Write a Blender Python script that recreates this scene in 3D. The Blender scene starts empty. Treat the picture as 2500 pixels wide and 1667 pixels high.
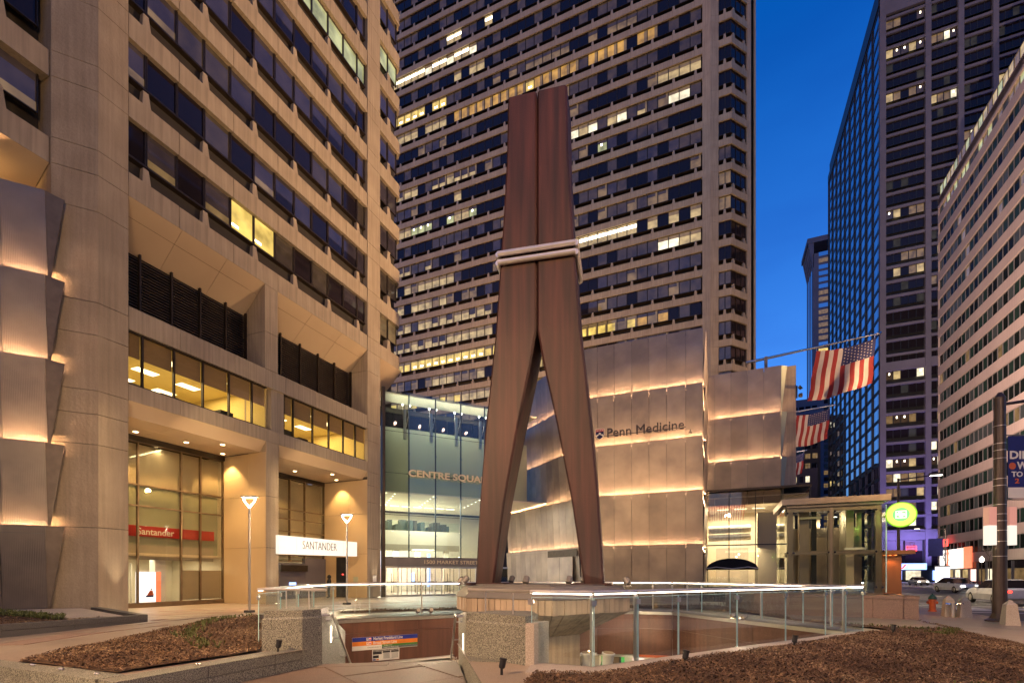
import bpy, bmesh, math, random
import numpy as np
from mathutils import Vector, Matrix
from mathutils.geometry import delaunay_2d_cdt

R = math.radians
rnd = random.Random(7)
scn = bpy.context.scene
COL = scn.collection

# ------------------------------------------------------------------ camera
VIEW = math.atan(501 / 1181)            # the street grid runs along +Y; the camera looks 23 degrees to the left of it
cam_d = bpy.data.cameras.new("camera")
cam = bpy.data.objects.new("camera", cam_d)
COL.objects.link(cam)
cam.location = (0, 0, 1.7)
cam.rotation_euler = (R(90), 0, VIEW)
cam_d.sensor_width = 36
cam_d.lens = 17.0
cam_d.shift_y = 0.2282
cam_d.clip_start = 0.1
cam_d.clip_end = 3000
scn.camera = cam

# ------------------------------------------------------------------ sky, exposure
world = bpy.data.worlds.new("World")
scn.world = world
world.use_nodes = True
wn = world.node_tree
wn.nodes.clear()
sky = wn.nodes.new("ShaderNodeTexSky")
sky.sky_type = 'NISHITA'
sky.sun_disc = False
sky.sun_elevation = R(3.0)
sky.sun_rotation = R(200)
sky.altitude = 50
sky.air_density = 1.0
sky.dust_density = 0.3
sky.ozone_density = 4.0
tint = wn.nodes.new("ShaderNodeMixRGB")
tint.blend_type = 'MULTIPLY'
tint.inputs[0].default_value = 1
tint.inputs[2].default_value = (0.27, 0.84, 1.25, 1)
bgn = wn.nodes.new("ShaderNodeBackground")
bgn.inputs[1].default_value = 0.15
won = wn.nodes.new("ShaderNodeOutputWorld")
# thin cloud streaks over the tinted dusk sky
tcw = wn.nodes.new("ShaderNodeTexCoord")
mpw = wn.nodes.new("ShaderNodeMapping")
mpw.inputs['Scale'].default_value = (1.6, 1.6, 6.0)
nzw = wn.nodes.new("ShaderNodeTexNoise")
nzw.inputs['Scale'].default_value = 2.2
nzw.inputs['Detail'].default_value = 6
rpw = wn.nodes.new("ShaderNodeValToRGB")
rpw.color_ramp.elements[0].position = 0.45
rpw.color_ramp.elements[0].color = (1, 1, 1, 1)
rpw.color_ramp.elements[1].position = 0.75
rpw.color_ramp.elements[1].color = (0.86, 0.86, 0.92, 1)
mxw = wn.nodes.new("ShaderNodeMixRGB")
mxw.blend_type = 'MULTIPLY'
mxw.inputs[0].default_value = 1
wn.links.new(tcw.outputs['Generated'], mpw.inputs[0])
wn.links.new(mpw.outputs[0], nzw.inputs[0])
wn.links.new(nzw.outputs[0], rpw.inputs[0])
sepw = wn.nodes.new("ShaderNodeSeparateXYZ")
rpz = wn.nodes.new("ShaderNodeValToRGB")      # warmer, paler towards the horizon as at dusk
rpz.color_ramp.elements[0].position = 0.02; rpz.color_ramp.elements[0].color = (0.85, 0.98, 1.0, 1)
rpz.color_ramp.elements[1].position = 0.72; rpz.color_ramp.elements[1].color = (0.03, 0.66, 1.0, 1)
mx2 = wn.nodes.new("ShaderNodeMixRGB"); mx2.blend_type = 'MULTIPLY'; mx2.inputs[0].default_value = 1; mx2.inputs[2].default_value = (1.45, 1.06, 1.3, 1)
wn.links.new(tcw.outputs['Generated'], sepw.inputs[0]); wn.links.new(sepw.outputs[2], rpz.inputs[0]); wn.links.new(rpz.outputs[0], mx2.inputs[1]); wn.links.new(mx2.outputs[0], tint.inputs[2])
wn.links.new(sky.outputs[0], tint.inputs[1])
wn.links.new(tint.outputs[0], mxw.inputs[1])
wn.links.new(rpw.outputs[0], mxw.inputs[2])
wn.links.new(mxw.outputs[0], bgn.inputs[0])
wn.links.new(bgn.outputs[0], won.inputs[0])

scn.view_settings.view_transform = 'Standard'
scn.view_settings.look = 'None'
scn.view_settings.exposure = 1.4
scn.view_settings.gamma = 1
scn.view_settings.use_curve_mapping = False
scn.render.engine = 'CYCLES'
cy = scn.cycles
cy.use_denoising = True
cy.max_bounces = 7
cy.diffuse_bounces = 3
cy.glossy_bounces = 3
cy.transmission_bounces = 4
cy.transparent_max_bounces = 14
cy.caustics_reflective = False
cy.caustics_refractive = False
cy.sample_clamp_indirect = 4.0
cy.use_light_tree = True

# ------------------------------------------------------------------ materials
MATS = {}
def newmat(name):
    m = bpy.data.materials.new(name)
    m.use_nodes = True
    nt = m.node_tree
    b = nt.nodes['Principled BSDF']
    MATS[name] = m
    return m, nt, b

def surf(name, c1, c2=None, scale=1.5, rough=0.7, metal=0.0, bump=0.0, bscale=25, speck=None, sscale=120, spec=0.5, stretch=(1, 1, 1), detail=5, rvar=0.0, streak=0.0):
    m, nt, b = newmat(name)
    N, Lk = nt.nodes, nt.links
    c2 = c2 or tuple(x * 0.8 for x in c1)
    tc = N.new("ShaderNodeTexCoord")
    mp = N.new("ShaderNodeMapping"); mp.inputs['Scale'].default_value = stretch
    Lk.new(tc.outputs['Object'], mp.inputs[0])
    nz = N.new("ShaderNodeTexNoise"); nz.inputs['Scale'].default_value = scale; nz.inputs['Detail'].default_value = detail
    Lk.new(mp.outputs[0], nz.inputs[0])
    rp = N.new("ShaderNodeValToRGB")
    rp.color_ramp.elements[0].position = 0.35; rp.color_ramp.elements[1].position = 0.68
    rp.color_ramp.elements[0].color = (*c2, 1); rp.color_ramp.elements[1].color = (*c1, 1)
    Lk.new(nz.outputs[0], rp.inputs[0])
    last = rp.outputs[0]
    if speck:
        ns = N.new("ShaderNodeTexNoise"); ns.inputs['Scale'].default_value = sscale; ns.inputs['Detail'].default_value = 2
        Lk.new(tc.outputs['Object'], ns.inputs[0])
        r2 = N.new("ShaderNodeValToRGB")
        r2.color_ramp.interpolation = 'LINEAR'
        r2.color_ramp.elements[0].position = 0.40; r2.color_ramp.elements[1].position = 0.62
        r2.color_ramp.elements[0].color = (*speck[0], 1); r2.color_ramp.elements[1].color = (*speck[1], 1)
        Lk.new(ns.outputs[0], r2.inputs[0])
        mx = N.new("ShaderNodeMixRGB"); mx.blend_type = 'MULTIPLY'; mx.inputs[0].default_value = 1
        Lk.new(last, mx.inputs[1]); Lk.new(r2.outputs[0], mx.inputs[2])
        last = mx.outputs[0]
    if streak:
        mp2 = N.new("ShaderNodeMapping"); mp2.inputs['Scale'].default_value = (3, 3, 0.12)
        Lk.new(tc.outputs['Object'], mp2.inputs[0])
        n3 = N.new("ShaderNodeTexNoise"); n3.inputs['Scale'].default_value = 2.5; n3.inputs['Detail'].default_value = 6
        Lk.new(mp2.outputs[0], n3.inputs[0])
        r3 = N.new("ShaderNodeValToRGB")
        r3.color_ramp.elements[0].position = 0.35; r3.color_ramp.elements[1].position = 0.6
        r3.color_ramp.elements[0].color = (1 - streak,) * 3 + (1,); r3.color_ramp.elements[1].color = (1, 1, 1, 1)
        Lk.new(n3.outputs[0], r3.inputs[0])
        mx = N.new("ShaderNodeMixRGB"); mx.blend_type = 'MULTIPLY'; mx.inputs[0].default_value = 1
        Lk.new(last, mx.inputs[1]); Lk.new(r3.outputs[0], mx.inputs[2])
        last = mx.outputs[0]
    Lk.new(last, b.inputs['Base Color'])
    b.inputs['Roughness'].default_value = rough
    b.inputs['Metallic'].default_value = metal
    b.inputs['Specular IOR Level'].default_value = spec
    if rvar:
        mr = N.new("ShaderNodeMapRange")
        mr.inputs[1].default_value = 0.3; mr.inputs[2].default_value = 0.7
        mr.inputs[3].default_value = rough - rvar; mr.inputs[4].default_value = rough + rvar
        Lk.new(nz.outputs[0], mr.inputs[0]); Lk.new(mr.outputs[0], b.inputs['Roughness'])
    if bump:
        nb = N.new("ShaderNodeTexNoise"); nb.inputs['Scale'].default_value = bscale; nb.inputs['Detail'].default_value = 4
        Lk.new(tc.outputs['Object'], nb.inputs[0])
        bp = N.new("ShaderNodeBump"); bp.inputs['Strength'].default_value = bump; bp.inputs['Distance'].default_value = 0.02
        Lk.new(nb.outputs[0], bp.inputs['Height']); Lk.new(bp.outputs[0], b.inputs['Normal'])
    return m

def emit(name, col, s, base=None):
    s *= 0.5
    m, nt, b = newmat(name)
    b.inputs['Base Color'].default_value = (*(base or tuple(min(1, c) * .5 for c in col)), 1)
    b.inputs['Emission Color'].default_value = (*col, 1)
    b.inputs['Emission Strength'].default_value = s
    b.inputs['Roughness'].default_value = 0.5
    return m

def pane_mat(name, base, ecol=None, es=0.0, rough=0.04, nscale=0.9, spec=0.8, blotch=True):
    """glass with a room behind it: dark glossy base, soft uneven interior glow"""
    es *= 0.5
    m, nt, b = newmat(name)
    N, Lk = nt.nodes, nt.links
    b.inputs['Base Color'].default_value = (*base, 1)
    b.inputs['Roughness'].default_value = rough
    b.inputs['Specular IOR Level'].default_value = spec
    if ecol:
        tc = N.new("ShaderNodeTexCoord")
        nz = N.new("ShaderNodeTexNoise"); nz.inputs['Scale'].default_value = nscale; nz.inputs['Detail'].default_value = 3
        oi = N.new("ShaderNodeObjectInfo")
        ad = N.new("ShaderNodeVectorMath"); ad.operation = 'ADD'
        ml = N.new("ShaderNodeVectorMath"); ml.operation = 'SCALE'; ml.inputs['Scale'].default_value = 0.37
        Lk.new(oi.outputs['Location'], ml.inputs[0])
        Lk.new(tc.outputs['Object'], ad.inputs[0]); Lk.new(ml.outputs[0], ad.inputs[1])
        Lk.new(ad.outputs[0], nz.inputs[0])
        mr = N.new("ShaderNodeMapRange")
        mr.inputs[1].default_value = 0.3; mr.inputs[2].default_value = 0.7
        mr.inputs[3].default_value = es * 0.45; mr.inputs[4].default_value = es * 1.35
        Lk.new(nz.outputs[0], mr.inputs[0])
        Lk.new(mr.outputs[0], b.inputs['Emission Strength'])
        b.inputs['Emission Color'].default_value = (*ecol, 1)
    return m

def glass_mat(name, tintc=(0.93, 0.97, 0.95), refl=1.0, rough=0.0):
    m = bpy.data.materials.new(name); m.use_nodes = True; MATS[name] = m
    nt = m.node_tree; N, Lk = nt.nodes, nt.links; N.clear()
    out = N.new("ShaderNodeOutputMaterial")
    tr = N.new("ShaderNodeBsdfTransparent"); tr.inputs[0].default_value = (*tintc, 1)
    gl = N.new("ShaderNodeBsdfGlossy"); gl.inputs['Roughness'].default_value = rough
    gl.inputs['Color'].default_value = (0.95, 1, 0.97, 1)
    ge = N.new("ShaderNodeNewGeometry")
    dt = N.new("ShaderNodeVectorMath"); dt.operation = 'DOT_PRODUCT'
    Lk.new(ge.outputs['Normal'], dt.inputs[0]); Lk.new(ge.outputs['Incoming'], dt.inputs[1])
    ab = N.new("ShaderNodeMath"); ab.operation = 'ABSOLUTE'; Lk.new(dt.outputs['Value'], ab.inputs[0])
    on = N.new("ShaderNodeMath"); on.operation = 'SUBTRACT'; on.inputs[0].default_value = 1.0; on.use_clamp = True; Lk.new(ab.outputs[0], on.inputs[1])
    pw_ = N.new("ShaderNodeMath"); pw_.operation = 'POWER'; pw_.inputs[1].default_value = 5.0; Lk.new(on.outputs[0], pw_.inputs[0])
    mu = N.new("ShaderNodeMath"); mu.operation = 'MULTIPLY_ADD'; mu.use_clamp = True
    mu.inputs[1].default_value = 0.5 * refl; mu.inputs[2].default_value = 0.035 * refl
    mx = N.new("ShaderNodeMixShader")
    Lk.new(pw_.outputs[0], mu.inputs[0]); Lk.new(mu.outputs[0], mx.inputs[0])
    Lk.new(tr.outputs[0], mx.inputs[1]); Lk.new(gl.outputs[0], mx.inputs[2]); Lk.new(mx.outputs[0], out.inputs[0])
    return m

surf('precast', (0.46, 0.375, 0.265), (0.38, 0.305, 0.215), 0.5, 0.85, bump=0.25, bscale=14, speck=((.86, .86, .86), (1, 1, 1)), sscale=60, streak=0.22)
surf('precast_rough', (0.48, 0.385, 0.265), (0.40, 0.315, 0.215), 0.8, 0.9, bump=0.9, bscale=9, speck=((.75, .75, .75), (1, 1, 1)), sscale=45, streak=0.15)
surf('recess_panel', (0.50, 0.37, 0.22), (0.44, 0.32, 0.19), 0.35, 0.6, bump=0.1, bscale=8)
surf('soffit_panel', (0.50, 0.38, 0.26), (0.46, 0.35, 0.24), 0.4, 0.8, bump=0.08)
surf('bronze', (0.06, 0.043, 0.03), (0.04, 0.03, 0.022), 3, 0.42, metal=0.6)
surf('bronze_light', (0.22, 0.15, 0.09), (0.17, 0.12, 0.07), 3, 0.4, metal=0.7)
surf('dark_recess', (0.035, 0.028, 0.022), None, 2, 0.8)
surf('louvre_metal', (0.17, 0.13, 0.10), (0.13, 0.10, 0.08), 3, 0.5, metal=0.5)
surf('dark_granite', (0.10, 0.095, 0.09), (0.085, 0.08, 0.078), 1.2, 0.6, bump=0.15, bscale=60, speck=((.55, .55, .55), (1.4, 1.4, 1.4)), sscale=110)
surf('grey_granite', (0.27, 0.275, 0.235), (0.225, 0.225, 0.195), 1.1, 0.65, bump=0.3, bscale=60, speck=((.28, .28, .27), (1.45, 1.42, 1.35)), sscale=75)
surf('pale_granite', (0.46, 0.40, 0.34), (0.40, 0.35, 0.30), 1.5, 0.6, bump=0.15, bscale=60, speck=((.72, .72, .72), (1.15, 1.15, 1.15)), sscale=80)
surf('pink_granite', (0.25, 0.175, 0.145), (0.21, 0.15, 0.125), 1.2, 0.6, bump=0.15, bscale=60, speck=((.6, .6, .6), (1.3, 1.3, 1.3)), sscale=70)
surf('red_stone', (0.15, 0.062, 0.038), (0.12, 0.048, 0.030), 0.9, 0.5, bump=0.12, bscale=40, speck=((.85, .85, .85), (1.1, 1.1, 1.1)), sscale=60, streak=0.25)
surf('board_concrete', (0.40, 0.30, 0.215), (0.31, 0.235, 0.17), 1.4, 0.85, bump=0.5, bscale=12, streak=0.3)
surf('cap_metal', (0.19, 0.175, 0.165), (0.15, 0.14, 0.135), 1.5, 0.5, metal=0.3, bump=0.1)
surf('corten', (0.060, 0.0185, 0.0175), (0.026, 0.0095, 0.0100), 2.2, 0.55, metal=0.15, bump=0.2, bscale=30, stretch=(2.2, 2.2, 0.16), detail=8, streak=0.35)
surf('steel', (0.72, 0.68, 0.62), (0.64, 0.60, 0.55), 3, 0.3, metal=0.75, bump=0.05, bscale=40, stretch=(1, 1, .1))
surf('steel_satin', (0.58, 0.56, 0.52), (0.50, 0.48, 0.45), 2.5, 0.34, metal=1.0, bump=0.1, bscale=6)
surf('steel_warm', (0.42, 0.35, 0.27), (0.34, 0.28, 0.22), 2.5, 0.28, metal=1.0, bump=0.1, bscale=6, stretch=(1, 1, .2))
surf('chrome', (0.8, 0.78, 0.75), None, 3, 0.1, metal=1.0)
surf('paving', (0.34, 0.27, 0.21), (0.27, 0.215, 0.17), 0.9, 0.42, bump=0.12, bscale=40, speck=((.8, .8, .8), (1.12, 1.12, 1.12)), sscale=70, rvar=0.1)
surf('paving_pink', (0.32, 0.215, 0.165), (0.26, 0.175, 0.135), 0.9, 0.45, bump=0.12, bscale=40, speck=((.8, .8, .8), (1.12, 1.12, 1.12)), sscale=70, rvar=0.1)
surf('ramp_paving', (0.215, 0.158, 0.118), (0.145, 0.108, 0.083), 0.8, 0.66, bump=0.15, bscale=45, speck=((.7, .7, .7), (1.2, 1.2, 1.2)), sscale=90, rvar=0.12)
surf('sidewalk', (0.42, 0.37, 0.32), (0.35, 0.31, 0.27), 0.8, 0.4, bump=0.1, bscale=40, rvar=0.12)
surf('asphalt', (0.060, 0.056, 0.054), (0.042, 0.040, 0.040), 0.35, 0.5, bump=0.3, bscale=70, rvar=0.12)
surf('road_paint', (0.6, 0.58, 0.52), (0.45, 0.43, 0.4), 3, 0.6)
surf('soil', (0.11, 0.058, 0.030), (0.07, 0.037, 0.02), 2, 0.95, bump=0.8, bscale=30)
for i, c in enumerate([(0.165, 0.092, 0.046), (0.27, 0.165, 0.085), (0.085, 0.046, 0.026), (0.44, 0.31, 0.18)]):
    surf('chip_%d' % i, c, None, 4, 0.85)
surf('leaf', (0.10, 0.12, 0.03), (0.07, 0.08, 0.02), 5, 0.7)
surf('dry_twig', (0.16, 0.10, 0.07), None, 5, 0.8)
surf('black_paint', (0.018, 0.018, 0.02), None, 3, 0.45)
surf('dark_pole', (0.085, 0.062, 0.052), (0.06, 0.045, 0.04), 3, 0.35, metal=0.4)
surf('orange_paint', (0.62, 0.13, 0.03), (0.5, 0.10, 0.025), 6, 0.45)
surf('green_paint', (0.02, 0.08, 0.05), None, 6, 0.45)
surf('white_paint', (0.78, 0.76, 0.72), (0.7, 0.68, 0.64), 2, 0.5)
surf('cream_wall', (0.74, 0.68, 0.55), (0.70, 0.64, 0.52), 0.6, 0.7)
surf('olive_wall', (0.36, 0.385, 0.28), (0.33, 0.35, 0.26), 0.4, 0.55)
surf('yellow_room', (0.72, 0.56, 0.22), (0.68, 0.52, 0.2), 0.6, 0.8)
surf('blind', (0.42, 0.30, 0.17), (0.38, 0.27, 0.15), 2, 0.9, stretch=(1, 1, 6))
surf('grey_room', (0.45, 0.42, 0.36), None, 0.6, 0.8)
surf('desk_dark', (0.03, 0.035, 0.03), None, 2, 0.6)
surf('red_print', (0.45, 0.02, 0.015), None, 2, 0.5)
surf('flag_red', (0.22, 0.015, 0.018), (0.18, 0.012, 0.014), 2, 0.85)
surf('flag_white', (0.42, 0.37, 0.35), (0.36, 0.32, 0.30), 2, 0.85)
surf('flag_blue', (0.012, 0.015, 0.085), None, 2, 0.85)
surf('black_cloth', (0.012, 0.012, 0.014), None, 6, 0.95)
surf('skin', (0.45, 0.28, 0.2), None, 6, 0.6)
surf('beam_grey', (0.12, 0.105, 0.11), (0.10, 0.09, 0.095), 0.4, 0.7)
surf('stone_violet', (0.15, 0.13, 0.145), (0.125, 0.11, 0.12), 0.4, 0.75)
surf('pinkish_precast', (0.40, 0.30, 0.265), (0.35, 0.26, 0.235), 0.2, 0.8, streak=0.12)
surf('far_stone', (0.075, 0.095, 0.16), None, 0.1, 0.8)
surf('brown_block', (0.13, 0.10, 0.075), (0.10, 0.08, 0.06), 0.3, 0.8)
surf('blue_print', (0.015, 0.02, 0.16), None, 3, 0.6)
surf('tire', (0.02, 0.02, 0.02), None, 6, 0.8)
surf('car_white', (0.6, 0.6, 0.6), None, 2, 0.25, spec=0.8)
surf('car_black', (0.03, 0.03, 0.035), None, 2, 0.2, spec=0.8)
surf('car_red', (0.3, 0.02, 0.02), None, 2, 0.25, spec=0.8)
surf('orange_lit_steel', (0.55, 0.26, 0.13), (0.48, 0.22, 0.11), 2, 0.3, metal=0.9, stretch=(1, 1, .2))  # stainless steel; the orange light it reflects is put into the colour
surf('lit_bronze_letter', (0.88, 0.72, 0.46), None, 5, 0.5, metal=0.1)  # base colour brightened to carry the light on the letters
surf('black_letter', (0.03, 0.025, 0.03), None, 5, 0.5)
surf('red_slat', (0.45, 0.10, 0.06), None, 5, 0.6)
surf('duct', (0.7, 0.68, 0.62), (0.5, 0.48, 0.44), 4, 0.3, metal=0.9, bump=0.6, bscale=7)
surf('frosted', (0.46, 0.40, 0.30), (0.38, 0.33, 0.25), 0.8, 0.5)

# perforated, ribbed stainless cladding
def ribbed(name, base, rough):
    m, nt, b = newmat(name)
    N, Lk = nt.nodes, nt.links
    tc = N.new("ShaderNodeTexCoord")
    wv = N.new("ShaderNodeTexWave"); wv.wave_type = 'BANDS'; wv.bands_direction = 'X'
    wv.inputs['Scale'].default_value = 6.0; wv.inputs['Distortion'].default_value = 0.0
    Lk.new(tc.outputs['Object'], wv.inputs[0])
    # soft dents: the sheet is never quite flat
    n1 = N.new("ShaderNodeTexNoise"); n1.inputs['Scale'].default_value = 0.55; n1.inputs['Detail'].default_value = 3
    oi = N.new("ShaderNodeObjectInfo"); ad = N.new("ShaderNodeVectorMath"); ad.operation = 'ADD'
    Lk.new(tc.outputs['Object'], ad.inputs[0]); Lk.new(oi.outputs['Location'], ad.inputs[1]); Lk.new(ad.outputs[0], n1.inputs[0])
    b1 = N.new("ShaderNodeBump"); b1.inputs['Strength'].default_value = 0.22; b1.inputs['Distance'].default_value = 0.2
    Lk.new(n1.outputs[0], b1.inputs['Height'])
    b2 = N.new("ShaderNodeBump"); b2.inputs['Strength'].default_value = 0.35; b2.inputs['Distance'].default_value = 0.01
    Lk.new(wv.outputs[0], b2.inputs['Height']); Lk.new(b1.outputs[0], b2.inputs['Normal'])
    Lk.new(b2.outputs[0], b.inputs['Normal'])
    rp = N.new("ShaderNodeValToRGB")
    rp.color_ramp.elements[0].position = 0.35; rp.color_ramp.elements[1].position = 0.7
    rp.color_ramp.elements[0].color = (base[0] * .64, base[1] * .64, base[2] * .70, 1); rp.color_ramp.elements[1].color = (*base, 1)
    Lk.new(n1.outputs[0], rp.inputs[0])
    vr = N.new("ShaderNodeMapRange"); vr.inputs[3].default_value = 0.86; vr.inputs[4].default_value = 1.08; Lk.new(oi.outputs['Random'], vr.inputs[0])
    vm = N.new("ShaderNodeVectorMath"); vm.operation = 'SCALE'; Lk.new(rp.outputs[0], vm.inputs[0]); Lk.new(vr.outputs[0], vm.inputs['Scale']); Lk.new(vm.outputs[0], b.inputs['Base Color'])
    b.inputs['Metallic'].default_value = 0.62
    b.inputs['Roughness'].default_value = rough
    return m
ribbed('perforated_steel', (0.35, 0.295, 0.245), 0.38)

# windows
pane_mat('pane_dark', (0.014, 0.011, 0.014), spec=0.45)
MATS['pane_dark'].node_tree.nodes['Principled BSDF'].inputs['Specular Tint'].default_value = (1.0, 0.62, 0.60, 1)
pane_mat('pane_dim', (0.02, 0.016, 0.014), (0.75, 0.42, 0.20), 0.05)
pane_mat('pane_dusk', (0.02, 0.016, 0.02), (0.6, 0.35, 0.28), 0.045)
pane_mat('pane_green', (0.02, 0.02, 0.014), (0.90, 0.88, 0.40), 0.42)
pane_mat('pane_yellow', (0.05, 0.04, 0.02), (1.0, 0.68, 0.16), 0.75)
pane_mat('pane_orange', (0.05, 0.04, 0.02), (1.0, 0.52, 0.10), 0.42)
pane_mat('pane_cream', (0.05, 0.04, 0.03), (1.0, 0.70, 0.30), 0.42)
pane_mat('pane_tan', (0.04, 0.03, 0.02), (1.0, 0.60, 0.24), 0.15)
pane_mat('pane_white', (0.05, 0.05, 0.04), (1.0, 0.86, 0.58), 1.0)
pane_mat('pane_grey', (0.03, 0.033, 0.035), (0.55, 0.5, 0.42), 0.03, rough=0.15, spec=0.03)
pane_mat('pane_mirror', (0.02, 0.02, 0.025), None, 0, rough=0.02, spec=1.0)
pane_mat('pane_teal', (0.012, 0.022, 0.018), (0.30, 0.42, 0.3), 0.012, rough=0.15, spec=0.02)
pane_mat('pane_black', (0.008, 0.010, 0.009), None, 0, rough=0.15, spec=0.02)
MATS['pane_mirror'].node_tree.nodes['Principled BSDF'].inputs['Metallic'].default_value = 0.95
MATS['pane_mirror'].node_tree.nodes['Principled BSDF'].inputs['Base Color'].default_value = (0.50, 0.52, 0.58, 1)
MATS['pane_mirror'].node_tree.nodes['Principled BSDF'].inputs['IOR'].default_value = 2.6
emit('tube_light', (1.0, 0.86, 0.62), 6.0)
emit('lamp_white', (1.0, 0.90, 0.74), 9.0)
emit('led_strip', (1.0, 0.84, 0.66), 14.0)
emit('trough_light', (1.0, 0.56, 0.28), 520.0)
emit('downlight', (1.0, 0.72, 0.38), 12.0)
emit('uplight', (1.0, 0.82, 0.58), 10.0)
emit('sign_white', (1.0, 0.90, 0.76), 0.72)
emit('screen_white', (0.95, 0.92, 1.0), 1.5)
emit('screen_blue', (0.25, 0.4, 1.0), 2.5)
emit('neon_red', (1.0, 0.05, 0.04), 4.0)
emit('neon_green', (0.1, 1.0, 0.2), 2.0)
emit('sign_yellowgreen', (0.66, 0.90, 0.16), 0.62)
emit('sign_green', (0.10, 0.62, 0.22), 0.55)
emit('sign_rim', (0.35, 0.75, 0.03), 0.55)
emit('sign_mark', (0.8, 1.0, 0.85), 0.8)
emit('orange_light', (1.0, 0.28, 0.06), 3.0)
emit('poster_red', (1.0, 0.22, 0.10), 1.0)
emit('poster_pink', (1.0, 0.65, 0.55), 1.3)
emit('poster_white', (1.0, 0.95, 0.9), 2.0)
emit('poster_green', (0.12, 0.6, 0.12), 0.5)
emit('headlamp', (1.0, 0.95, 0.85), 14.0)
emit('taillamp', (1.0, 0.05, 0.03), 3.0)
emit('office_light', (1.0, 0.88, 0.55), 5.0)
emit('hall_light', (1.0, 0.90, 0.72), 14.0)
emit('traffic_amber', (1.0, 0.45, 0.05), 3.0)
emit('glow_pink', (1.0, 0.48, 0.38), 0.30)
emit('violet_light', (0.35, 0.25, 1.0), 6.0)
glass_mat('rail_glass', (0.93, 0.97, 0.96), 1.5)
glass_mat('shop_glass', (0.88, 0.86, 0.80), 0.9)
glass_mat('atrium_glass', (0.90, 0.96, 0.91), 2.0)
glass_mat('green_glass', (0.93, 0.96, 0.92), 1.3)
surf('glass_edge', (0.52, 0.80, 0.86), None, 3, 0.2, spec=0.8)
MATS['glass_edge'].node_tree.nodes['Principled BSDF'].inputs['Transmission Weight'].default_value = 0.0

# ------------------------------------------------------------------ mesh helpers
class Frame:
    """a vertical plane: X along the facade to the viewer's right, Y into the building, Z up"""
    def __init__(s, o, u):
        s.o = Vector((o[0], o[1], o[2] if len(o) > 2 else 0)); u = Vector((u[0], u[1], 0)).normalized()
        s.u = u; s.v = Vector((-u.y, u.x, 0)); s.ang = math.atan2(u.y, u.x)
    def p(s, u, v=0, z=0):
        return s.o + s.u * u + s.v * v + Vector((0, 0, z))
WF = Frame((0, 0), (1, 0))

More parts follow.
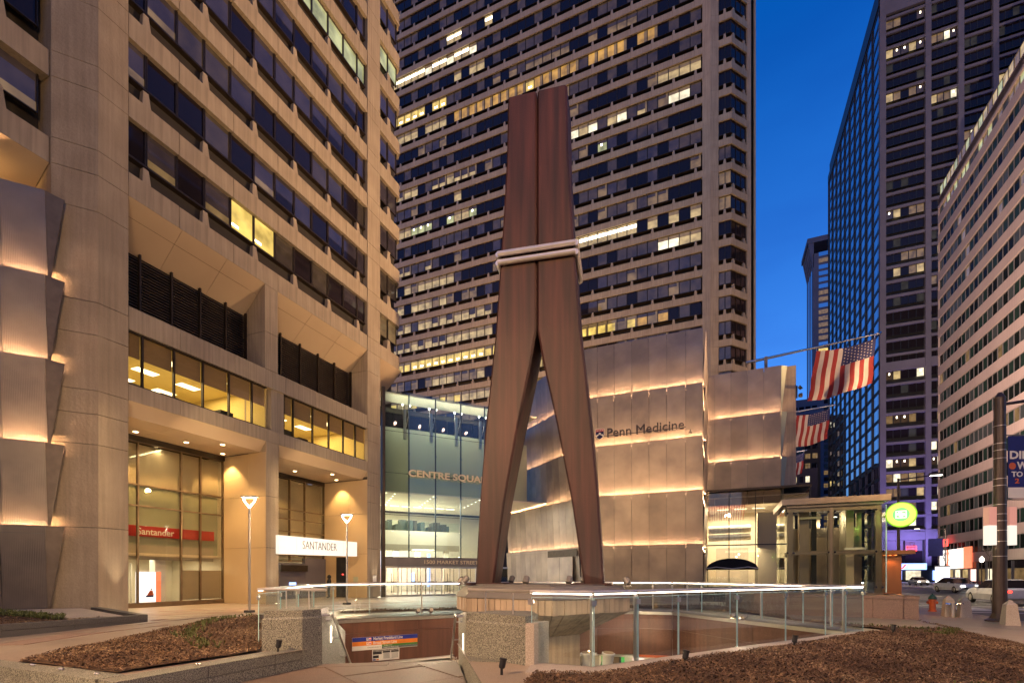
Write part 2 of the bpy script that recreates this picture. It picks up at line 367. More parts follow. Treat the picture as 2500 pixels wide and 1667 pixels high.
ROOT = {}
class MB:
    def __init__(s, *mats):
        s.v = []; s.f = []; s.mi = []; s.mats = list(mats)
    def m(s, name):
        if name not in s.mats: s.mats.append(name)
        return s.mats.index(name)
    def face(s, pts, mat=None):
        b = len(s.v); s.v += [tuple(p) for p in pts]; s.f.append(tuple(range(b, b + len(pts))))
        s.mi.append(s.m(mat) if mat else 0); return s
    def box(s, x0, x1, y0, y1, z0, z1, mat=None, fr=WF):
        b = len(s.v)
        for z in (z0, z1):
            for x, y in ((x0, y0), (x1, y0), (x1, y1), (x0, y1)):
                s.v.append(tuple(fr.p(x, y, z)))
        k = s.m(mat) if mat else 0
        for q in ((3, 2, 1, 0), (4, 5, 6, 7), (0, 1, 5, 4), (1, 2, 6, 5), (2, 3, 7, 6), (3, 0, 4, 7)):
            s.f.append(tuple(b + i for i in q)); s.mi.append(k)
        return s
    def hexa(s, bot, top, mat=None):
        n = len(bot); b = len(s.v); s.v += [tuple(p) for p in bot] + [tuple(p) for p in top]
        k = s.m(mat) if mat else 0
        s.f.append(tuple(b + i for i in reversed(range(n)))); s.f.append(tuple(b + n + i for i in range(n)))
        for i in range(n):
            j = (i + 1) % n; s.f.append((b + i, b + j, b + n + j, b + n + i))
        s.mi += [k] * (n + 2); return s
    def prism(s, poly, z0, z1, mat=None, fr=WF):
        return s.hexa([fr.p(x, y, z0) for x, y in poly], [fr.p(x, y, z1) for x, y in poly], mat)
    def side_prism(s, poly, u0, u1, mat=None, fr=WF):
        """polygon in (y, z), extruded along the facade"""
        return s.hexa([fr.p(u0, y, z) for y, z in poly], [fr.p(u1, y, z) for y, z in poly], mat)
    def tube(s, p0, p1, r0, r1=None, n=10, mat=None, cap=True):
        p0, p1 = Vector(p0), Vector(p1); r1 = r0 if r1 is None else r1
        d = (p1 - p0).normalized(); a = d.orthogonal().normalized(); c = d.cross(a)
        b = len(s.v); k = s.m(mat) if mat else 0
        for p, r in ((p0, r0), (p1, r1)):
            for i in range(n):
                t = 2 * math.pi * i / n; s.v.append(tuple(p + a * (r * math.cos(t)) + c * (r * math.sin(t))))
        for i in range(n):
            j = (i + 1) % n; s.f.append((b + i, b + j, b + n + j, b + n + i)); s.mi.append(k)
        if cap:
            s.f.append(tuple(b + i for i in reversed(range(n)))); s.f.append(tuple(b + n + i for i in range(n))); s.mi += [k, k]
        return s
    def path(s, pts, r, n=8, mat=None):
        for a, b in zip(pts[:-1], pts[1:]): s.tube(a, b, r, r, n, mat)
        return s
    def lathe(s, prof, c, n=14, mat=None, axis=(0, 0, 1)):
        ax = Vector(axis).normalized(); a = ax.orthogonal().normalized(); e = ax.cross(a); c = Vector(c)
        b = len(s.v); k = s.m(mat) if mat else 0
        for r, h in prof:
            for i in range(n):
                t = 2 * math.pi * i / n; s.v.append(tuple(c + ax * h + a * (r * math.cos(t)) + e * (r * math.sin(t))))
        for q in range(len(prof) - 1):
            for i in range(n):
                j = (i + 1) % n
                s.f.append((b + q * n + i, b + q * n + j, b + (q + 1) * n + j, b + (q + 1) * n + i)); s.mi.append(k)
        s.f.append(tuple(b + i for i in reversed(range(n)))); s.mi.append(k)
        q = (len(prof) - 1) * n; s.f.append(tuple(b + q + i for i in range(n))); s.mi.append(k)
        return s
    def add(s, o, mat4):
        b = len(s.v); s.v += [tuple(mat4 @ Vector(p)) for p in o.v]
        mp = [s.m(x) for x in o.mats]
        s.f += [tuple(b + i for i in f) for f in o.f]; s.mi += [mp[k] for k in o.mi]
        return s
    def mesh(s, name, off=(0, 0, 0)):
        me = bpy.data.meshes.new(name)
        ox, oy, oz = off
        me.from_pydata([(x - ox, y - oy, z - oz) for x, y, z in s.v], [], s.f)
        for x in s.mats: me.materials.append(MATS[x])
        if len(s.mats) > 1: me.polygons.foreach_set('material_index', s.mi)
        me.validate(verbose=False); me.update()
        return me
    def build(s, name, parent=None, kind=None, label=None, smooth=False, cat=None, group=None, origin=None):
        off = ROOT.get(parent.name, Vector((0, 0, 0))) if parent else Vector(origin or (0, 0, 0))
        me = s.mesh(name, off)
        if smooth: me.polygons.foreach_set('use_smooth', [True] * len(me.polygons))
        o = bpy.data.objects.new(name, me); COL.objects.link(o)
        if parent: o.parent = parent
        else: o.location = off
        ROOT[o.name] = off
        if kind: o['kind'] = kind
        if label: o['label'] = label
        if cat: o['category'] = cat
        if group: o['group'] = group
        return o

def thing(name, loc, label, cat, group=None, kind=None):
    o = bpy.data.objects.new(name, None); COL.objects.link(o)
    o.empty_display_size = 0.5; o.location = loc; ROOT[o.name] = Vector(loc)
    o['label'] = label; o['category'] = cat
    if group: o['group'] = group
    if kind: o['kind'] = kind
    return o

def place(name, me, parent, pos, ang=0.0, label=None):
    o = bpy.data.objects.new(name, me); COL.objects.link(o)
    o.parent = parent; o.location = Vector(pos) - ROOT[parent.name]; o.rotation_euler = (0, 0, ang)
    ROOT[o.name] = Vector(pos)
    if label: o['label'] = label
    return o

CS, SN = math.cos(VIEW), math.sin(VIEW)
def screen(p):
    d = -SN * p[0] + CS * p[1]; l = CS * p[0] + SN * p[1]
    if d < 0.3: return None
    return 1250 + 1181 * l / d, 1404 - (p[2] - 1.7) * 1181 / d, d

MESHC = {}
def shared(mb, key):
    if key not in MESHC: MESHC[key] = mb.mesh(key)
    return MESHC[key]

def pieces(name, parent, items, limit=300, margin=260, size=1.0):
    """items: (MB, key, pos, ang).  The largest in view become parts, the rest one joined part."""
    vis = []
    for it in items:
        q = screen(it[2])
        if q is None or q[0] < -margin or q[0] > 2500 + margin or q[1] < -margin * 1.2 or q[1] > 1800: continue
        inside = (0 <= q[0] <= 2500 and 0 <= q[1] <= 1667)
        vis.append((0 if inside else 1, q[2], it))
    vis.sort(key=lambda t: (t[0], t[1]))
    for _, _, (mb, key, pos, ang) in vis[:limit]:
        place(name, shared(mb, key), parent, pos, ang)
    rest = vis[limit:]
    if rest:
        big = MB()
        for _, _, (mb, key, pos, ang) in rest:
            big.add(mb, Matrix.Translation(Vector(pos)) @ Matrix.Rotation(ang, 4, 'Z'))
        big.build(name + 's_beyond', parent, kind='stuff')

def text(name, body, pos, ux, parent, height, mat, width=None, extrude=0.01, vz=(0, 0, 1), bold=0.0, shear=0.0, spacing=1.0):
    """flat lettering; pos = lower-left corner, ux = reading direction"""
    cu = bpy.data.curves.new(name, 'FONT'); cu.body = body; cu.size = 1.0; cu.extrude = extrude; cu.offset = bold
    cu.shear = shear; cu.space_character = spacing; cu.resolution_u = 3
    cu.materials.append(MATS[mat])
    tmp = bpy.data.objects.new("letters_tmp", cu); COL.objects.link(tmp)
    dg = bpy.context.evaluated_depsgraph_get(); dg.update()
    me = bpy.data.meshes.new_from_object(tmp.evaluated_get(dg)); bpy.data.objects.remove(tmp)
    xs = [v.co.x for v in me.vertices]; ys = [v.co.y for v in me.vertices]
    x0, w = min(xs), max(xs) - min(xs); y0, h = min(ys), max(ys) - min(ys)
    sy = height / h; sx = (width / w) if width else sy
    X = Vector((ux[0], ux[1], ux[2] if len(ux) > 2 else 0)).normalized(); Z = Vector(vz).normalized(); N = X.cross(Z)
    off = ROOT.get(parent.name, Vector((0, 0, 0))) if parent else Vector((0, 0, 0))
    base = Vector(pos) - off
    for v in me.vertices:
        v.co = base + X * ((v.co.x - x0) * sx) + Z * ((v.co.y - y0) * sy) + N * v.co.z
    me.materials.clear(); me.materials.append(MATS[mat])
    o = bpy.data.objects.new(name, me); COL.objects.link(o); o.parent = parent
    ROOT[o.name] = off
    return o

def light(kind, name, loc, power, col, parent=None, radius=0.1, target=None, angle=90, blend=0.6, size=None):
    l = bpy.data.lights.new(name, kind); l.energy = power; l.color = col
    if kind in ('POINT', 'SPOT'): l.shadow_soft_size = radius
    if kind == 'SPOT': l.spot_size = R(angle); l.spot_blend = blend
    if kind == 'AREA':
        l.shape = 'RECTANGLE'; l.size, l.size_y = size
    o = bpy.data.objects.new(name, l); COL.objects.link(o)
    off = Vector((0, 0, 0))
    if parent: o.parent = parent; off = ROOT[parent.name]
    o.location = Vector(loc) - off
    if target is not None:
        d = Vector(target) - Vector(loc); o.rotation_euler = d.to_track_quat('-Z', 'Y').to_euler()
    return o

def inpoly(x, y, P):
    c = False; n = len(P); j = n - 1
    for i in range(n):
        xi, yi = P[i]; xj, yj = P[j]
        if (yi > y) != (yj > y) and x < (xj - xi) * (y - yi) / (yj - yi) + xi: c = not c
        j = i
    return c
def segd(x, y, a, b):
    dx, dy = b[0] - a[0], b[1] - a[1]; L = dx * dx + dy * dy
    t = max(0, min(1, ((x - a[0]) * dx + (y - a[1]) * dy) / L)); return math.hypot(x - a[0] - t * dx, y - a[1] - t * dy)
def pdist(x, y, P):
    return 0.0 if inpoly(x, y, P) else min(segd(x, y, P[i], P[(i + 1) % len(P)]) for i in range(len(P)))
def vw(lat, d): return (-SN * d + CS * lat, CS * d + SN * lat)
# ================================================================== GROUND
PIT = [(-2.6, 7.15), (-1.66, 7.1), (3.05, 13.8), (2.69, 14.47), (-1.56, 19.33), (-3.0, 19.19), (-4.3, 18.65), (-8.62, 15.09),
       (-10.95, 11.8), (-10.34, 10.83), (-8.6, 9.5), (-7.04, 7.11), (-4.83, 8.54), (-3.9, 7.6)]
RAMP = [(-7.10, 3.69), (-6.98, 6.7), (-7.04, 7.11), (-4.83, 8.54), (-4.05, 7.4), (-3.59, 6.74), (-2.68, 5.4), (-1.7, 3.9), (-0.9, 2.6), (-0.6, -4.0), (-30, -4.0), (-30, 3.69)]
def gz(x, y):
    d = pdist(x, y, PIT)
    w = min(1, max(0, (x + 1) / 3.0))
    d0 = 4.2 * (1 - w) + 0.7 * w; d1 = 9.0 * (1 - w) + 4.3 * w
    t = min(1, max(0, (d - d0) / (d1 - d0))); t = t * t * (3 - 2 * t)
    return 0.34 * (1 - t)

def sheet(name, outer, holes, step, mat, zf, parent=None, kind=None, label=None, cat=None, thick=0.0, jitter=0.0, origin=None, rr=None):
    """a polygon with holes, triangulated fine enough to follow the ground"""
    vs = []; es = []
    def ring(P, s):
        pts = []
        for i in range(len(P)):
            a, b = P[i], P[(i + 1) % len(P)]
            n = max(1, int(math.hypot(b[0] - a[0], b[1] - a[1]) / s))
            for k in range(n): pts.append((a[0] + (b[0] - a[0]) * k / n, a[1] + (b[1] - a[1]) * k / n))
        base = len(vs); vs.extend(pts)
        es.extend([(base + i, base + (i + 1) % len(pts)) for i in range(len(pts))])
    ring(outer, step)
    for h in holes: ring(h, step)
    xs = [p[0] for p in outer]; ys = [p[1] for p in outer]
    y = min(ys) + step * .5
    while y < max(ys):
        x = min(xs) + step * .5
        while x < max(xs):
            if inpoly(x, y, outer) and not any(inpoly(x, y, h) for h in holes): vs.append((x, y))
            x += step
        y += step
    r = delaunay_2d_cdt([Vector(p) for p in vs], es, [], 0, 1e-4)
    mb = MB(mat)
    V = [(p.x, p.y) for p in r[0]]
    mb.v = [(x, y, zf(x, y) + ((rr.random() - .5) * jitter if rr else 0)) for x, y in V]
    for t in r[2]:
        cx = sum(V[i][0] for i in t) / 3; cy_ = sum(V[i][1] for i in t) / 3
        if inpoly(cx, cy_, outer) and not any(inpoly(cx, cy_, h) for h in holes):
            mb.f.append(tuple(t)); mb.mi.append(0)
    return mb.build(name, parent, kind=kind, label=label, cat=cat, origin=origin)

BED_L = [(-10.14, 3.97), (-7.62, 4.02), (-7.45, 6.1), (-8.0, 6.7), (-8.35, 6.95), (-12.2, 12.7), (-14.15, 11.43), (-13.9, 9.59)]
BED_B = [(-12.2, 13.3), (-11.5, 14.5), (-9.0, 17.2), (-5.2, 20.0), (-1.4, 20.6), (0.9, 19.2), (2.4, 17.3), (3.6, 15.2), (4.3, 15.0), (6.9, 19.3), (2.6, 19.75), (2.6, 24.2), (0.0, 23.6), (-4.5, 21.2), (-9.4, 17.8), (-12.0, 15.2), (-12.8, 13.8)]
BED_R = [(-2.2, 5.55), (-2.3, 6.2), (-1.50, 6.55), (-0.95, 7.35), (3.43, 13.9), (4.3, 14.9), (6.9, 19.2), (6.85, 22.6), (6.78, 15.5), (6.2, 9.6), (4.6, 7.6), (4.6, -3), (0.2, -3), (-1.2, 4.0)]
WALK = [(6.95, 24), (6.85, 15.5), (6.3, 9.5), (4.7, 7.5), (4.7, -4), (10.2, -4), (10.2, 200), (9.0, 200), (9.0, 50), (7.4, 24)]
ROAD = [(10.35, -60), (36.0, -60), (36.0, 420), (10.35, 420)]

sheet('ground', [(-420, -160), (420, -160), (420, 900), (-420, 900)], [[(-31, -5), (11, -5), (11, 60), (-31, 60)]], 60, 'sidewalk', lambda x, y: -0.02, kind='structure')
sheet('plaza', [(-31, -5), (10.2, -5), (10.2, 60), (-31, 60)], [PIT, RAMP], 1.0, 'paving', gz, kind='structure')
far = MB('sidewalk'); far.box(36.0, 60, -60, 420, -0.015, 0.12); far.build('far_pavement', kind='structure')
rd = MB('asphalt'); rd.box(10.35, 36.0, -60, 420, -0.14, -0.010); rd.box(36.0, 300, 128, 143, -0.14, -0.006); rd.build('road', kind='structure')
kb = MB('pale_granite')
kerb = thing('kerb', (10.2, 20, 0), 'pale granite kerb between the pavement and the road', 'kerb', kind='structure')
kstone = MB('pale_granite').box(0, 0.15, 0, 1.98, -0.15, 0.02)
pieces('kerb_stone', kerb, [(kstone, 'kerb_stone', (10.2, -10 + i * 2.0, 0), 0) for i in range(60)])
# painted lines on the road
lm = MB('road_paint')
for y in range(0, 120, 7):
    for x in (16.6, 23.2, 29.8): lm.box(x, x + 0.13, y, y + 3, -0.008, -0.004)
for i in range(9): lm.box(11 + i * 2.8, 12.6 + i * 2.8, 30.5, 33.3, -0.008, -0.003)
lm.box(10.6, 35, 28.9, 29.4, -0.008, -0.003); lm.box(10.6, 35, 34.4, 34.7, -0.008, -0.003)
lm.build('road_marking', kind='structure')

# paving slabs of the plaza seen at the lower left and on the ramp
slabs = thing('paving_slabs', (-14, 12, 0), 'tan and pink stone slabs paving the plaza', 'paving', kind='structure')
def cell_slab(mb, x0, y0, x1, y1, zf, mat, h=0.02):
    P = [(x0, y0), (x1, y0), (x1, y1), (x0, y1)]
    mb.hexa([(x, y, zf(x, y) - .05) for x, y in P], [(x, y, zf(x, y) + h) for x, y in P], mat)
n = 0
PLANT_L = [(-17.9, 10.1), (-17.9, 0.5), (-29.0, 0.5), (-29.0, 8.0), (-25.3, 10.75), (-24.45, 11.9)]
for i in range(16):
    for j in range(24):
        x0 = -24.3 + i * 1.5; y0 = 4.0 + j * 1.5
        cs = [(x0, y0), (x0 + 1.5, y0), (x0 + 1.5, y0 + 1.5), (x0, y0 + 1.5), (x0 + .75, y0 + .75)]
        if any(inpoly(*c, PLANT_L) or pdist(*c, PIT) < 0.55 or pdist(*c, BED_L) < 0.45 or pdist(*c, BED_B) < 0.1 or pdist(*c, RAMP) < 0.5 for c in cs): continue
        q = screen((x0 + .75, y0 + .75, 0))
        if q is None or q[0] < -100 or q[0] > 2400: continue
        if pdist(x0 + .75, y0 + .75, PIT) > 17: continue
        mb = MB(); cell_slab(mb, x0 + .01, y0 + .01, x0 + 1.49, y0 + 1.49, gz, 'paving_pink' if (i * 7 + j * 3) % 5 < 2 else 'paving', 0.012 + 0.003 * ((i * 5 + j) % 3)); n += 1
        mb.build('paving_slab', slabs)

# ramp slabs, dark joints between them
rampf = MB('asphalt'); rampf.prism(list(reversed(RAMP)), -0.2, -0.035); rampf.build('ramp_bed', kind='structure')
TS = Frame((-7.04, 7.11), (0.84, 0.543))
ramp = thing('ramp_paving', (-5.5, 6, 0), 'worn grey-brown stone slabs paving the ramp before the stairs', 'paving', kind='structure')
def clipconv(P, a, b):
    out = []
    for i in range(len(P)):
        p, q = P[i], P[(i + 1) % len(P)]
        sp = (b[0] - a[0]) * (p[1] - a[1]) - (b[1] - a[1]) * (p[0] - a[0]); sq = (b[0] - a[0]) * (q[1] - a[1]) - (b[1] - a[1]) * (q[0] - a[0])
        if sp >= 0: out.append(p)
        if (sp >= 0) != (sq >= 0):
            t = sp / (sp - sq); out.append((p[0] + (q[0] - p[0]) * t, p[1] + (q[1] - p[1]) * t))
    return out
LIM = [((-0.9, 2.6), (-4.83, 8.54)), ((-4.83, 8.54), (-7.04, 7.11)), ((-7.02, 7.11), (-7.08, -3.9))]
TA = math.atan2(.543, .84) + R(28); TS2 = Frame((-7.04, 7.11), (math.cos(TA), math.sin(TA)))
for i in range(-6, 8):
    for j in range(0, 13):
        x0 = i * 1.5; y1 = 3.6 - j * 1.25; y0 = y1 - 1.222; fr_ = TS2
        if j == 0: y1 = 0; y0 = -.33; x0 = i * 1.31; fr_ = TS
        wq = 1.472 if j else 1.295
        P = [fr_.p(x0, y0), fr_.p(x0 + wq, y0), fr_.p(x0 + wq, y1), fr_.p(x0, y1)]; P = [(p.x, p.y) for p in P]
        q0, q1 = TS.p(3.5, -.355), TS.p(-.5, -.355)
        for a, b in LIM + ([((q0.x, q0.y), (q1.x, q1.y))] if j else []):
            P = clipconv(P, a, b)
            if len(P) < 3: break
        if len(P) < 3: continue
        z = -0.004 * ((i + 2 * j) % 3)
        MB('ramp_paving').prism(P, -0.06, z).build('ramp_slab', ramp)

# stairs going down to the concourse
stairs = thing('stairs', tuple(TS.p(1.3, 1, -0.5)), 'granite steps leading down towards the red stone wall', 'stairs')
for k in range(16):
    MB('pale_granite').box(0.04, 2.6, 0.02 + k * .31, 0.02 + (k + 1) * .31, -0.17 * (k + 1) - .15, -0.17 * (k + 1), fr=TS).build('step', stairs)

# walls lining the pit -------------------------------------------------
pitw = thing('sunken_court', (-3, 13, -4), 'red stone lined sunken court below the sculpture', 'sunken court', kind='structure')
fl = MB('grey_granite'); fl.prism(PIT, -4.4, -4.2); fl.build('court_floor', pitw)
def wall_run(a, b, z0, z1, nx, thick=0.3, name='red_panel', mat='red_stone', zsplit=None, joint='pale_granite'):
    L = math.hypot(b[0] - a[0], b[1] - a[1]); fr = Frame(a, (b[0] - a[0], b[1] - a[1]))
    MB('pale_granite').box(0, L, .035, thick, z0 - .01, z1 - .01, fr=fr).build('wall_core', pitw)
    zs = [z0] + (zsplit or []) + [z1]
    for i in range(nx):
        for q in range(len(zs) - 1):
            MB(mat).box(L * i / nx + .006, L * (i + 1) / nx - .006, 0, .034, zs[q] + .004, zs[q + 1] - .004, fr=fr).build(name, pitw)
def rev(a, b): return b, a
# viewed from inside the pit, frames run left to right
wall_run((-10.95, 11.8), (-8.62, 15.09), -1.12, 0.22, 3, zsplit=[-0.15])
wall_run((-10.34, 10.83), (-10.95, 11.8), -4.2, 0.22, 1, zsplit=[-0.15])
wall_run((-8.62, 15.09), (-4.3, 18.65), -1.3, 0.22, 4, zsplit=[-0.15])
wall_run((-4.3, 18.65), (-3.0, 19.19), -1.36, 0.22, 1, zsplit=[-0.35])
wall_run((-3.0, 19.19), (-1.56, 19.33), -1.36, 0.22, 1, zsplit=[-0.35])
wall_run((-1.56, 19.33), (2.69, 14.47), -1.5, 0.22, 5, zsplit=[-0.35])
wall_run((2.69, 14.47), (3.05, 13.8), -4.2, 0.22, 1)
wall_run((3.05, 13.8), (-1.66, 7.1), -4.2, 0.22, 5, zsplit=[-0.35])
MB('red_stone').box(-1.66, -1.5, 0, 0, 0, 0) if False else None

# copings: steel cap on the far side, pale granite on the near side
def offset_pts(a, b, w):
    dx, dy = b[0] - a[0], b[1] - a[1]; L = math.hypot(dx, dy); nx, ny = dy / L, -dx / L
    return nx * w, ny * w
def coping(name, pts, width, z0, z1, mat, parent, outward=1, lip=0.02):
    for a, b in zip(pts[:-1], pts[1:]):
        ox, oy = offset_pts(a, b, width * outward); lx, ly = offset_pts(a, b, -lip * outward)
        P = [(a[0] + lx, a[1] + ly), (b[0] + lx, b[1] + ly), (b[0] + ox, b[1] + oy), (a[0] + ox, a[1] + oy)]
        MB(mat).prism(P, z0, z1).build(name, parent)
cop = thing('steel_coping', (-3, 19, .2), 'angled stainless steel coping on top of the red walls', 'coping')
back = [(-10.34, 10.83), (-10.95, 11.8), (-8.62, 15.09), (-4.3, 18.65), (-3.0, 19.19), (-1.56, 19.33), (2.69, 14.47), (3.05, 13.8)]
def steelcap(pts):
    for a, b in zip(pts[:-1], pts[1:]):
        ox, oy = offset_pts(a, b, -.30); lx, ly = offset_pts(a, b, .03)
        mb = MB('steel_satin')
        A = [(a[0] + lx, a[1] + ly), (b[0] + lx, b[1] + ly), (b[0] + ox, b[1] + oy), (a[0] + ox, a[1] + oy)]
        mb.hexa([(A[0][0], A[0][1], .20), (A[1][0], A[1][1], .20), (A[2][0], A[2][1], .20), (A[3][0], A[3][1], .20)],
                [(A[0][0], A[0][1], .315), (A[1][0], A[1][1], .315), (A[2][0], A[2][1], .385), (A[3][0], A[3][1], .385)])
        mb.build('cap', cop)
steelcap(back)
# near coping: a pale granite kerb with its mitred corner
nc = thing('granite_coping', (-1.5, 6.7, .3), 'pale granite coping under the near glass railing', 'coping')
inner = [(-2.62, 6.98), (-1.68, 7.02), (3.0, 13.85), (3.3, 14.1)]
outer_ = [(-2.44, 6.22), (-1.48, 6.45), (3.43, 13.72), (3.75, 14.2)]
for i in range(3):
    a, b, c, d = outer_[i], outer_[i + 1], inner[i + 1], inner[i]
    n_ = 3 if i == 1 else 1
    for k in range(n_):
        f0, f1 = k / n_, (k + 1) / n_ - (.002 if k < n_ - 1 else 0)
        L = lambda p, q, t: (p[0] + (q[0] - p[0]) * t, p[1] + (q[1] - p[1]) * t)
        MB('pale_granite').prism([L(a, b, f0), L(a, b, f1), L(d, c, f1), L(d, c, f0)], .05, .365).build('coping_stone', nc)

# concourse seen under the red walls ------------------------------------
cc = thing('concourse', (-1, 19, -4), 'bright station concourse under the red court walls', 'concourse', kind='structure')
def room(fr, u0, u1, depth, z0, z1, wall, floor, ceil, parent):
    MB(floor).box(u0, u1, 0, depth, z0 - .1, z0, fr=fr).build('room_floor', parent)
    MB(ceil).box(u0, u1, .05, depth, z1, z1 + .1, fr=fr).build('room_ceiling', parent)
    w = MB(wall); w.box(u0, u1, depth, depth + .1, z0, z1, fr=fr); w.box(u0 - .1, u0, 0.05, depth, z0, z1, fr=fr); w.box(u1, u1 + .1, .05, depth, z0, z1, fr=fr)
    w.build('room_wall', parent)
FC = Frame((-8.62, 15.09), (4.32, 3.56)); FR = Frame((-3.0, 19.19), (1.44, .14)); FT = Frame((-1.56, 19.33), (4.25, -4.86))
room(FC, -3.0, 5.7, 5, -4.2, -1.42, 'cream_wall', 'paving', 'white_paint', cc)
room(FR, -3.4, 3.2, 5.5, -4.2, -1.5, 'cream_wall', 'paving', 'white_paint', cc)
room(FT, 0.3, 4.8, 4, -4.2, -1.6, 'cream_wall', 'paving', 'white_paint', cc)
FL = Frame((-10.95, 11.8), (2.33, 3.29))
room(FL, 0.2, 4.0, 3, -4.2, -1.22, 'cream_wall', 'paving', 'white_paint', cc)
for fr, L, z in ((FR, 1.44, -1.36), (FT, 6.4, -1.5)):
    MB('orange_paint').box(0, L, -.02, .03, z - .09, z - .002, fr=fr).build('orange_trim', cc)
for fr, u, d, z in ((FC, 1, 2.4, -1.44), (FC, 4, 2.4, -1.44), (FR, 1, 2.6, -1.52), (FT, 1.6, 2, -1.62), (FT, 3.6, 2, -1.62), (FL, 2, 1.5, -1.24)):
    MB('office_light').box(u - .6, u + .6, d - .1, d + .1, z - .02, z - .005, fr=fr).build('ceiling_light', cc)
    p = fr.p(u, d, z - .25); light('POINT', 'concourse_lamp', p, 60, (1, .83, .58), cc, .25)
ad = thing('concourse_advert', tuple(FR.p(.6, 5.3, -4)), 'green framed advertisement panel low in the concourse', 'advertisement')
MB('poster_green').box(-2.0, -.75, 5.25, 5.35, -3.2, -2.15, fr=FR).build('panel', ad)
MB('black_paint').box(-1.6, -.9, 5.22, 5.24, -3.0, -2.25, fr=FR).build('picture', ad)
MB('chip_1').box(-1.5, -1.0, 5.205, 5.215, -2.75, -2.35, fr=FR).build('picture_detail', ad)
for i, (u, m_) in enumerate([(-2.75, 'screen_blue'), (-.35, 'poster_pink'), (1.4, 'poster_white')]):
    a2 = thing('concourse_poster', tuple(FR.p(u, 5.3, -3.9)), ['blue lit screen left of the green advertisement', 'pink lit poster right of the green advertisement', 'white lit poster at the far right of the concourse'][i], 'poster')
    MB(m_).box(u, u + .55, 5.28, 5.34, -3.3, -2.2, fr=FR).build('poster_panel', a2)

# granite blocks and walls beside the stairs ----------------------------
def granite_block(name, poly, label, zb, zt, lipz=.13, inset=.05):
    t = thing(name, (poly[0][0], poly[0][1], zb), label, 'granite block')
    cx = sum(p[0] for p in poly) / len(poly); cyy = sum(p[1] for p in poly) / len(poly)
    sh = [(x + (cx - x) * inset, y + (cyy - y) * inset) for x, y in poly]
    MB('grey_granite').prism(poly, zb, zt - lipz - .03).build('block_body', t)
    MB('grey_granite').hexa([(x, y, zt - lipz - .03) for x, y in poly], [(x, y, zt - lipz + .01) for x, y in sh]).build('chamfer', t)
    MB('grey_granite').prism(sh, zt - lipz + .01, zt).build('cap_stone', t)
    return t
gl_ = granite_block('granite_block', [(-7.54, 6.25), (-7.02, 6.68), (-6.98, 7.12), (-7.35, 7.7), (-7.9, 7.35)], 'grey speckled granite block on the left of the stairs', -0.2, 1.06)
gr_ = granite_block('granite_block', [(-3.9, 7.22), (-2.66, 6.80), (-2.60, 7.25), (-2.97, 7.95), (-3.65, 7.85)], 'grey speckled granite block on the right of the stairs', -0.2, 1.08)
# pale end stone on the right block
MB('pale_granite').prism([(-2.66, 6.79), (-2.52, 6.78), (-2.46, 7.3), (-2.60, 7.26)], .3, .98).build('end_stone', gr_)
# retaining walls
rw = thing('retaining_wall', (-7.1, 5, 0), 'low grey granite wall left of the ramp', 'wall')
for y0, y1 in ((3.69, 4.9), (4.91, 6.1), (6.11, 6.72)):
    MB('grey_granite').box(-7.42, -7.04, y0, y1, -.1, .16).build('wall_stone', rw)
    MB('grey_granite').box(-7.42, -7.035, y0, y1, .168, .345).build('top_stone', rw)
rw2 = thing('retaining_wall', (-9, 3.6, 0), 'greenish granite wall facing the lower left corner', 'wall')
for i in range(9):
    MB('grey_granite').box(-7.42 - 1.6 * (i + 1), -7.42 - 1.6 * i - .01, 3.66, 4.0 if i == 0 else 3.95, -.1, gz(-8.5 - 1.6 * i, 3.8) + .012).build('wall_stone', rw2)
rw3 = thing('retaining_wall', (-2.5, 5.5, 0), 'low granite wall with a wide top on the right of the ramp', 'wall')
MB('grey_granite').prism([(-3.62, 6.80), (-2.68, 5.38), (-2.27, 5.56), (-2.6, 6.2), (-2.95, 6.95)], -.1, .30).build('wall_stone', rw3)
MB('grey_granite').prism([(-2.67, 5.37), (-1.6, 3.75), (-1.15, 3.95), (-2.26, 5.55)], -.1, .298).build('wall_stone', rw3)
MB('grey_granite').prism([(-3.95, 7.28), (-3.62, 6.80), (-2.95, 6.95), (-2.8, 7.0), (-3.2, 7.3)], -.1, .35).build('wall_stone', rw3)
# stair side walls, sloping tops
def stair_wall(a, length, ztop, zend, label, th, side):
    t = thing('stair_wall', (a[0], a[1], 0), label, 'wall')
    fr = Frame(a, (-0.543, 0.84))
    segs = 3
    for k in range(segs):
        u0, u1 = length * k / segs, length * (k + 1) / segs - .005
        zt = lambda u: ztop + (zend - ztop) * max(0, (u - .35)) / (length - .35)
        P0 = [fr.p(u0, 0, -3.9), fr.p(u1, 0, -3.9), fr.p(u1, th * side, -3.9), fr.p(u0, th * side, -3.9)]
        P1 = [fr.p(u0, 0, zt(u0)), fr.p(u1, 0, zt(u1)), fr.p(u1, th * side, zt(u1)), fr.p(u0, th * side, zt(u0))]
        if side < 0: P0.reverse(); P1.reverse()
        MB('pale_granite' if False else 'grey_granite').hexa(P0, P1).build('wall_panel', t)
    return t
sl = stair_wall((-7.04, 7.13), 2.9, 1.05, 0.30, 'granite side wall of the stairs behind the left block', .35, 1)
sr = stair_wall((-3.9, 7.24), 2.3, 1.08, 0.85, 'granite side wall of the stairs behind the right block', .33, -1)
MB('grey_granite').prism([(-4.05, 7.44), (-3.9, 7.22), (-3.62, 7.42), (-3.8, 7.7)], -.1, 1.06).build('corner_stone', sr)
# little step lights in the side walls
for t_, fr, u in ((sr, Frame((-3.9, 7.24), (-.543, .84)), .75), (sl, Frame((-7.04, 7.13), (-.543, .84)), 1.0)):
    sgn = 1 if t_ is sr else -1
    MB('uplight').box(u, u + .07, .004 if sgn > 0 else -.012, .012 if sgn > 0 else -.004, .28, .62, fr=fr).build('step_light', t_)
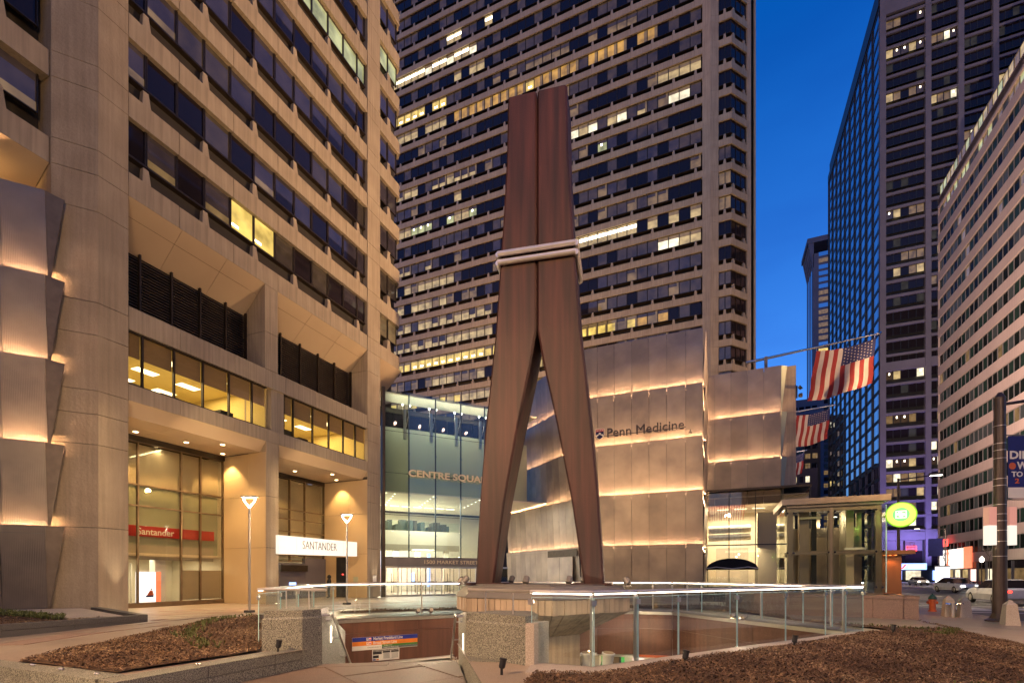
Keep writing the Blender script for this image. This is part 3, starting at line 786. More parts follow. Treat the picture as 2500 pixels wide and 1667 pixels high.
# handrails
def handrail(a, sgn, label, z0, slope, L):
    t = thing('handrail', (a[0], a[1], z0), label, 'handrail')
    fr = Frame(a, (-0.543, 0.84))
    off = .12 * sgn
    P = [fr.p(0, 0, z0), fr.p(0.02, off, z0), fr.p(.35, off, z0), fr.p(L, off, z0 - slope * (L - .35))]
    MB('steel_satin').path(P, .024, 10).build('rail', t)
    for u in (.3, 1.1, 2.0, 2.9):
        if u < L:
            z = z0 - slope * max(0, u - .35)
            MB('steel_satin').path([fr.p(u, 0, z - .13), fr.p(u, off, z - .13), fr.p(u, off, z - .02)], .011, 6).lathe([(.035, 0), (.035, .012)], fr.p(u, 0, z - .13), 8, axis=fr.v * sgn).build('bracket', t)
handrail((-7.04, 7.18), -1, 'stainless handrail sloping down the left side of the stairs', .93, .60, 3.6)
handrail((-4.4, 8.02), 1, 'stainless handrail sloping down the right side of the stairs', .93, .60, 3.2)

# station sign on the red wall ------------------------------------------
sg = thing('station_sign', tuple(FL.p(1.5, -.02, -.5)), 'blue, orange and white station sign on the red stone wall', 'sign')
MB('white_paint').box(.45, 2.62, -.03, -.002, -.70, -.285, fr=FL).build('sign_board', sg)
surf('sign_navy', (0.015, 0.03, 0.30), None, 3, 0.5); surf('sign_orange', (0.80, 0.24, 0.02), None, 3, 0.5); surf('sign_leaf', (0.06, 0.20, 0.03), None, 3, 0.5); surf('sign_slate', (0.10, 0.14, 0.15), None, 3, 0.5)
MB('sign_navy').box(.45, 2.62, -.034, -.030, -.42, -.285, fr=FL).build('blue_band', sg)
MB('sign_orange').box(.45, 2.62, -.034, -.030, -.555, -.42, fr=FL).build('orange_band', sg)
MB('sign_leaf').box(1.40, 2.62, -.034, -.030, -.625, -.557, fr=FL).build('green_band', sg)
MB('sign_slate').box(1.40, 2.62, -.034, -.030, -.69, -.627, fr=FL).build('grey_band', sg)
text('line_name', 'Market Frankford Line', FL.p(1.12, -.036, -.395), FL.u, sg, .10, 'white_paint', .98, .002, bold=.01)
text('line_name', 'Broad Street Line', FL.p(1.12, -.036, -.53), FL.u, sg, .10, 'white_paint', .78, .002, bold=.01)
text('line_note', 'Concourse access to', FL.p(.93, -.032, -.64), FL.u, sg, .035, 'black_letter', .44, .002)
text('line_note', 'Trolley Lines', FL.p(1.46, -.036, -.612), FL.u, sg, .042, 'white_paint', .28, .002)
text('line_note', 'Regional Rail Lines', FL.p(1.46, -.036, -.678), FL.u, sg, .042, 'white_paint', .5, .002)
for z in (-.395, -.53):
    b = MB('white_paint').box(.90, .97, -.037, -.034, z, z + .085, fr=FL).box(.985, 1.05, -.037, -.034, z, z + .085, fr=FL)
    b.box(.912, .958, -.039, -.037, z + .035, z + .07, 'sign_navy' if z > -.5 else 'sign_orange', fr=FL)
    b.box(.995, 1.04, -.039, -.037, z + .02, z + .045, 'sign_navy', fr=FL).box(1.0, 1.045, -.039, -.037, z + .05, z + .065, 'neon_red', fr=FL)
    b.build('transit_mark', sg)
hs = thing('hours_sign', tuple(FL.p(1.5, -.02, -.9)), 'small black and white opening hours table under the station sign', 'sign')
MB('white_paint').box(1.09, 1.99, -.02, -.002, -1.08, -.715, fr=FL).build('sign_board', hs)
h = MB('black_letter')
for u0, u1, z0, z1 in ((1.11, 1.97, -.765, -.73), (1.11, 1.40, -.87, -.775), (1.43, 1.68, -.835, -.775), (1.71, 1.97, -.835, -.775), (1.11, 1.30, -.99, -.90)):
    h.box(u0, u1, -.024, -.020, z0, z1, fr=FL)
h.build('printed_block', hs)
h = MB('sign_slate')
for r in range(5):
    for u0, u1 in ((1.45, 1.66), (1.73, 1.95)): h.box(u0, u1, -.024, -.020, -.87 - r * .036, -.857 - r * .036, fr=FL)
h.build('printed_row', hs)
MB('sign_navy').box(1.11, 1.20, -.025, -.020, -1.06, -1.02, fr=FL).box(1.22, 1.30, -.025, -.020, -1.06, -1.02, 'sign_orange', fr=FL).build('printed_key', hs)
text('hours_title', 'THIS STATION IS OPEN', FL.p(1.2, -.025, -.757), FL.u, hs, .022, 'white_paint', .6, .001)

# ================================================================== pedestal
PED = [vw(-1.50, 13.2), vw(-1.14, 12.15), vw(.89, 10.8), vw(2.97, 12.2), vw(3.05, 14.0), vw(1.9, 15.4), vw(-.5, 15.6), vw(-1.45, 14.6)]
PC = vw(.85, 13.4)
pd = thing('pedestal', (PC[0], PC[1], -4.2), 'board marked concrete pedestal flaring up under the brown sculpture', 'pedestal')
def shrink(P, k, c=PC): return [(c[0] + (x - c[0]) * k, c[1] + (y - c[1]) * k) for x, y in P]
STEM = shrink(PED, .45)
MB('board_concrete').prism(STEM, -4.2, .14).build('stem', pd)
MB('dark_recess').prism(shrink(PED, .975), .80, 1.145).build('band_core', pd)
MB('cap_metal').hexa([(x, y, 1.15) for x, y in shrink(PED, 1.02)], [(x, y, 1.43) for x, y in shrink(PED, .92)]).build('cap', pd)
MB('cap_metal').prism(shrink(PED, .80), 1.43, 1.47).build('base_plate', pd)
ii = 0
for e in range(len(PED)):
    a, b = PED[e], PED[(e + 1) % len(PED)]; L = math.hypot(b[0] - a[0], b[1] - a[1]); fr = Frame(a, (b[0] - a[0], b[1] - a[1]))
    a2, b2 = STEM[e], STEM[(e + 1) % len(STEM)]
    nb = max(4, int(L / .17))
    vis = e in (0, 1, 2, 3)
    for k in range(nb):
        f0, f1 = k / nb, (k + 1) / nb
        pr_ = rnd.uniform(0, .02)
        if vis: MB('board_concrete').box(L * f0 + .007, L * f1 - .007, -pr_, .06, .80, 1.142, fr=fr).build('board', pd)
        T0 = Vector((*[a[i] + (b[i] - a[i]) * f0 for i in (0, 1)], .80)); T1 = Vector((*[a[i] + (b[i] - a[i]) * f1 for i in (0, 1)], .80))
        B0 = Vector((*[a2[i] + (b2[i] - a2[i]) * f0 for i in (0, 1)], .14)); B1 = Vector((*[a2[i] + (b2[i] - a2[i]) * f1 for i in (0, 1)], .14))
        cn = (T1 - T0).cross(B0 - T0).normalized()
        if cn.z > 0: cn = -cn
        g0, g1 = .05, .95
        q = [T0.lerp(T1, g0), T0.lerp(T1, g1), B0.lerp(B1, g1), B0.lerp(B1, g0)]
        if vis: MB('board_concrete').hexa([x - cn * .05 for x in q], [x + cn * (pr_ * .8) for x in q]).build('board', pd)
# core of the flare
MB('board_concrete').hexa([(x, y, .14) for x, y in shrink(STEM, .98)], [(x, y, .80) for x, y in shrink(PED, .975)]).build('flare_core', pd)

# ================================================================== sculpture: a plain tall steel pair of pylons
SC = Vector((*vw(.78, 13.3), 1.47))
yaw = VIEW + R(-13)
FS = Frame((SC.x, SC.y, SC.z), (math.cos(yaw), math.sin(yaw)))
sc_ = thing('steel_sculpture', tuple(SC), 'tall brown weathering steel sculpture of two plain tapering legs', 'sculpture')
def leg(sgn):
    mb = MB('corten')
    # (z, inner x, outer x, half depth)
    prof = [(0, 1.22, 1.74, .42), (2.2, .90, 1.60, .48), (4.2, .52, 1.42, .53), (5.8, .17, 1.24, .56), (6.7, .012, 1.13, .58), (9.6, .010, .92, .58), (11.4, .010, .82, .56), (13.0, .012, .79, .55)]
    rings = []
    for z, xi, xo, hd in prof:
        b_ = .05
        a, c = (xi, xo) if sgn > 0 else (-xo, -xi)
        rings.append([FS.p(x, y, z) for x, y in ((a + b_, -hd), (c - b_, -hd), (c, -hd + b_), (c, hd - b_), (c - b_, hd), (a + b_, hd), (a, hd - b_), (a, -hd + b_))])
    base = 0
    for r in rings: mb.v += [tuple(p) for p in r]
    n = 8
    for k in range(len(rings) - 1):
        for i in range(n):
            j = (i + 1) % n; mb.f.append((k * n + i, k * n + j, (k + 1) * n + j, (k + 1) * n + i)); mb.mi.append(0)
    mb.f.append(tuple(reversed(range(n)))); mb.mi.append(0)
    t = (len(rings) - 1) * n; mb.f.append(tuple(t + i for i in range(n))); mb.mi.append(0)
    o = mb.build('leg', sc_)
    MB('corten').box(.9 * sgn - (0 if sgn > 0 else 1.05) + 0, .9 * sgn + (1.05 if sgn > 0 else 0), -.6, .6, -.03, .03, fr=FS).build('foot_plate', sc_)
leg(-1); leg(1)
cb = MB('steel')
for z in (8.55, 8.78):
    c = [FS.p(x, y, z) for x, y in ((-1.03, -.66), (1.03, -.66), (1.03, .66), (-1.03, .66), (-1.03, -.66))]
    cb.path(c, .075, 12)
cb.build('band', sc_)
# spotlights around the sculpture's feet
for i, (u, v, az) in enumerate([(-2.25, -.3, 30), (-1.9, -.95, 50), (-1.05, .9, 80), (-.2, -1.1, 90), (.9, -1.15, 90), (1.1, .9, 100), (2.35, -.7, 150)]):
    p = FS.p(u, v, 0); p.z = 1.47 if abs(u) < 2 else 1.44
    t = thing('spotlight', tuple(p), ['small spotlight at the outer left of the sculpture foot', 'small spotlight before the left sculpture leg', 'small spotlight behind the left sculpture leg', 'round spotlight midway between the two legs', 'flat spotlight beside the right sculpture leg', 'small spotlight behind the right sculpture leg', 'square spotlight on the right end of the pedestal'][i], 'spotlight', 'spotlights on the pedestal top')
    MB('cap_metal').box(p.x - .05, p.x + .05, p.y - .05, p.y + .05, p.z - .02, p.z + .02).build('base', t)
    MB('cap_metal').lathe([(.07, 0), (.085, .03), (.085, .17), (.06, .2)], (p.x, p.y, p.z + .04), 10, axis=(math.cos(R(az)) * .6, math.sin(R(az)) * .6, .8)).build('lamp_head', t)
# ================================================================== glass railings round the court
def railing(pts, label, zb, zt, posts, led=True, clamps=True, fullposts=(), name='glass_railing'):
    t = thing(name, (pts[0][0], pts[0][1], zb), label, 'railing', 'glass railings round the sunken court')
    n = len(pts)
    for i in range(n - 1):
        a, b = pts[i], pts[i + 1]; L = math.hypot(b[0] - a[0], b[1] - a[1]); fr = Frame(a, (b[0] - a[0], b[1] - a[1]))
        MB('rail_glass').box(.015, L - .015, -.006, .006, zb + .01, zt - .09, fr=fr).build('glass_pane', t)
        e = MB('glass_edge'); e.box(.009, .0148, -.0075, .0075, zb + .01, zt - .09, fr=fr).box(L - .0148, L - .009, -.0075, .0075, zb + .01, zt - .09, fr=fr)
        e.box(.015, L - .015, -.0075, .0075, zt - .0895, zt - .084, fr=fr); e.build('pane_edge', t)
        MB('steel').tube(fr.p(-.004, 0, zt), fr.p(L + .004, 0, zt), .026, n=12).build('top_rail', t)
        if led: MB('led_strip').box(.03, L - .03, -.012, .012, zt - .036, zt - .0262, fr=fr).build('led_strip', t)
        if i in posts:
            MB('steel').tube(fr.p(0, .045, zb - .02), fr.p(0, .045, zt - .02), .021 if i not in fullposts else .032, n=10).build('post', t)
        if clamps:
            MB('steel_satin').box(-.045, .045, -.02, .02, zt - .20, zt - .12, fr=fr).build('clamp', t)
    return t
NEAR = [(-2.62, 6.92), (-1.66, 6.95), (-1.14, 7.72), (-.6, 8.56), (.34, 9.91), (1.28, 11.22), (2.22, 12.64), (2.74, 13.32), (3.23, 13.98)]
ZB, ZT = .365, 1.455
railing(NEAR, 'near glass railing with lit handrail on the right of the court', ZB, ZT, (1, 2, 7), fullposts=(2, 7))
FAR = [(3.23, 13.98), (2.75, 14.81), (2.2, 15.53), (1.27, 16.7), (.4, 17.75), (-.51, 18.8), (-1.02, 19.35), (-1.6, 19.65), (-2.32, 19.6), (-3.4, 19.45), (-4.6, 18.95), (-5.8, 17.95), (-7.0, 16.95), (-8.2, 15.95), (-9.5, 14.3), (-10.6, 12.9)]
railing(FAR, 'far glass railing with lit handrail behind the brown sculpture', .365, 1.435, (1, 3, 6, 8, 10, 12, 14))
railing([(-11.3, 12.0), (-10.6, 12.9)], 'short glass railing at the back corner beyond the stairs', .365, 1.435, (1,))
railing([(-8.2, 6.72), (-8.95, 7.9), (-9.75, 9.15), (-10.5, 10.4), (-11.3, 12.0)], 'glass railing with lit handrail left of the stairs', .34, 1.43, (1, 2, 3))
# plain tube rails standing on the two granite blocks
def toprail(pts, z, zb, label, us):
    t = thing('block_rail', (pts[0][0], pts[0][1], zb), label, 'railing')
    MB('steel').path([(x, y, z) for x, y in pts], .027, 12).build('top_rail', t)
    for x, y in us: MB('steel').tube((x, y, zb), (x, y, z), .012, n=8).build('post', t)
toprail([(-8.2, 6.72), (-7.1, 6.98), (-6.75, 6.98)], 1.43, 1.05, 'plain steel handrail on top of the left granite block', [(-7.62, 6.86), (-7.17, 6.98)])
toprail([(-3.98, 7.45), (-3.3, 7.28), (-2.62, 6.92)], 1.452, 1.06, 'plain steel handrail on top of the right granite block', [(-3.62, 7.38), (-3.02, 7.16)])

# ================================================================== planting beds
rr = random.Random(3)
def bedz(x, y): return gz(x, y) + .03 + .018 * math.sin(x * 3.1 + y * 1.3) * math.sin(y * 2.7 - x)
nr = np.random.default_rng(5)
def bed(name, P, label, dens, dmax=30, lift=0.0):
    o = sheet(name, P, [], .22, 'soil', lambda x, y: bedz(x, y) + lift, kind='stuff', label=label, jitter=.03, rr=rr)
    # wood chips
    xs = [p[0] for p in P]; ys = [p[1] for p in P]
    V = []; F = []; M = []
    area = (max(xs) - min(xs)) * (max(ys) - min(ys)); N_ = int(area * dens)
    X = nr.uniform(min(xs), max(xs), N_); Y = nr.uniform(min(ys), max(ys), N_)
    A = nr.uniform(0, 6.28, N_); T = nr.normal(0, .45, N_); S = nr.uniform(.007, .024, N_)
    for x, y, a, t, s_ in zip(X, Y, A, T, S):
        if not inpoly(x, y, P): continue
        q = screen((x, y, .3))
        if q is None or q[0] < -200 or q[0] > 2700 or q[1] > 1760: continue
        keep = min(1.0, (9.0 / max(4, q[2])) ** 1.3)
        if rr.random() > keep: continue
        s2 = s_ * max(1.0, q[2] / 11)
        c, s = math.cos(a), math.sin(a); w = s2 * .35; z = bedz(x, y) + lift + .008 + rr.random() * .03
        dz = math.sin(t) * s2
        b = len(V)
        V += [(x - c * s2 + s * w, y - s * s2 - c * w, z - dz), (x + c * s2 + s * w, y + s * s2 - c * w, z + dz), (x + c * s2 - s * w, y + s * s2 + c * w, z + dz + w * .6), (x - c * s2 - s * w, y - s * s2 + c * w, z - dz + w * .6)]
        F.append((b, b + 1, b + 2, b + 3)); r = rr.random() + .22 * math.sin(x * 2.1 + 1.3 * math.sin(y * 1.7)) * math.cos(y * 1.9 + x * .6); M.append(2 if r < .36 else 0 if r < .74 else 1 if r < .97 else 3)
    mb = MB('chip_0', 'chip_1', 'chip_2', 'chip_3'); mb.v = V; mb.f = F; mb.mi = M
    mb.build('wood_chips', o, kind='stuff')
    return o
bed('mulch_bed', BED_L, 'brown wood chip bed left of the stairs', 2200)
bed('mulch_bed', BED_R, 'brown wood chip bed filling the lower right', 3400)
bed('mulch_bed', BED_B, 'wood chip bed behind the court', 700)
# weeds along the edges
def weeds(name, pts, label, n, h=.12, mat='leaf'):
    mb = MB(mat, 'dry_twig')
    for _ in range(n):
        i = rr.randrange(len(pts) - 1); f = rr.random(); a, b = pts[i], pts[i + 1]
        x = a[0] + (b[0] - a[0]) * f + rr.gauss(0, .12); y = a[1] + (b[1] - a[1]) * f + rr.gauss(0, .12); z = bedz(x, y) + (0.28 if 'planter' in label else 0)
        for k in range(rr.randint(4, 9)):
            an = rr.uniform(0, 6.28); l = rr.uniform(.3, 1) * h; w = .007 + .008 * rr.random(); cx, sy = math.cos(an), math.sin(an)
            p0 = Vector((x, y, z)); p1 = p0 + Vector((cx * l * .5, sy * l * .5, l)); s_ = Vector((-sy * w, cx * w, 0))
            mb.face([p0 - s_ * .4, p0 + s_ * .4, p1 + s_, p1 - s_])
    return mb.build(name, kind='stuff', label=label)
weeds('weeds', [(-8.5, 5.9), (-11.0, 7.2), (-13.6, 9.6), (-14.1, 11.2)], 'small green weeds along the far edge of the left bed', 150, .13)
weeds('weeds', [(5.0, 15.5), (6.6, 18.6), (3.2, 19.5)], 'sparse weeds below the pink granite wall', 120, .12)
weeds('weeds', [(1.5, 7.0), (4.5, 10.0), (3.4, 6.0)], 'sparse weeds in the lower right bed', 40, .10)
# bare twigs behind the far railing
tw = MB('dry_twig')
for _ in range(230):
    x = rr.uniform(-.6, 2.6); y = rr.uniform(20.0, 21.6) - (x * .4 if x > 0 else 0); p = Vector((x, y, .3))
    for k in range(3):
        q = p + Vector((rr.uniform(-.12, .12), rr.uniform(-.12, .12), rr.uniform(.08, .22))); tw.tube(p, q, .006, .004, 4, cap=False); p = q
tw.build('bare_twigs', kind='stuff', label='bare brown twigs of a low shrub behind the far railing')

# raised planter at the far left
pl = thing('planter', (-17.9, 8, 0), 'low dark granite planter at the lower left', 'planter')
y = 10.1
for k in range(6):
    y1 = y - 1.62
    if k == 0: y1 = 8.3
    MB('dark_granite').box(-18.2, -17.9, y1 + .008, y, -.05, .20).build('wall_stone', pl)
    MB('dark_granite').box(-18.3, -17.885, y1 + .008, y, .206, .355).build('top_stone', pl)
    y = y1
PE = Frame((-17.9, 10.1), (-6.55, 1.8))
MB('dark_granite').box(.31, 6.8, -.3, 0, -.05, .355, fr=PE).build('side_stone', pl)
MB('pale_granite').prism([(-18.3, 9.85), (-24.4, 11.55), (-25.25, 10.6), (-29.2, 6.2), (-30, 5.6), (-28.8, 5.2), (-25.0, 9.2), (-19.2, 8.75)], .10, .345).build('ledge', pl)
bed('mulch_bed', [(-18.32, 9.4), (-19.2, 8.72), (-25.0, 9.15), (-28.7, 5.1), (-29, 0.6), (-18.32, 0.6)], 'wood chip bed inside the dark granite planter', 350, lift=.0 + .25)
weeds('weeds', [(-19.3, 8.5), (-22, 8.7), (-25, 8.9)], 'green weeds in the planter by the left pier', 260, .2)
MB('soil').prism([(-18.32, 9.3), (-19.2, 8.7), (-25.0, 9.15), (-28.7, 5.1), (-29, 0.6), (-18.32, 0.6)], 0, .26).build('planter_soil', pl)

# metal studs on the copings
STUD = ['nearest the left frame edge beside the bed tip', 'at the near tip of the left bed', 'midway along the near edge of the left bed', 'before the corner of the low granite wall', 'on top of the low granite wall by the ramp', 'first up the far edge of the left bed', 'second up the far edge of the left bed', 'third and farthest up the far edge of the left bed']
studs = [(-10.0, 4.6, 0), (-9.4, 3.85, 0), (-8.6, 3.83, 0), (-7.75, 3.84, 0), (-7.25, 4.9, 1), (-11.2, 6.7, 0), (-12.4, 8.0, 0), (-13.7, 9.9, 0)]
for i, (x, y, k) in enumerate(studs):
    z = gz(x, y) + .018
    if k: z = .348
    s_ = MB('steel_satin'); s_.lathe([(.018, 0), (.022, .012), (.012, .028)], (x - .03, y, z), 8).lathe([(.018, 0), (.022, .012), (.012, .028)], (x + .03, y, z), 8)
    s_.build('metal_stud', cat='stud', label='pair of shiny steel studs, ' + STUD[i], group='steel studs on the stone edges', origin=(x, y, z))

# black bed spotlights
for i, (x, y, lab) in enumerate([(-6.95, 6.05, 'black bed spotlight before the left granite block'), (-2.72, 6.05, 'black bed spotlight before the right granite block'), (-.45, 7.8, 'black bed spotlight beside the near coping, nearest the bucket lamps'),
                         (1.35, 10.55, 'black bed spotlight halfway along the near coping'), (3.75, 13.75, 'black bed spotlight at the far tip of the near coping')]):
    z = gz(x, y) + (.02 if i else .02)
    if i == 0: x, y, z = -7.2, 6.3, .345
    t = thing('bed_spotlight', (x, y, z), lab, 'spotlight', 'black spotlights in the beds')
    MB('black_paint').tube((x, y, z - .05), (x, y, z + .09), .02, n=8).build('stake', t)
    MB('black_paint').lathe([(.035, 0), (.045, .02), (.045, .11), (.052, .12), (.052, .14)], (x, y, z + .07), 12, axis=(.15, .1, 1)).build('lamp_head', t)
# two white can floodlights low in the court, two grey ones on the far coping
for i, (px_, lab) in enumerate([(-2.02, 'left one of two white can floodlights behind the near railing'), (-1.72, 'right one of two white can floodlights behind the near railing')]):
    p = Vector((px_ , 8.05 + i * .12, .12))
    t = thing('can_floodlight', tuple(p), lab, 'floodlight', 'white can floodlights')
    MB('white_paint').lathe([(.075, 0), (.085, .05), (.098, .24), (.112, .245), (.112, .275), (.098, .28)], p, 18, axis=(.12 if i else -.02, -.08, 1)).build('can', t)
    MB('chip_3').lathe([(.09, 0), (.09, .005)], p + Vector((.034 if i else -.006, -.022, .281)), 18, axis=(.12 if i else -.02, -.08, 1)).build('lens', t)
    MB('cap_metal').path([p + Vector((.10, 0, .12)), p + Vector((.13, 0, -.02)), p + Vector((-.12, 0, -.02)), p + Vector((-.09, 0, .12))], .008, 6).build('yoke', t)
    MB('steel_satin').box(p.x - .06, p.x + .06, p.y, p.y + .03, -.3, .11).build('mount', t)
for i, (x, y, lab) in enumerate([(-9.55, 14.15, 'left grey floodlight on the steel coping beyond the stairs'), (-9.25, 14.5, 'right grey floodlight on the steel coping beyond the stairs'), (.55, 17.3, 'grey floodlight on the steel coping before the twigs'), (.85, 16.95, 'second grey floodlight on the steel coping before the twigs')]):
    t = thing('court_floodlight', (x, y, .38), lab, 'floodlight', 'grey floodlights on the steel coping')
    MB('steel_satin').box(x - .04, x + .04, y - .04, y + .04, .36, .44).build('mount', t)
    MB('cap_metal').lathe([(.06, 0), (.075, .03), (.08, .17), (.07, .18)], (x, y, .44), 12, axis=(.5, -.55, .35) if i < 2 else (-.5, -.5, -.3)).build('lamp_head', t)
    MB('frosted').lathe([(.06, 0), (.06, .004)], Vector((x, y, .44)) + Vector((.5, -.55, .35) if i < 2 else (-.5, -.5, -.3)).normalized() * .182, 12, axis=(.5, -.55, .35) if i < 2 else (-.5, -.5, -.3)).build('lens', t)
MB('neon_green').box(0, 0, 0, 0, 0, 0) if False else None
light('SPOT', 'step_lamp', (-4.25, 7.95, .55), 34, (1, .74, .42), cc, .02, target=(-5.2, 6.6, 0), angle=95)
# lamps for the court; the glow lamp has no fixture
light('POINT', 'court_glow_lamp', FR.p(.5, -1.5, -.6), 25, (1, .7, .45), cc, .03)
light('SPOT', 'court_flood_lamp', (-9.2, 14.3, .7), 320, (1, .78, .52), cc, .02, target=(-5.5, 8.5, -2.0), angle=100)
light('SPOT', 'court_flood_lamp', (.7, 17.1, .7), 400, (1, .78, .52), cc, .02, target=(-3.5, 13.0, -1.0), angle=110)
light('SPOT', 'can_flood_lamp', (-2.0, 8.1, .42), 160, (1, .8, .55), cc, .02, target=(-3.2, 12.5, 1.2), angle=100)
# ================================================================== LEFT TOWER
FX = -24.5
LT = thing('office_tower', (FX - 6, 22, 0), 'tan precast office tower with deep window bands filling the left side', 'building')
F1 = Frame((FX, 0), (0, 1))           # u = world Y, v = into the building
def lz(k): return 18.87 + 3.6 * k     # underside of spandrel k
YL, YR = 13.35, 29.54
NF = 13
MB('dark_recess').box(11.2, 33.4, 1.4, 22, 0, 70, fr=F1) if False else None
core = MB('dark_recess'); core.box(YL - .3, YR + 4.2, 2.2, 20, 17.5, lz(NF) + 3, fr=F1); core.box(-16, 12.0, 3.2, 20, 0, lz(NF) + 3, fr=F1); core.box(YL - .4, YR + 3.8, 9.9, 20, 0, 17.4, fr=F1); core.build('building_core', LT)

# repeated precast pieces, 2.92 m module
SP = MB('precast').box(.012, 2.905, 0, .40, 0, 1.05)
SPh = MB('precast').box(.012, 1.83, 0, .55, 0, 1.07)
SPs = MB('precast').box(.012, .98, 0, .55, 0, 1.07)
CB = MB('precast').hexa([(-.19, .05, 1.07), (.19, .05, 1.07), (.19, .34, 1.07), (-.19, .34, 1.07)], [(-.12, .12, 1.82), (.12, .12, 1.82), (.12, .34, 1.82), (-.12, .34, 1.82)])
items = []; cbs = []
for k in range(NF):
    z = lz(k)
    for i, (y0, mb, key) in enumerate([(13.36, MB('precast').box(.012, 2.22, 0, .55, 0, 1.07), 'spandrel_a')] + [(15.6 + 2.92 * j, SP, 'spandrel_b') for j in range(4)] + [(27.28, MB('precast').box(.012, 2.25, 0, .55, 0, 1.07), 'spandrel_c')]):
        items.append((mb, key, F1.p(y0, 0, z), F1.ang))
    for y0 in (14.15, 17.0, 19.93, 22.83, 25.73, 28.65): cbs.append((CB, 'corbel_piece', F1.p(y0, 0, z), F1.ang))
pieces('spandrel_panel', LT, items); pieces('corbel', LT, cbs)
# continuous dark soffits, sills and mullion heads per floor; recess shade is put into the colour
for k in range(NF):
    z = lz(k); m = MB('dark_recess')
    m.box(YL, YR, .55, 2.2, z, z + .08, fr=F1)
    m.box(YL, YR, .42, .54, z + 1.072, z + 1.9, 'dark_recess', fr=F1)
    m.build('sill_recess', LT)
    MB('bronze').hexa([F1.p(YL, .16, z + 1.93), F1.p(YR, .16, z + 1.93), F1.p(YR, .9, z + 1.80), F1.p(YL, .9, z + 1.80)], [F1.p(YL, .16, z + 2.0), F1.p(YR, .16, z + 2.0), F1.p(YR, .9, z + 2.0), F1.p(YL, .9, z + 2.0)]).build('window_sill', LT)

def win(key, w, h, pane, blind=0.0, strip=None, low=None, curtain=0.0, fix=None, frame='bronze', fr_w=.05):
    """window unit seen from outside: frame, pane, roller blind, a ceiling light or low glow behind"""
    if key in WC: return WC[key]
    m = MB(frame)
    m.box(0, fr_w, 0, .14, 0, h).box(w - fr_w, w, 0, .14, 0, h).box(fr_w, w - fr_w, 0, .12, 0, fr_w).box(fr_w, w - fr_w, 0, .12, h - fr_w, h)
    x0, x1 = fr_w, w - fr_w
    z0, z1 = fr_w, h - fr_w
    m.box(x0, x1, .07, .09, z0, z1, pane)
    if blind: m.box(x0, x1, .05, .066, z1 - (z1 - z0) * blind, z1, strip or 'pane_dusk')
    if low: m.box(x0, x1, .05, .067, z0, z0 + (z1 - z0) * low[0], low[1])
    if curtain: m.box(x1 - (x1 - x0) * curtain, x1, .048, .064, z0, z1, 'pane_tan')
    if fix:
        for a, b, c, d in fix: m.box(x0 + (x1 - x0) * a, x0 + (x1 - x0) * b, .045, .062, z0 + (z1 - z0) * c, z0 + (z1 - z0) * d, 'tube_light')
    WC[key] = m
    return m
WC = {}
W1, H1 = 1.46, 1.70
def lw(style, w=W1):
    k = 'window_%s_%03d' % (style, int(w * 100))
    S = dict(dark=dict(pane='pane_dark'), dusk=dict(pane='pane_dusk'), blind=dict(pane='pane_dark', blind=.62, strip='pane_dusk'), dim=dict(pane='pane_dim'),
             low=dict(pane='pane_dusk', low=(.25, 'pane_tan')), yellow=dict(pane='pane_yellow', fix=[(.05, .35, .12, .2)]), green=dict(pane='pane_green', blind=.12, strip='pane_dim'), tan=dict(pane='pane_tan'))
    return win(k, w, H1, frame='bronze', **S[style]), k
edges = [13.38, 14.2, 15.6, 17.0, 18.47, 19.93, 21.38, 22.83, 24.28, 25.73, 27.2, 28.65, 29.5]
items = []
r1 = random.Random(11)
for k in range(NF):
    z = lz(k) + 1.98
    for i in range(12):
        w = edges[i + 1] - edges[i]
        st = r1.choice(['dusk', 'blind', 'blind', 'dark', 'dark', 'dim', 'low' if k < 3 else 'dusk'])
        if k == 0 and i in (4, 5): st = 'yellow'
        if k == 5 and i in (7, 8, 9, 10, 11): st = 'green'
        if k == 0 and i in (6, 8): st = 'dim'
        mb, key = lw(st, w - .02)
        items.append((mb, key, F1.p(edges[i] + .01, .18 if True else 0, z - .02 + .03), F1.ang))
pieces('window', LT, items)

# piers: chamfered precast units stacked with joints
def pier(name, poly, levels, mat, parent, fr=WF):
    for a, b in zip(levels[:-1], levels[1:]): MB(mat).prism(poly, a + .012, b - .012, fr=fr).build(name, parent)
    c = (sum(p[0] for p in poly) / len(poly), sum(p[1] for p in poly) / len(poly))
    MB('dark_recess').prism([(c[0] + (x - c[0]) * .95, c[1] + (y - c[1]) * .95) for x, y in poly], levels[0], levels[-1], fr=fr).build(name + '_core', parent)
lev = [0, 3.75, 7.3, 8.6, 9.62, 12.0, 13.4, 17.3, 18.87] + [x for k in range(NF) for x in (lz(k) + 1.07, lz(k + 1))]
pier('pier_unit', [(-24.5, 13.35), (-24.5, 12.2), (-25.5, 11.03), (-29, 11.03), (-29, 13.35)], lev, 'precast_rough', LT)
lev2 = [0, 3.35, 6.4, 9.62]
pier('pier_unit', [(-24.5, 21.48), (-24.5, 20.62), (-26.0, 20.62), (-26.0, 21.48)], lev2, 'precast_rough', LT)
pier('pier_unit', [(-24.5, 31.09), (-24.5, 29.6), (-29, 29.6), (-29, 31.09)], lev, 'precast', LT)
pier('pier_unit', [(-24.5, 21.42), (-24.5, 20.53), (-26.5, 20.53), (-26.5, 21.42)], [13.9, 16.1, 18.86], 'precast', LT)
pier('pier_unit', [(-24.6, 21.98), (-24.6, 21.05), (-26.5, 20.75), (-26.5, 21.98)], [10.34, 12.88], 'precast', LT)
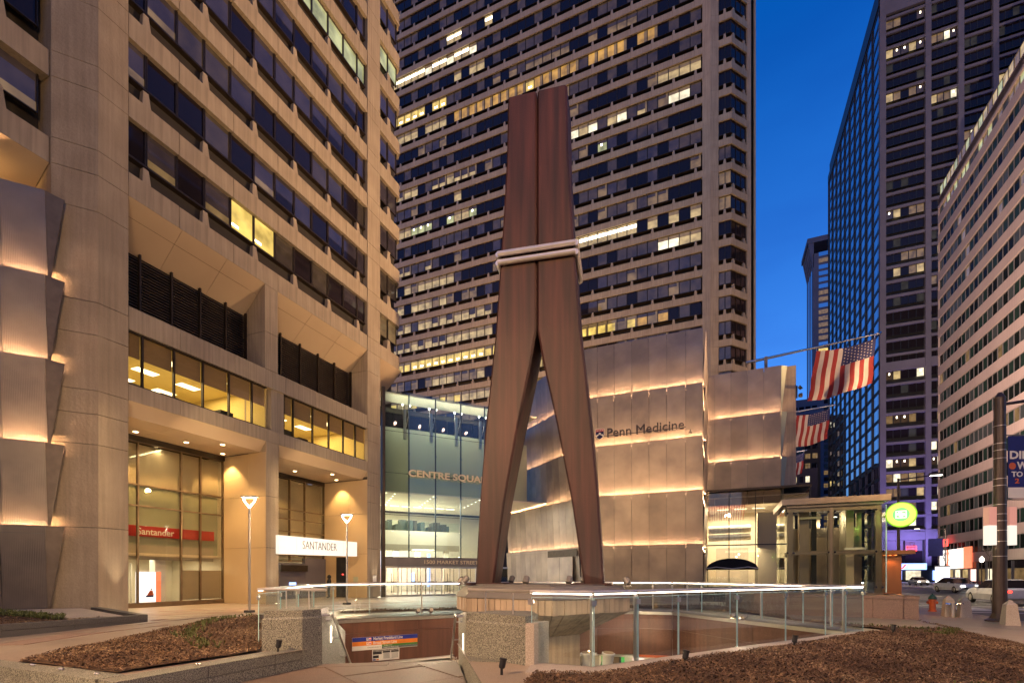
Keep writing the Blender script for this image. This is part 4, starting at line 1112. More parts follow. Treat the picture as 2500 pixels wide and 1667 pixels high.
# recess side walls (panels, lit from the soffit)
for y0, xb in ((20.63, -28.1), (29.6, -28.8)):
    fr = Frame((xb, y0), (1, 0)); L = -24.5 - xb - 1.45 if y0 < 25 else -24.5 - xb
    if y0 < 25: L = 3.6
    cols = [0, L * .60, L - .012]
    for c in range(2):
        for z0, z1 in ((0, 3.35), (3.35, 6.4), (6.4, 9.0)):
            MB('recess_panel').box(cols[c] + .006, cols[c + 1] - .006, -.05, -.004, z0 + .008, z1 - .008, fr=fr).build('recess_panel', LT)
    MB('dark_recess').box(0, L - .03, -.003, .8, 0, 9.2, fr=fr).build('recess_wall', LT)
# slab edges and soffits
def band(z0, z1, mat, name, cuts, y0=0.0, y1=.5, fr=F1):
    for a, b in zip(cuts[:-1], cuts[1:]): MB(mat).box(a + .008, b - .008, y0, y1, z0, z1, fr=fr).build(name, LT)
band(9.62, 10.36, 'precast', 'slab_edge', [13.36, 15.65, 18.6, 20.6, 21.5, 24.4, 27.2, 29.58])
band(12.86, 13.88, 'precast', 'slab_edge', [13.36, 15.65, 18.6, 21.05, 22.0, 24.4, 27.2, 29.58])
for (a, b) in ((13.36, 20.62), (21.48, 29.6)):
    d = 3.6 if a < 20 else 4.3
    n_ = 3
    for i in range(n_):
        for j in range(2):
            MB('soffit_panel').box(a + (b - a) * i / n_ + .008, a + (b - a) * (i + 1) / n_ - .008, .5 + (d - .5) * j / 2, .5 + (d - .5) * (j + 1) / 2 - .01, 9.04 + (.16 if False else 0), 9.10, fr=F1).build('soffit_panel', LT)
    MB('soffit_panel').side_prism([(.02, 9.62), (.5, 9.62), (.5, 9.05)], a, b, fr=F1).build('soffit_edge', LT)
    MB('bronze').box(a, b, d - .1, d + .02, 8.75, 9.04, fr=F1).build('head_beam', LT)
# second floor office band: bright room behind mullioned glass
def office(a, b, z0, z1, nm, mull, parent):
    fr = F1
    MB('yellow_room').box(a, b, 7.5, 7.6, z0, z1, fr=fr).build('room_wall', parent)
    MB('yellow_room').box(a, b, .3, 7.5, z1 - .06, z1 - .01, fr=fr).build('room_ceiling', parent)
    MB('grey_room').box(a, b, .3, 7.5, z0 - .02, z0 + .02, fr=fr).build('room_floor', parent)
    MB('yellow_room').box(a - .12, a - .02, .3, 7.5, z0, z1, fr=fr).box(b + .02, b + .12, .3, 7.5, z0, z1, fr=fr).build('room_side_wall', parent)
    y = a + .8
    while y < b - .8:
        for v in (1.9, 4.2, 6.4): MB('office_light').box(y - .55, y + .55, v - .3, v + .3, z1 - .075, z1 - .064, fr=fr).build('ceiling_light', parent)
        y += 2.3
    rd2 = random.Random(int(a * 10))
    y = a + .6
    while y < b - .8:
        h = rd2.uniform(.35, .75); w = rd2.uniform(.5, 1.1)
        MB(rd2.choice(['desk_dark', 'bronze', 'grey_room'])).box(y, y + w, .5 + rd2.random(), 1.8, z0, z0 + h, fr=fr).build('cabinet', parent)
        y += w + rd2.uniform(.5, 1.4)
    ms = [a] + mull + [b]
    for m0, m1 in zip(ms[:-1], ms[1:]):
        MB('shop_glass').box(m0 + .03, m1 - .03, .20, .212, z0, z1, fr=fr).build('window_pane', parent)
        MB('bronze').box(m0 - .035, m0 + .035, .10, .24, z0, z1, fr=fr).build('mullion', parent)
        MB('blind').box(m0 + .04, m1 - .04, .27, .28, z0 + (z1 - z0) * .54, z1, fr=fr).build('roller_blind', parent)
    MB('bronze').box(a, b, .10, .24, z0, z0 + .07, fr=fr).box(a, b, .10, .24, z1 - .07, z1, fr=fr).build('window_frame', parent)
    light('AREA', 'office_lamp', fr.p((a + b) / 2, 3.5, z1 - .15), 170, (1, .80, .42), parent, target=fr.p((a + b) / 2, 3.5, 0), size=(3, b - a - 1))
office(13.37, 20.75, 10.37, 12.86, 5, [14.01, 15.44, 16.89, 18.35, 19.77], LT)
office(21.98, 29.52, 10.37, 12.86, 6, [22.7, 24.3, 25.75, 27.15, 28.4], LT)
# louvre floor and the sloping soffit above it
for a, b, cuts in ((13.36, 20.53, [14.7, 16.2, 17.7, 19.2]), (21.42, 29.56, [23.0, 24.6, 26.2, 27.8])):
    MB('dark_recess').box(a, b, 1.9, 2.0, 13.8, 18.0, fr=F1).build('louvre_back', LT)
    sl_ = [MB('louvre_metal').hexa([F1.p(a, 1.62, z), F1.p(b, 1.62, z), F1.p(b, 1.74, z + .02), F1.p(a, 1.74, z + .02)], [F1.p(a, 1.62, z + .012), F1.p(b, 1.62, z + .012), F1.p(b, 1.74, z + .11), F1.p(a, 1.74, z + .11)]) for z in [13.95 + .145 * q for q in range(23)]]
    for s_ in sl_: s_.build('louvre_slat', LT)
    for c in [a + .04] + cuts + [b - .04]: MB('bronze').box(c - .04, c + .04, 1.5, 1.66, 13.88, 17.4, fr=F1).build('louvre_post', LT)
    MB('precast').box(a, b, .5, 1.75, 13.80, 13.87, fr=F1).build('ledge', LT)
    n_ = 3
    for i in range(n_):
        u0, u1 = a + (b - a) * i / n_ + .01, a + (b - a) * (i + 1) / n_ - .01
        for (v0, z0, v1, z1) in ((.0, 18.86, .62, 18.33), (.63, 18.32, 1.75, 17.32)):
            MB('soffit_panel').side_prism([(v0, z0), (v1, z1), (v1 + .1, z1 + .1), (v0 + .1, z0 + .1 - .09)], u0, u1, fr=F1).build('soffit_panel', LT)
# far wing beyond the pier
YW0, YW1 = 31.1, 33.9
for k in range(NF):
    z = lz(k)
    MB('precast').box(YW0, YW1 - .3, .0, .5, z, z + 1.07, fr=F1).hexa([F1.p(YW1 - .3, 0, z), F1.p(YW1, .35, z), F1.p(YW1, 1.5, z), F1.p(YW1 - .3, 1.5, z)], [F1.p(YW1 - .3, 0, z + 1.07), F1.p(YW1, .35, z + 1.07), F1.p(YW1, 1.5, z + 1.07), F1.p(YW1 - .3, 1.5, z + 1.07)]).build('spandrel_panel', LT)
    MB('precast').hexa([F1.p(32.0, .02, z + 1.07), F1.p(32.5, .02, z + 1.07), F1.p(32.5, .5, z + 1.07), F1.p(32.0, .5, z + 1.07)], [F1.p(32.1, .06, z + 1.9), F1.p(32.4, .06, z + 1.9), F1.p(32.4, .5, z + 1.9), F1.p(32.1, .5, z + 1.9)]).build('corbel', LT)
    MB('dark_recess').box(YW0, YW1 - .1, .7, 3, z, z + 3.6, fr=F1).build('sill_recess', LT)
    for u in (31.12, 32.3):
        mb, key = lw(['tan', 'dim', 'dusk', 'dusk'][min(3, k)] if k != 6 else 'green', 1.15)
        place('window', shared(mb, key), LT, F1.p(u, .18, z + 1.98), F1.ang)
MB('soffit_panel').side_prism([(0, 18.87), (1.8, 17.2), (1.8, 18.87)], YW0, YW1, fr=F1).build('soffit_panel', LT)
MB('precast').box(YW0, YW1, 1.8, 3, 15.5, 18.8, fr=F1).build('wing_wall', LT)

# recess storefronts ----------------------------------------------------
def grid(parent, fr, v, us, zs, pane='shop_glass', mat='bronze_light', w=.07, skip=()):
    for u in us: MB(mat).box(u - w / 2, u + w / 2, v - .09, v + .06, zs[0], zs[-1], fr=fr).build('mullion', parent)
    for z in zs: MB(mat).box(us[0] + w / 2, us[-1] - w / 2, v - .085, v + .05, z - w / 2, z + w / 2, fr=fr).build('transom', parent)
    for i in range(len(us) - 1):
        for j in range(len(zs) - 1):
            if (i, j) in skip: continue
            MB(pane).box(us[i] + w / 2, us[i + 1] - w / 2, v - .01, v, zs[j] + w / 2, zs[j + 1] - w / 2, fr=fr).build('window_pane', parent)
grid(LT, F1, 3.7, [13.4, 15.79, 18.04, 19.15, 20.57], [.22, 5.39, 6.5, 8.75])
MB('bronze_light').box(13.36, 20.6, 3.55, 3.85, 0, .22, fr=F1).build('threshold', LT)
grid(LT, F1, 4.3, [21.6, 23.4, 24.9, 26.2, 27.6, 29.55], [2.75, 3.2, 4.9, 5.8, 6.5, 8.75])
# bank hall behind the near storefront
bk = LT
MB('cream_wall').box(11.3, 20.6, 8.6, 8.7, 0, 9, fr=F1).box(20.6, 20.7, 3.9, 8.7, 0, 9, fr=F1).box(11.3, 11.4, 3.9, 8.7, 0, 9, fr=F1).build('hall_wall', bk)
MB('paving').box(11.3, 20.6, 3.8, 8.6, -.02, .03, fr=F1).build('hall_floor', bk)
MB('cream_wall').box(11.3, 20.6, 3.9, 8.6, 2.75, 2.9, fr=F1).build('hall_ceiling', bk)
MB('frosted').box(13.45, 20.55, 4.05, 4.07, 6.55, 8.72, fr=F1).build('screen_wall', bk)
MB('olive_wall').box(13.45, 20.55, 4.15, 4.17, 2.9, 6.5, fr=F1).build('screen_wall', bk)
MB('frosted').box(18.10, 20.5, 3.76, 3.78, .3, 2.0, fr=F1).build('frosted_film', bk)
MB('grey_room').box(13.4, 20.2, 4.02, 4.05, 2.55, 3.35, fr=F1).build('sign_backing', bk)
for u in (14.5, 17, 19.4):
    MB('office_light').box(u - .5, u + .5, 5.6, 5.8, 2.72, 2.735, fr=F1).build('ceiling_light', bk)
light('AREA', 'bank_lamp', F1.p(16.5, 5.8, 2.6), 120, (1, .88, .62), bk, target=F1.p(16.5, 5.8, 0), size=(2, 6))
light('AREA', 'bank_upper_lamp', F1.p(17, 3.88, 8.6), 40, (1, .78, .42), bk, target=F1.p(17, 4.1, 3), size=(.15, 6))
MB('white_paint').box(17.2, 17.75, 4.6, 5.1, 0, 2.75, fr=F1).build('hall_column', bk)
for u in (15.9, 16.6, 17.3): MB('grey_room').box(u, u + .05, 7.0, 7.1, 0, 2.4, fr=F1).build('door_frame', bk)
bs = thing('bank_sign', tuple(F1.p(17, 3.95, 4)), 'red band with white bank lettering inside the tall glass front', 'sign')
MB('red_print').box(13.45, 20.2, 3.95, 3.98, 3.80, 4.37, fr=F1).build('red_band', bs)
text('letters', 'Santander', F1.p(15.92, 3.935, 3.90), F1.u, bs, .36, 'white_paint', 1.9, .005, bold=.01)
MB('white_paint').lathe([(.12, 0), (.12, .01)], F1.p(15.25, 3.94, 4.03), 14, axis=-F1.v).box(15.22, 15.28, 3.93, 3.945, 4.1, 4.27, fr=F1).build('flame_mark', bs)
tv = thing('display_screen', tuple(F1.p(16.3, 4.0, .4)), 'bright white advertising screen behind the bank glass', 'screen')
MB('screen_white').box(15.87, 16.85, 3.95, 4.0, .25, 1.9, fr=F1).build('screen', tv)
MB('poster_red').box(16.86, 17.12, 3.95, 4.0, .25, 1.9, fr=F1).build('red_side', tv)
pm = MB('orange_paint'); pm.hexa([F1.p(16.40, 3.94, .62), F1.p(16.75, 3.94, .62), F1.p(16.75, 3.949, .62), F1.p(16.40, 3.949, .62)], [F1.p(16.55, 3.94, .88), F1.p(16.68, 3.94, .88), F1.p(16.68, 3.949, .88), F1.p(16.55, 3.949, .88)])
pm.lathe([(.045, 0), (.045, .006)], F1.p(16.62, 3.945, .95), 10, 'skin', axis=-F1.v).box(16.35, 16.72, 3.935, 3.948, .52, .62, 'blue_print', fr=F1)
pm.build('printed_figure', tv)
# recess 2: lit storefront sign, doors, cash machine, person
ls = thing('lit_sign', tuple(F1.p(24.8, -.2, 3.1)), 'long white lit sign box with thin dark capitals', 'sign')
MB('sign_white').hexa([F1.p(21.28, -.22, 3.0), F1.p(28.17, -.22, 3.10), F1.p(28.17, .25, 3.10), F1.p(21.28, .25, 3.0)], [F1.p(21.28, -.22, 4.13), F1.p(28.17, -.22, 4.13), F1.p(28.17, .25, 4.13), F1.p(21.28, .25, 4.13)]).build('sign_box', ls)
for u in (22.65, 24.0, 25.4, 26.8): MB('cream_wall').box(u, u + .012, -.226, -.22, 3.1, 4.12, fr=F1).build('seam', ls)
text('letters', 'SANTANDER', F1.p(23.12, -.235, 3.40), F1.u, ls, .50, 'black_letter', 2.98, .01, bold=-.015)
light('AREA', 'sign_glow_lamp', F1.p(24.7, -.35, 3.6), 60, (1, .93, .8), ls, target=F1.p(24.7, -6, 2), size=(6.5, 1))
MB('cream_wall').box(21.6, 29.5, 9.6, 9.7, 0, 9, fr=F1).box(29.62, 29.9, 4.25, 9.7, 0, 9, fr=F1).box(21.3, 21.5, 4.3, 9.7, 0, 9, fr=F1).build('hall_wall', LT)
MB('dark_recess').box(11, 30, 3.65, 9.9, 9.2, 9.5, fr=F1).build('hall_slab', LT)
MB('frosted').box(24.95, 29.5, 4.55, 4.57, 3.2, 8.72, fr=F1).build('screen_wall', LT)
MB('grey_room').box(21.6, 24.9, 5.5, 5.52, 4.0, 8.72, fr=F1).build('screen_wall', LT)
MB('cream_wall').box(21.5, 29.5, 4.4, 9.6, 3.0, 3.15, fr=F1).build('hall_ceiling', LT)
MB('paving').box(21.5, 29.5, 4.3, 9.6, -.02, .03, fr=F1).build('hall_floor', LT)
light('AREA', 'bank_lamp', F1.p(24, 6.5, 2.9), 130, (1, .90, .68), LT, target=F1.p(24, 6.5, 0), size=(3, 4))
MB('stone_violet').box(21.55, 24.2, 4.2, 4.5, 2.3, 2.95, fr=F1).build('door_head', LT)
for i, (u0, u1) in enumerate([(21.6, 22.5), (22.75, 24.0), (24.15, 25.05)]):
    d = MB('bronze').box(u0, u0 + .1, 4.2, 4.3, 0, 2.3, fr=F1).box(u1 - .1, u1, 4.2, 4.3, 0, 2.3, fr=F1).box(u0 + .1, u1 - .1, 4.2, 4.3, 2.2, 2.3, fr=F1).box(u0 + .1, u1 - .1, 4.2, 4.3, 0, .12, fr=F1)
    d.box(u0 + .1, u1 - .1, 4.24, 4.25, .12, 2.2, 'shop_glass', fr=F1); d.build('door', LT)
MB('poster_red').box(23.0, 23.8, 5.2, 5.25, 1.25, 2.1, fr=F1).build('poster', LT)
MB('red_print').box(24.25, 25.0, 4.19, 4.2, .9, 1.2, fr=F1).build('poster', LT)
MB('poster_white').box(24.3, 24.95, 4.6, 4.62, 1.25, 2.15, fr=F1).box(24.5, 24.7, 4.585, 4.6, 1.4, 1.9, 'olive_wall', fr=F1).build('poster', LT)
MB('stone_violet').box(25.1, 27.4, 4.0, 4.4, 0, 2.6, fr=F1).box(25.05, 27.5, 3.85, 4.0, 2.0, 2.45, 'bronze', fr=F1).build('cash_machine_wall', LT)
MB('screen_blue').box(25.9, 26.5, 3.97, 3.99, 1.0, 1.2, fr=F1).build('cash_machine_screen', LT)
MB('stone_violet').box(27.45, 29.5, 4.05, 4.4, 0, 3.0, fr=F1).build('side_wall', LT)
# dark door and notices in the far side wall
S2 = Frame((-28.8, 29.6), (1, 0))
MB('bronze').box(1.35, 2.35, -.12, -.052, 0, 3.1, fr=S2).build('side_door', LT)
MB('black_paint').box(1.4, 1.85, -.135, -.121, .05, 3.05, fr=S2).box(1.87, 2.3, -.135, -.121, .05, 3.05, fr=S2).build('door_leaf', LT)
MB('neon_red').box(1.95, 2.1, -.15, -.136, 1.75, 1.82, fr=S2).build('door_sign', LT)
MB('olive_wall').box(3.0, 3.45, -.075, -.052, 1.2, 1.6, fr=S2).build('notice_plate', LT)
MB('white_paint').box(30.2, 30.65, -.012, -.002, 1.2, 1.7, fr=F1).build('notice_plate', LT)
# downlights
for (u, v) in ((13.9, 1.3), (17.5, 2.4), (18.6, 1.0), (21.9, 1.2), (25.3, 2.8), (27.2, 1.2), (15.2, 2.8), (28.9, 2.4), (20.0, 2.9)):
    m = MB('cream_wall').lathe([(.13, 0), (.16, .03)], F1.p(u, v, 9.01), 14, axis=(0, 0, 1)); m.lathe([(.11, 0), (.11, .006)], F1.p(u, v, 9.0), 14, 'downlight')
    m.build('downlight', LT)
    light('SPOT', 'downlight_lamp', F1.p(u, v, 8.95), 360, (1, .62, .24), LT, .08, target=F1.p(u, v + .05, 0), angle=95, blend=.5)
# uplights at the piers
for (x, y, tgt, e) in ((-24.05, 12.85, (-24.4, 12.85, 6), 90), (-24.05, 30.4, (-24.4, 30.4, 6), 90), (-24.1, 21.05, (-24.45, 21.05, 5), 60)):
    t = thing('ground_uplight', (x, y, .01), {12.85: 'round ground uplight at the foot of the left pier', 30.4: 'round ground uplight at the foot of the far pier', 21.05: 'round ground uplight at the foot of the middle pier'}[y], 'uplight', 'uplights set in the plaza')
    MB('steel').lathe([(.16, 0), (.16, .03)], (x, y, .012), 16).lathe([(.12, 0), (.12, .004)], (x, y, .043), 16, 'uplight').build('lens', t)
    light('SPOT', 'uplight_lamp', (x, y, .08), e * 2.2, (1, .80, .55), t, .05, target=tgt, angle=34, blend=.8)
# far left set-back part: window band, lit soffit, wall
F0 = Frame((-25.6, 0), (0, 1))
for k in range(0, 5):
    z = lz(k)
    for y0 in (8.1, 5.18, 2.26, -.66): MB('precast').box(y0 + .01, y0 + 2.9, 0, .55, z, z + 1.07, fr=F0).build('spandrel_panel', LT)
    MB('dark_recess').box(-1, 11.1, .9, 3, z, z + 3.6, fr=F0).build('sill_recess', LT)
    for y0 in (9.35, 7.9, 6.4, 4.9):
        mb, key = lw('low' if k == 0 else 'dark', 1.44); place('window', shared(mb, key), LT, F0.p(y0, .35, z + 1.98), F0.ang)
    MB('precast').hexa([F0.p(9.2, .02, z + 1.07), F0.p(9.7, .02, z + 1.07), F0.p(9.7, .5, z + 1.07), F0.p(9.2, .5, z + 1.07)], [F0.p(9.3, .06, z + 1.9), F0.p(9.6, .06, z + 1.9), F0.p(9.6, .5, z + 1.9), F0.p(9.3, .5, z + 1.9)]).build('corbel', LT)
for y0 in (8.1, 5.18, 2.26): MB('soffit_panel').side_prism([(.0, 18.86), (2.6, 17.2), (2.7, 17.3), (.1, 18.87)], y0 + .01, y0 + 2.9, fr=F0).build('soffit_panel', LT)
MB('precast').box(-4, 11.02, 2.7, 3, 0, 17.3, fr=F0).build('side_wall', LT)
light('SPOT', 'soffit_flood_lamp', F0.p(8.0, .9, 17.6), 140, (1, .55, .18), LT, .1, target=F0.p(9.5, 2.5, 18.6), angle=120)

# ================================================================== cladding made of leaning perforated tiers
def tiers(t, fr, L, zs, ncol, lean=.30, light_on=True, bottom_plain=True, cuts=None, skiplight=(), power=1.0, warm=(1, .62, .34)):
    """fr: plane of the wall; tiers lean out at the top; a lamp trough sits behind each top edge"""
    cuts = cuts or [L * i / ncol for i in range(ncol + 1)]
    for j in range(len(zs) - 1):
        z0, z1 = zs[j], zs[j + 1]
        for i in range(len(cuts) - 1):
            a, b = cuts[i] + .016, cuts[i + 1] - .016
            le = lean if not (j == 0 and bottom_plain) else lean * .9
            mb = MB('perforated_steel')
            off = fr.p((a + b) / 2, 0, z0)
            w = (b - a) / 2
            mb.hexa([(-w, 0, .0), (w, 0, .0), (w, .03, .0), (-w, .03, .0)], [(-w, -le, z1 - z0 - .01), (w, -le, z1 - z0 - .01), (w, -le + .03, z1 - z0 - .01), (-w, -le + .03, z1 - z0 - .01)])
            place('metal_panel', mb.mesh('metal_panel'), t, off, fr.ang)
        if j < len(zs) - 2 and light_on:
            MB('cap_metal').box(.02, L - .02, -lean * .88, -.01, z1 - .34, z1 - .32, fr=fr).build('trough', t)
            for i in range(len(cuts) - 1):
                MB('trough_light').box(cuts[i] + .16, cuts[i + 1] - .16, -lean * .80, -lean * .62, z1 - .30, z1 - .27, fr=fr).build('trough_lamp', t)
    return t
PB = thing('clad_annex', (-25.2, 10.8, 0), 'ribbed stainless annex with glowing joints at the left edge', 'building annex')
FB = Frame((-25.2 - .6494 * 11, 10.8 - .7604 * 11), (.6494, .7604))
ZL = [.36, 3.73, 7.10, 10.48, 13.86, 17.25]
tiers(PB, FB, 11, ZL, 8, lean=.28)
MB('cap_metal').box(0, 10.6, .05, 1.2, .3, 17.0, fr=FB).build('annex_core', PB)
# side fins
for j in range(5):
    z0, z1 = ZL[j], ZL[j + 1]
    MB('louvre_metal').hexa([FB.p(11.0, 0, z0 + .02), FB.p(11.06, .05, z0 + .02), FB.p(11.06, .10, z0 + .02), FB.p(11.0, .10, z0 + .02)],
                                [FB.p(11.0, -.28, z1 - .03), FB.p(11.50, .02, z1 - .03), FB.p(11.50, .06, z1 - .03), FB.p(11.0, .06, z1 - .03)]).build('side_fin', PB)
# ================================================================== ATRIUM
FA = Frame((-24.5, 31.3), (.6494, .7604))
AT = thing('glass_atrium', tuple(FA.p(5, 0, 0)), 'tall green glass atrium front between tower and metal pavilion', 'building entrance')
AL = 10.35
us = [0, 2.19, 4.44, 6.68, 8.90, AL]
zs = [3.2, 6.58, 9.94, 13.28, 16.55]
for i in range(5):
    for j in range(4):
        MB('atrium_glass').box(us[i] + .025, us[i + 1] - .025, 0, .02, zs[j] + .02, zs[j + 1] - .02, fr=FA).build('glass_pane', AT)
for u in us[1:5]:
    MB('black_paint').box(u - .04, u + .04, .03, .16, 3.2, 16.5, fr=FA).build('mullion', AT)
    for z in (5.0, 6.58, 8.2, 9.94, 11.6, 13.28):
        MB('chrome').box(u - .11, u + .11, -.02, .03, z - .02, z + .02, fr=FA).build('clamp', AT)
for z in zs[1:4]: MB('black_paint').box(0, AL, .022, .05, z - .018, z + .018, fr=FA).build('transom', AT)
MB('bronze').box(-.02, .22, -.25, .3, 0, 16.6, fr=FA).build('edge_post', AT)
MB('cap_metal').box(.1, AL, -.12, .02, 2.45, 3.15, fr=FA).build('name_band', AT)
MB('black_paint').box(.1, AL, -.1, .3, 3.155, 3.195, fr=FA).build('band_cap', AT)
text('letters', '1500 MARKET STREET', FA.p(3.43, -.14, 2.66), FA.u, AT, .30, 'lit_bronze_letter', 4.76, .01)
# name letters held off the glass
nm = thing('name_sign', tuple(FA.p(5.8, -.25, 9.8)), 'raised bronze letters across the green glass front', 'sign')
text('letters', 'CENTRE SQUARE', FA.p(2.06, -.30, 9.60), FA.u, nm, .66, 'lit_bronze_letter', 7.35, .05, bold=.022)
MB('black_paint').box(1.9, 9.6, -.22, -.18, 9.90, 9.94, fr=FA).build('carrier_bar', nm)
# upper structure: brackets with paired spotlights
for i, u in enumerate([1.98, 4.22, 6.45, 8.7]):
    t = thing('roof_bracket', tuple(FA.p(u, .5, 13)), ['first', 'second', 'third', 'fourth'][i] + ' steel bracket with paired spotlights from the left of the glass front', 'bracket light', 'bracket lights behind the glass')
    MB('steel_satin').box(u - .09, u + .09, .45, .75, 12.9, 15.3, fr=FA).build('column', t)
    for s_ in (-1, 1):
        MB('steel').tube(FA.p(u + .1 * s_, .5, 13.9), FA.p(u + .30 * s_, .15, 15.5), .018, n=6).build('strut', t)
        MB('lamp_white').lathe([(.085, 0), (.085, .03)], FA.p(u + .30 * s_, .16, 15.55), 12, axis=-FA.v).build('spotlight', t)
        MB('black_paint').lathe([(.1, .031), (.1, .14)], FA.p(u + .30 * s_, .16, 15.55), 12, axis=FA.v).build('lamp_housing', t)
    light('POINT', 'atrium_spot_lamp', FA.p(u, .9, 15.2), 42, (1, .93, .78), t, .1)
# inside walls, mezzanine, ceilings
MB('olive_wall').box(0, AL + 4, 2.4, 2.6, 8.55, 14.3, fr=FA).build('inner_wall', AT)
MB('cream_wall').box(0, AL + 4, .4, 2.4, 16.4, 16.5, fr=FA).build('roof_soffit', AT)
MB('dark_recess').box(0, AL + 4, 2.6, 9, 15.6, 16.0, fr=FA).build('roof_slab', AT)
for i in range(11): MB('pane_dark').box(.3 + i * 1.2, 1.45 + i * 1.2, 2.45, 2.5, 14.35, 15.5, fr=FA).build('clerestory_pane', AT)
MB('cream_wall').box(0, AL + 6, .6, 12, 8.45, 8.55, fr=FA).build('hall_ceiling', AT)
MB('cream_wall').box(-.4, AL + 6, 14, 14.2, 0, 8.5, fr=FA).build('hall_wall', AT)
MB('cream_wall').box(-2.5, 0.0, .3, .5, 0, 0.1, fr=FA)
MB('cream_wall').box(-.2, 0, .5, 14, 0, 8.5, fr=FA).build('hall_wall', AT)
MB('paving').box(0, AL + 6, 0, 14, -.02, .03, fr=FA).build('hall_floor', AT)
# the mezzanine
MB('cream_wall').box(0, AL - 2.2, 4.5, 4.7, 4.35, 5.75, fr=FA).box(0, AL - 2.2, 4.7, 12, 4.3, 4.4, fr=FA).build('mezzanine_fascia', AT)
MB('frosted').box(0, AL - 2.2, 4.44, 4.49, 3.95, 4.5, fr=FA).build('mezzanine_trim', AT)
MB('green_glass').box(0, AL - 2.2, 4.55, 4.57, 5.78, 6.6, fr=FA).build('glass_balustrade', AT)
ra = random.Random(4)
for i in range(12):
    u = .6 + i * .62; h = ra.uniform(.5, 1.3)
    MB(ra.choice(['desk_dark', 'desk_dark', 'bronze', 'olive_wall'])).box(u, u + ra.uniform(.3, .75), 5.3 + ra.random() * 2, 7.7, 5.75, 5.75 + h, fr=FA).build('workstation', AT)
for i in range(7): MB('office_light').box(1 + i * 1.1, 1.8 + i * 1.1, 6.5, 6.7, 8.2, 8.23, fr=FA).build('ceiling_light', AT)
# rows of downlights in the hall ceiling
for c, (u0, n_) in enumerate([(1.3, 6), (4.6, 6), (8.9, 5)]):
    for i in range(n_):
        p = FA.p(u0 + .28 * i * 0.4, 1.2 + i * 1.25, 8.44)
        MB('lamp_white').lathe([(.07, 0), (.07, .01)], p, 10).build('ceiling_spot', AT)
for i in range(12): MB('office_light').lathe([(.08, 0), (.08, .01)], FA.p(.25 + .3 * (i % 2), 1 + (i // 2) * 1.1, 8.44), 10).build('ceiling_spot', AT)
for i in range(6): MB('office_light').lathe([(.12, 0), (.12, .01)], FA.p(.8 + i * 1.2, 6, 4.28), 10).build('ceiling_spot', AT)
light('AREA', 'hall_lamp', FA.p(4.5, 6, 8.2), 1200, (1, .94, .82), AT, target=FA.p(4.5, 6, 0), size=(8, 7))
light('AREA', 'hall_lamp', FA.p(4.5, 8, 4.1), 800, (1, .95, .86), AT, target=FA.p(4.5, 8, 0), size=(7, 6))
# lobby features
MB('screen_white').box(.9, 1.5, 7, 7.1, .3, 4.0, fr=FA).build('lit_panel', AT)
MB('poster_pink').box(1.05, 1.45, 6.95, 6.99, .4, 2.4, fr=FA).build('lit_poster', AT)
MB('screen_blue').box(5.6, 6.4, 12, 12.1, 1.0, 2.0, fr=FA).build('screen', AT)
MB('screen_blue').box(7.0, 7.3, 11, 11.1, .5, 4.0, fr=FA).build('screen', AT)
for u in (3.0, 5.2, 8.2): MB('frosted').box(u, u + .5, 9, 9.5, 0, 4.3, fr=FA).build('lobby_column', AT)
for u in (2.0, 4.3, 6.0, 7.6): MB('bronze').box(u, u + .9, 7.5, 7.55, 1.05, 1.12, fr=FA).box(u + .4, u + .45, 7.5, 7.55, 0, 1.9, fr=FA).build('turnstile', AT)
# entrance doors under the band: revolving drums and glass leaves
u = .28
k = 0
while u < AL - .3:
    w = [.95, 1.55, 1.5, .55, 1.55, 1.5, .5, 1.4, 1.2][k % 9]
    big = w > 1.2
    d = MB('steel_satin').box(u, u + .07, -.02, .1, 0, 2.45, fr=FA).box(u + .07, u + w, -.02, .08, 2.3, 2.45, fr=FA).box(u + .07, u + w, -.02, .08, 0, .14, fr=FA)
    if big:
        d.box(u + w * .5 - .025, u + w * .5 + .025, 0, .06, .14, 2.3, 'bronze', fr=FA).box(u + w * .25, u + w * .25 + .03, .3, .35, .1, 2.3, 'bronze', fr=FA).box(u + w * .78, u + w * .78 + .03, .3, .35, .1, 2.3, 'bronze', fr=FA)
        d.box(u + w * .2, u + w * .3, -.05, -.02, 1.0, 1.15, 'black_paint', fr=FA)
    d.box(u + .07, u + w, .01, .02, .14, 2.3, 'shop_glass', fr=FA)
    d.build('entrance_door', AT)
    u += w + .02; k += 1
MB('bronze').box(0, AL, .1, .9, 2.45, 2.5, fr=FA).build('door_canopy', AT)

# ================================================================== METAL PAVILION
PV = thing('metal_pavilion', (-5, 41, 0), 'ribbed stainless pavilion of leaning tiers with glowing joints', 'building')
ZP = [0.0, 4.15, 8.25, 12.35, 16.4, 20.5]
FP = Frame((-10.53, 39.75), (1, 0))
cuts = [0, 1.42, 2.80, 4.20, 5.55, 6.89, 8.30, 9.55]
tiers(PV, FP, 9.55, ZP, 7, cuts=cuts, lean=.30)
# left wing, running back to the atrium
FW = Frame((-10.53 - .7604 * 14, 39.75 + .6494 * 14), (.7604, -.6494))
tiers(PV, FW, 13.97, ZP, 13, lean=.26)
# right wing, set back
FQ = Frame((-1.0, 49.55), (1, 0))
cq = [0, .8, 2.18, 3.56, 4.9, 6.28]
tiers(PV, FQ, 6.28, ZP[2:], 5, cuts=cq, lean=.30, bottom_plain=False)
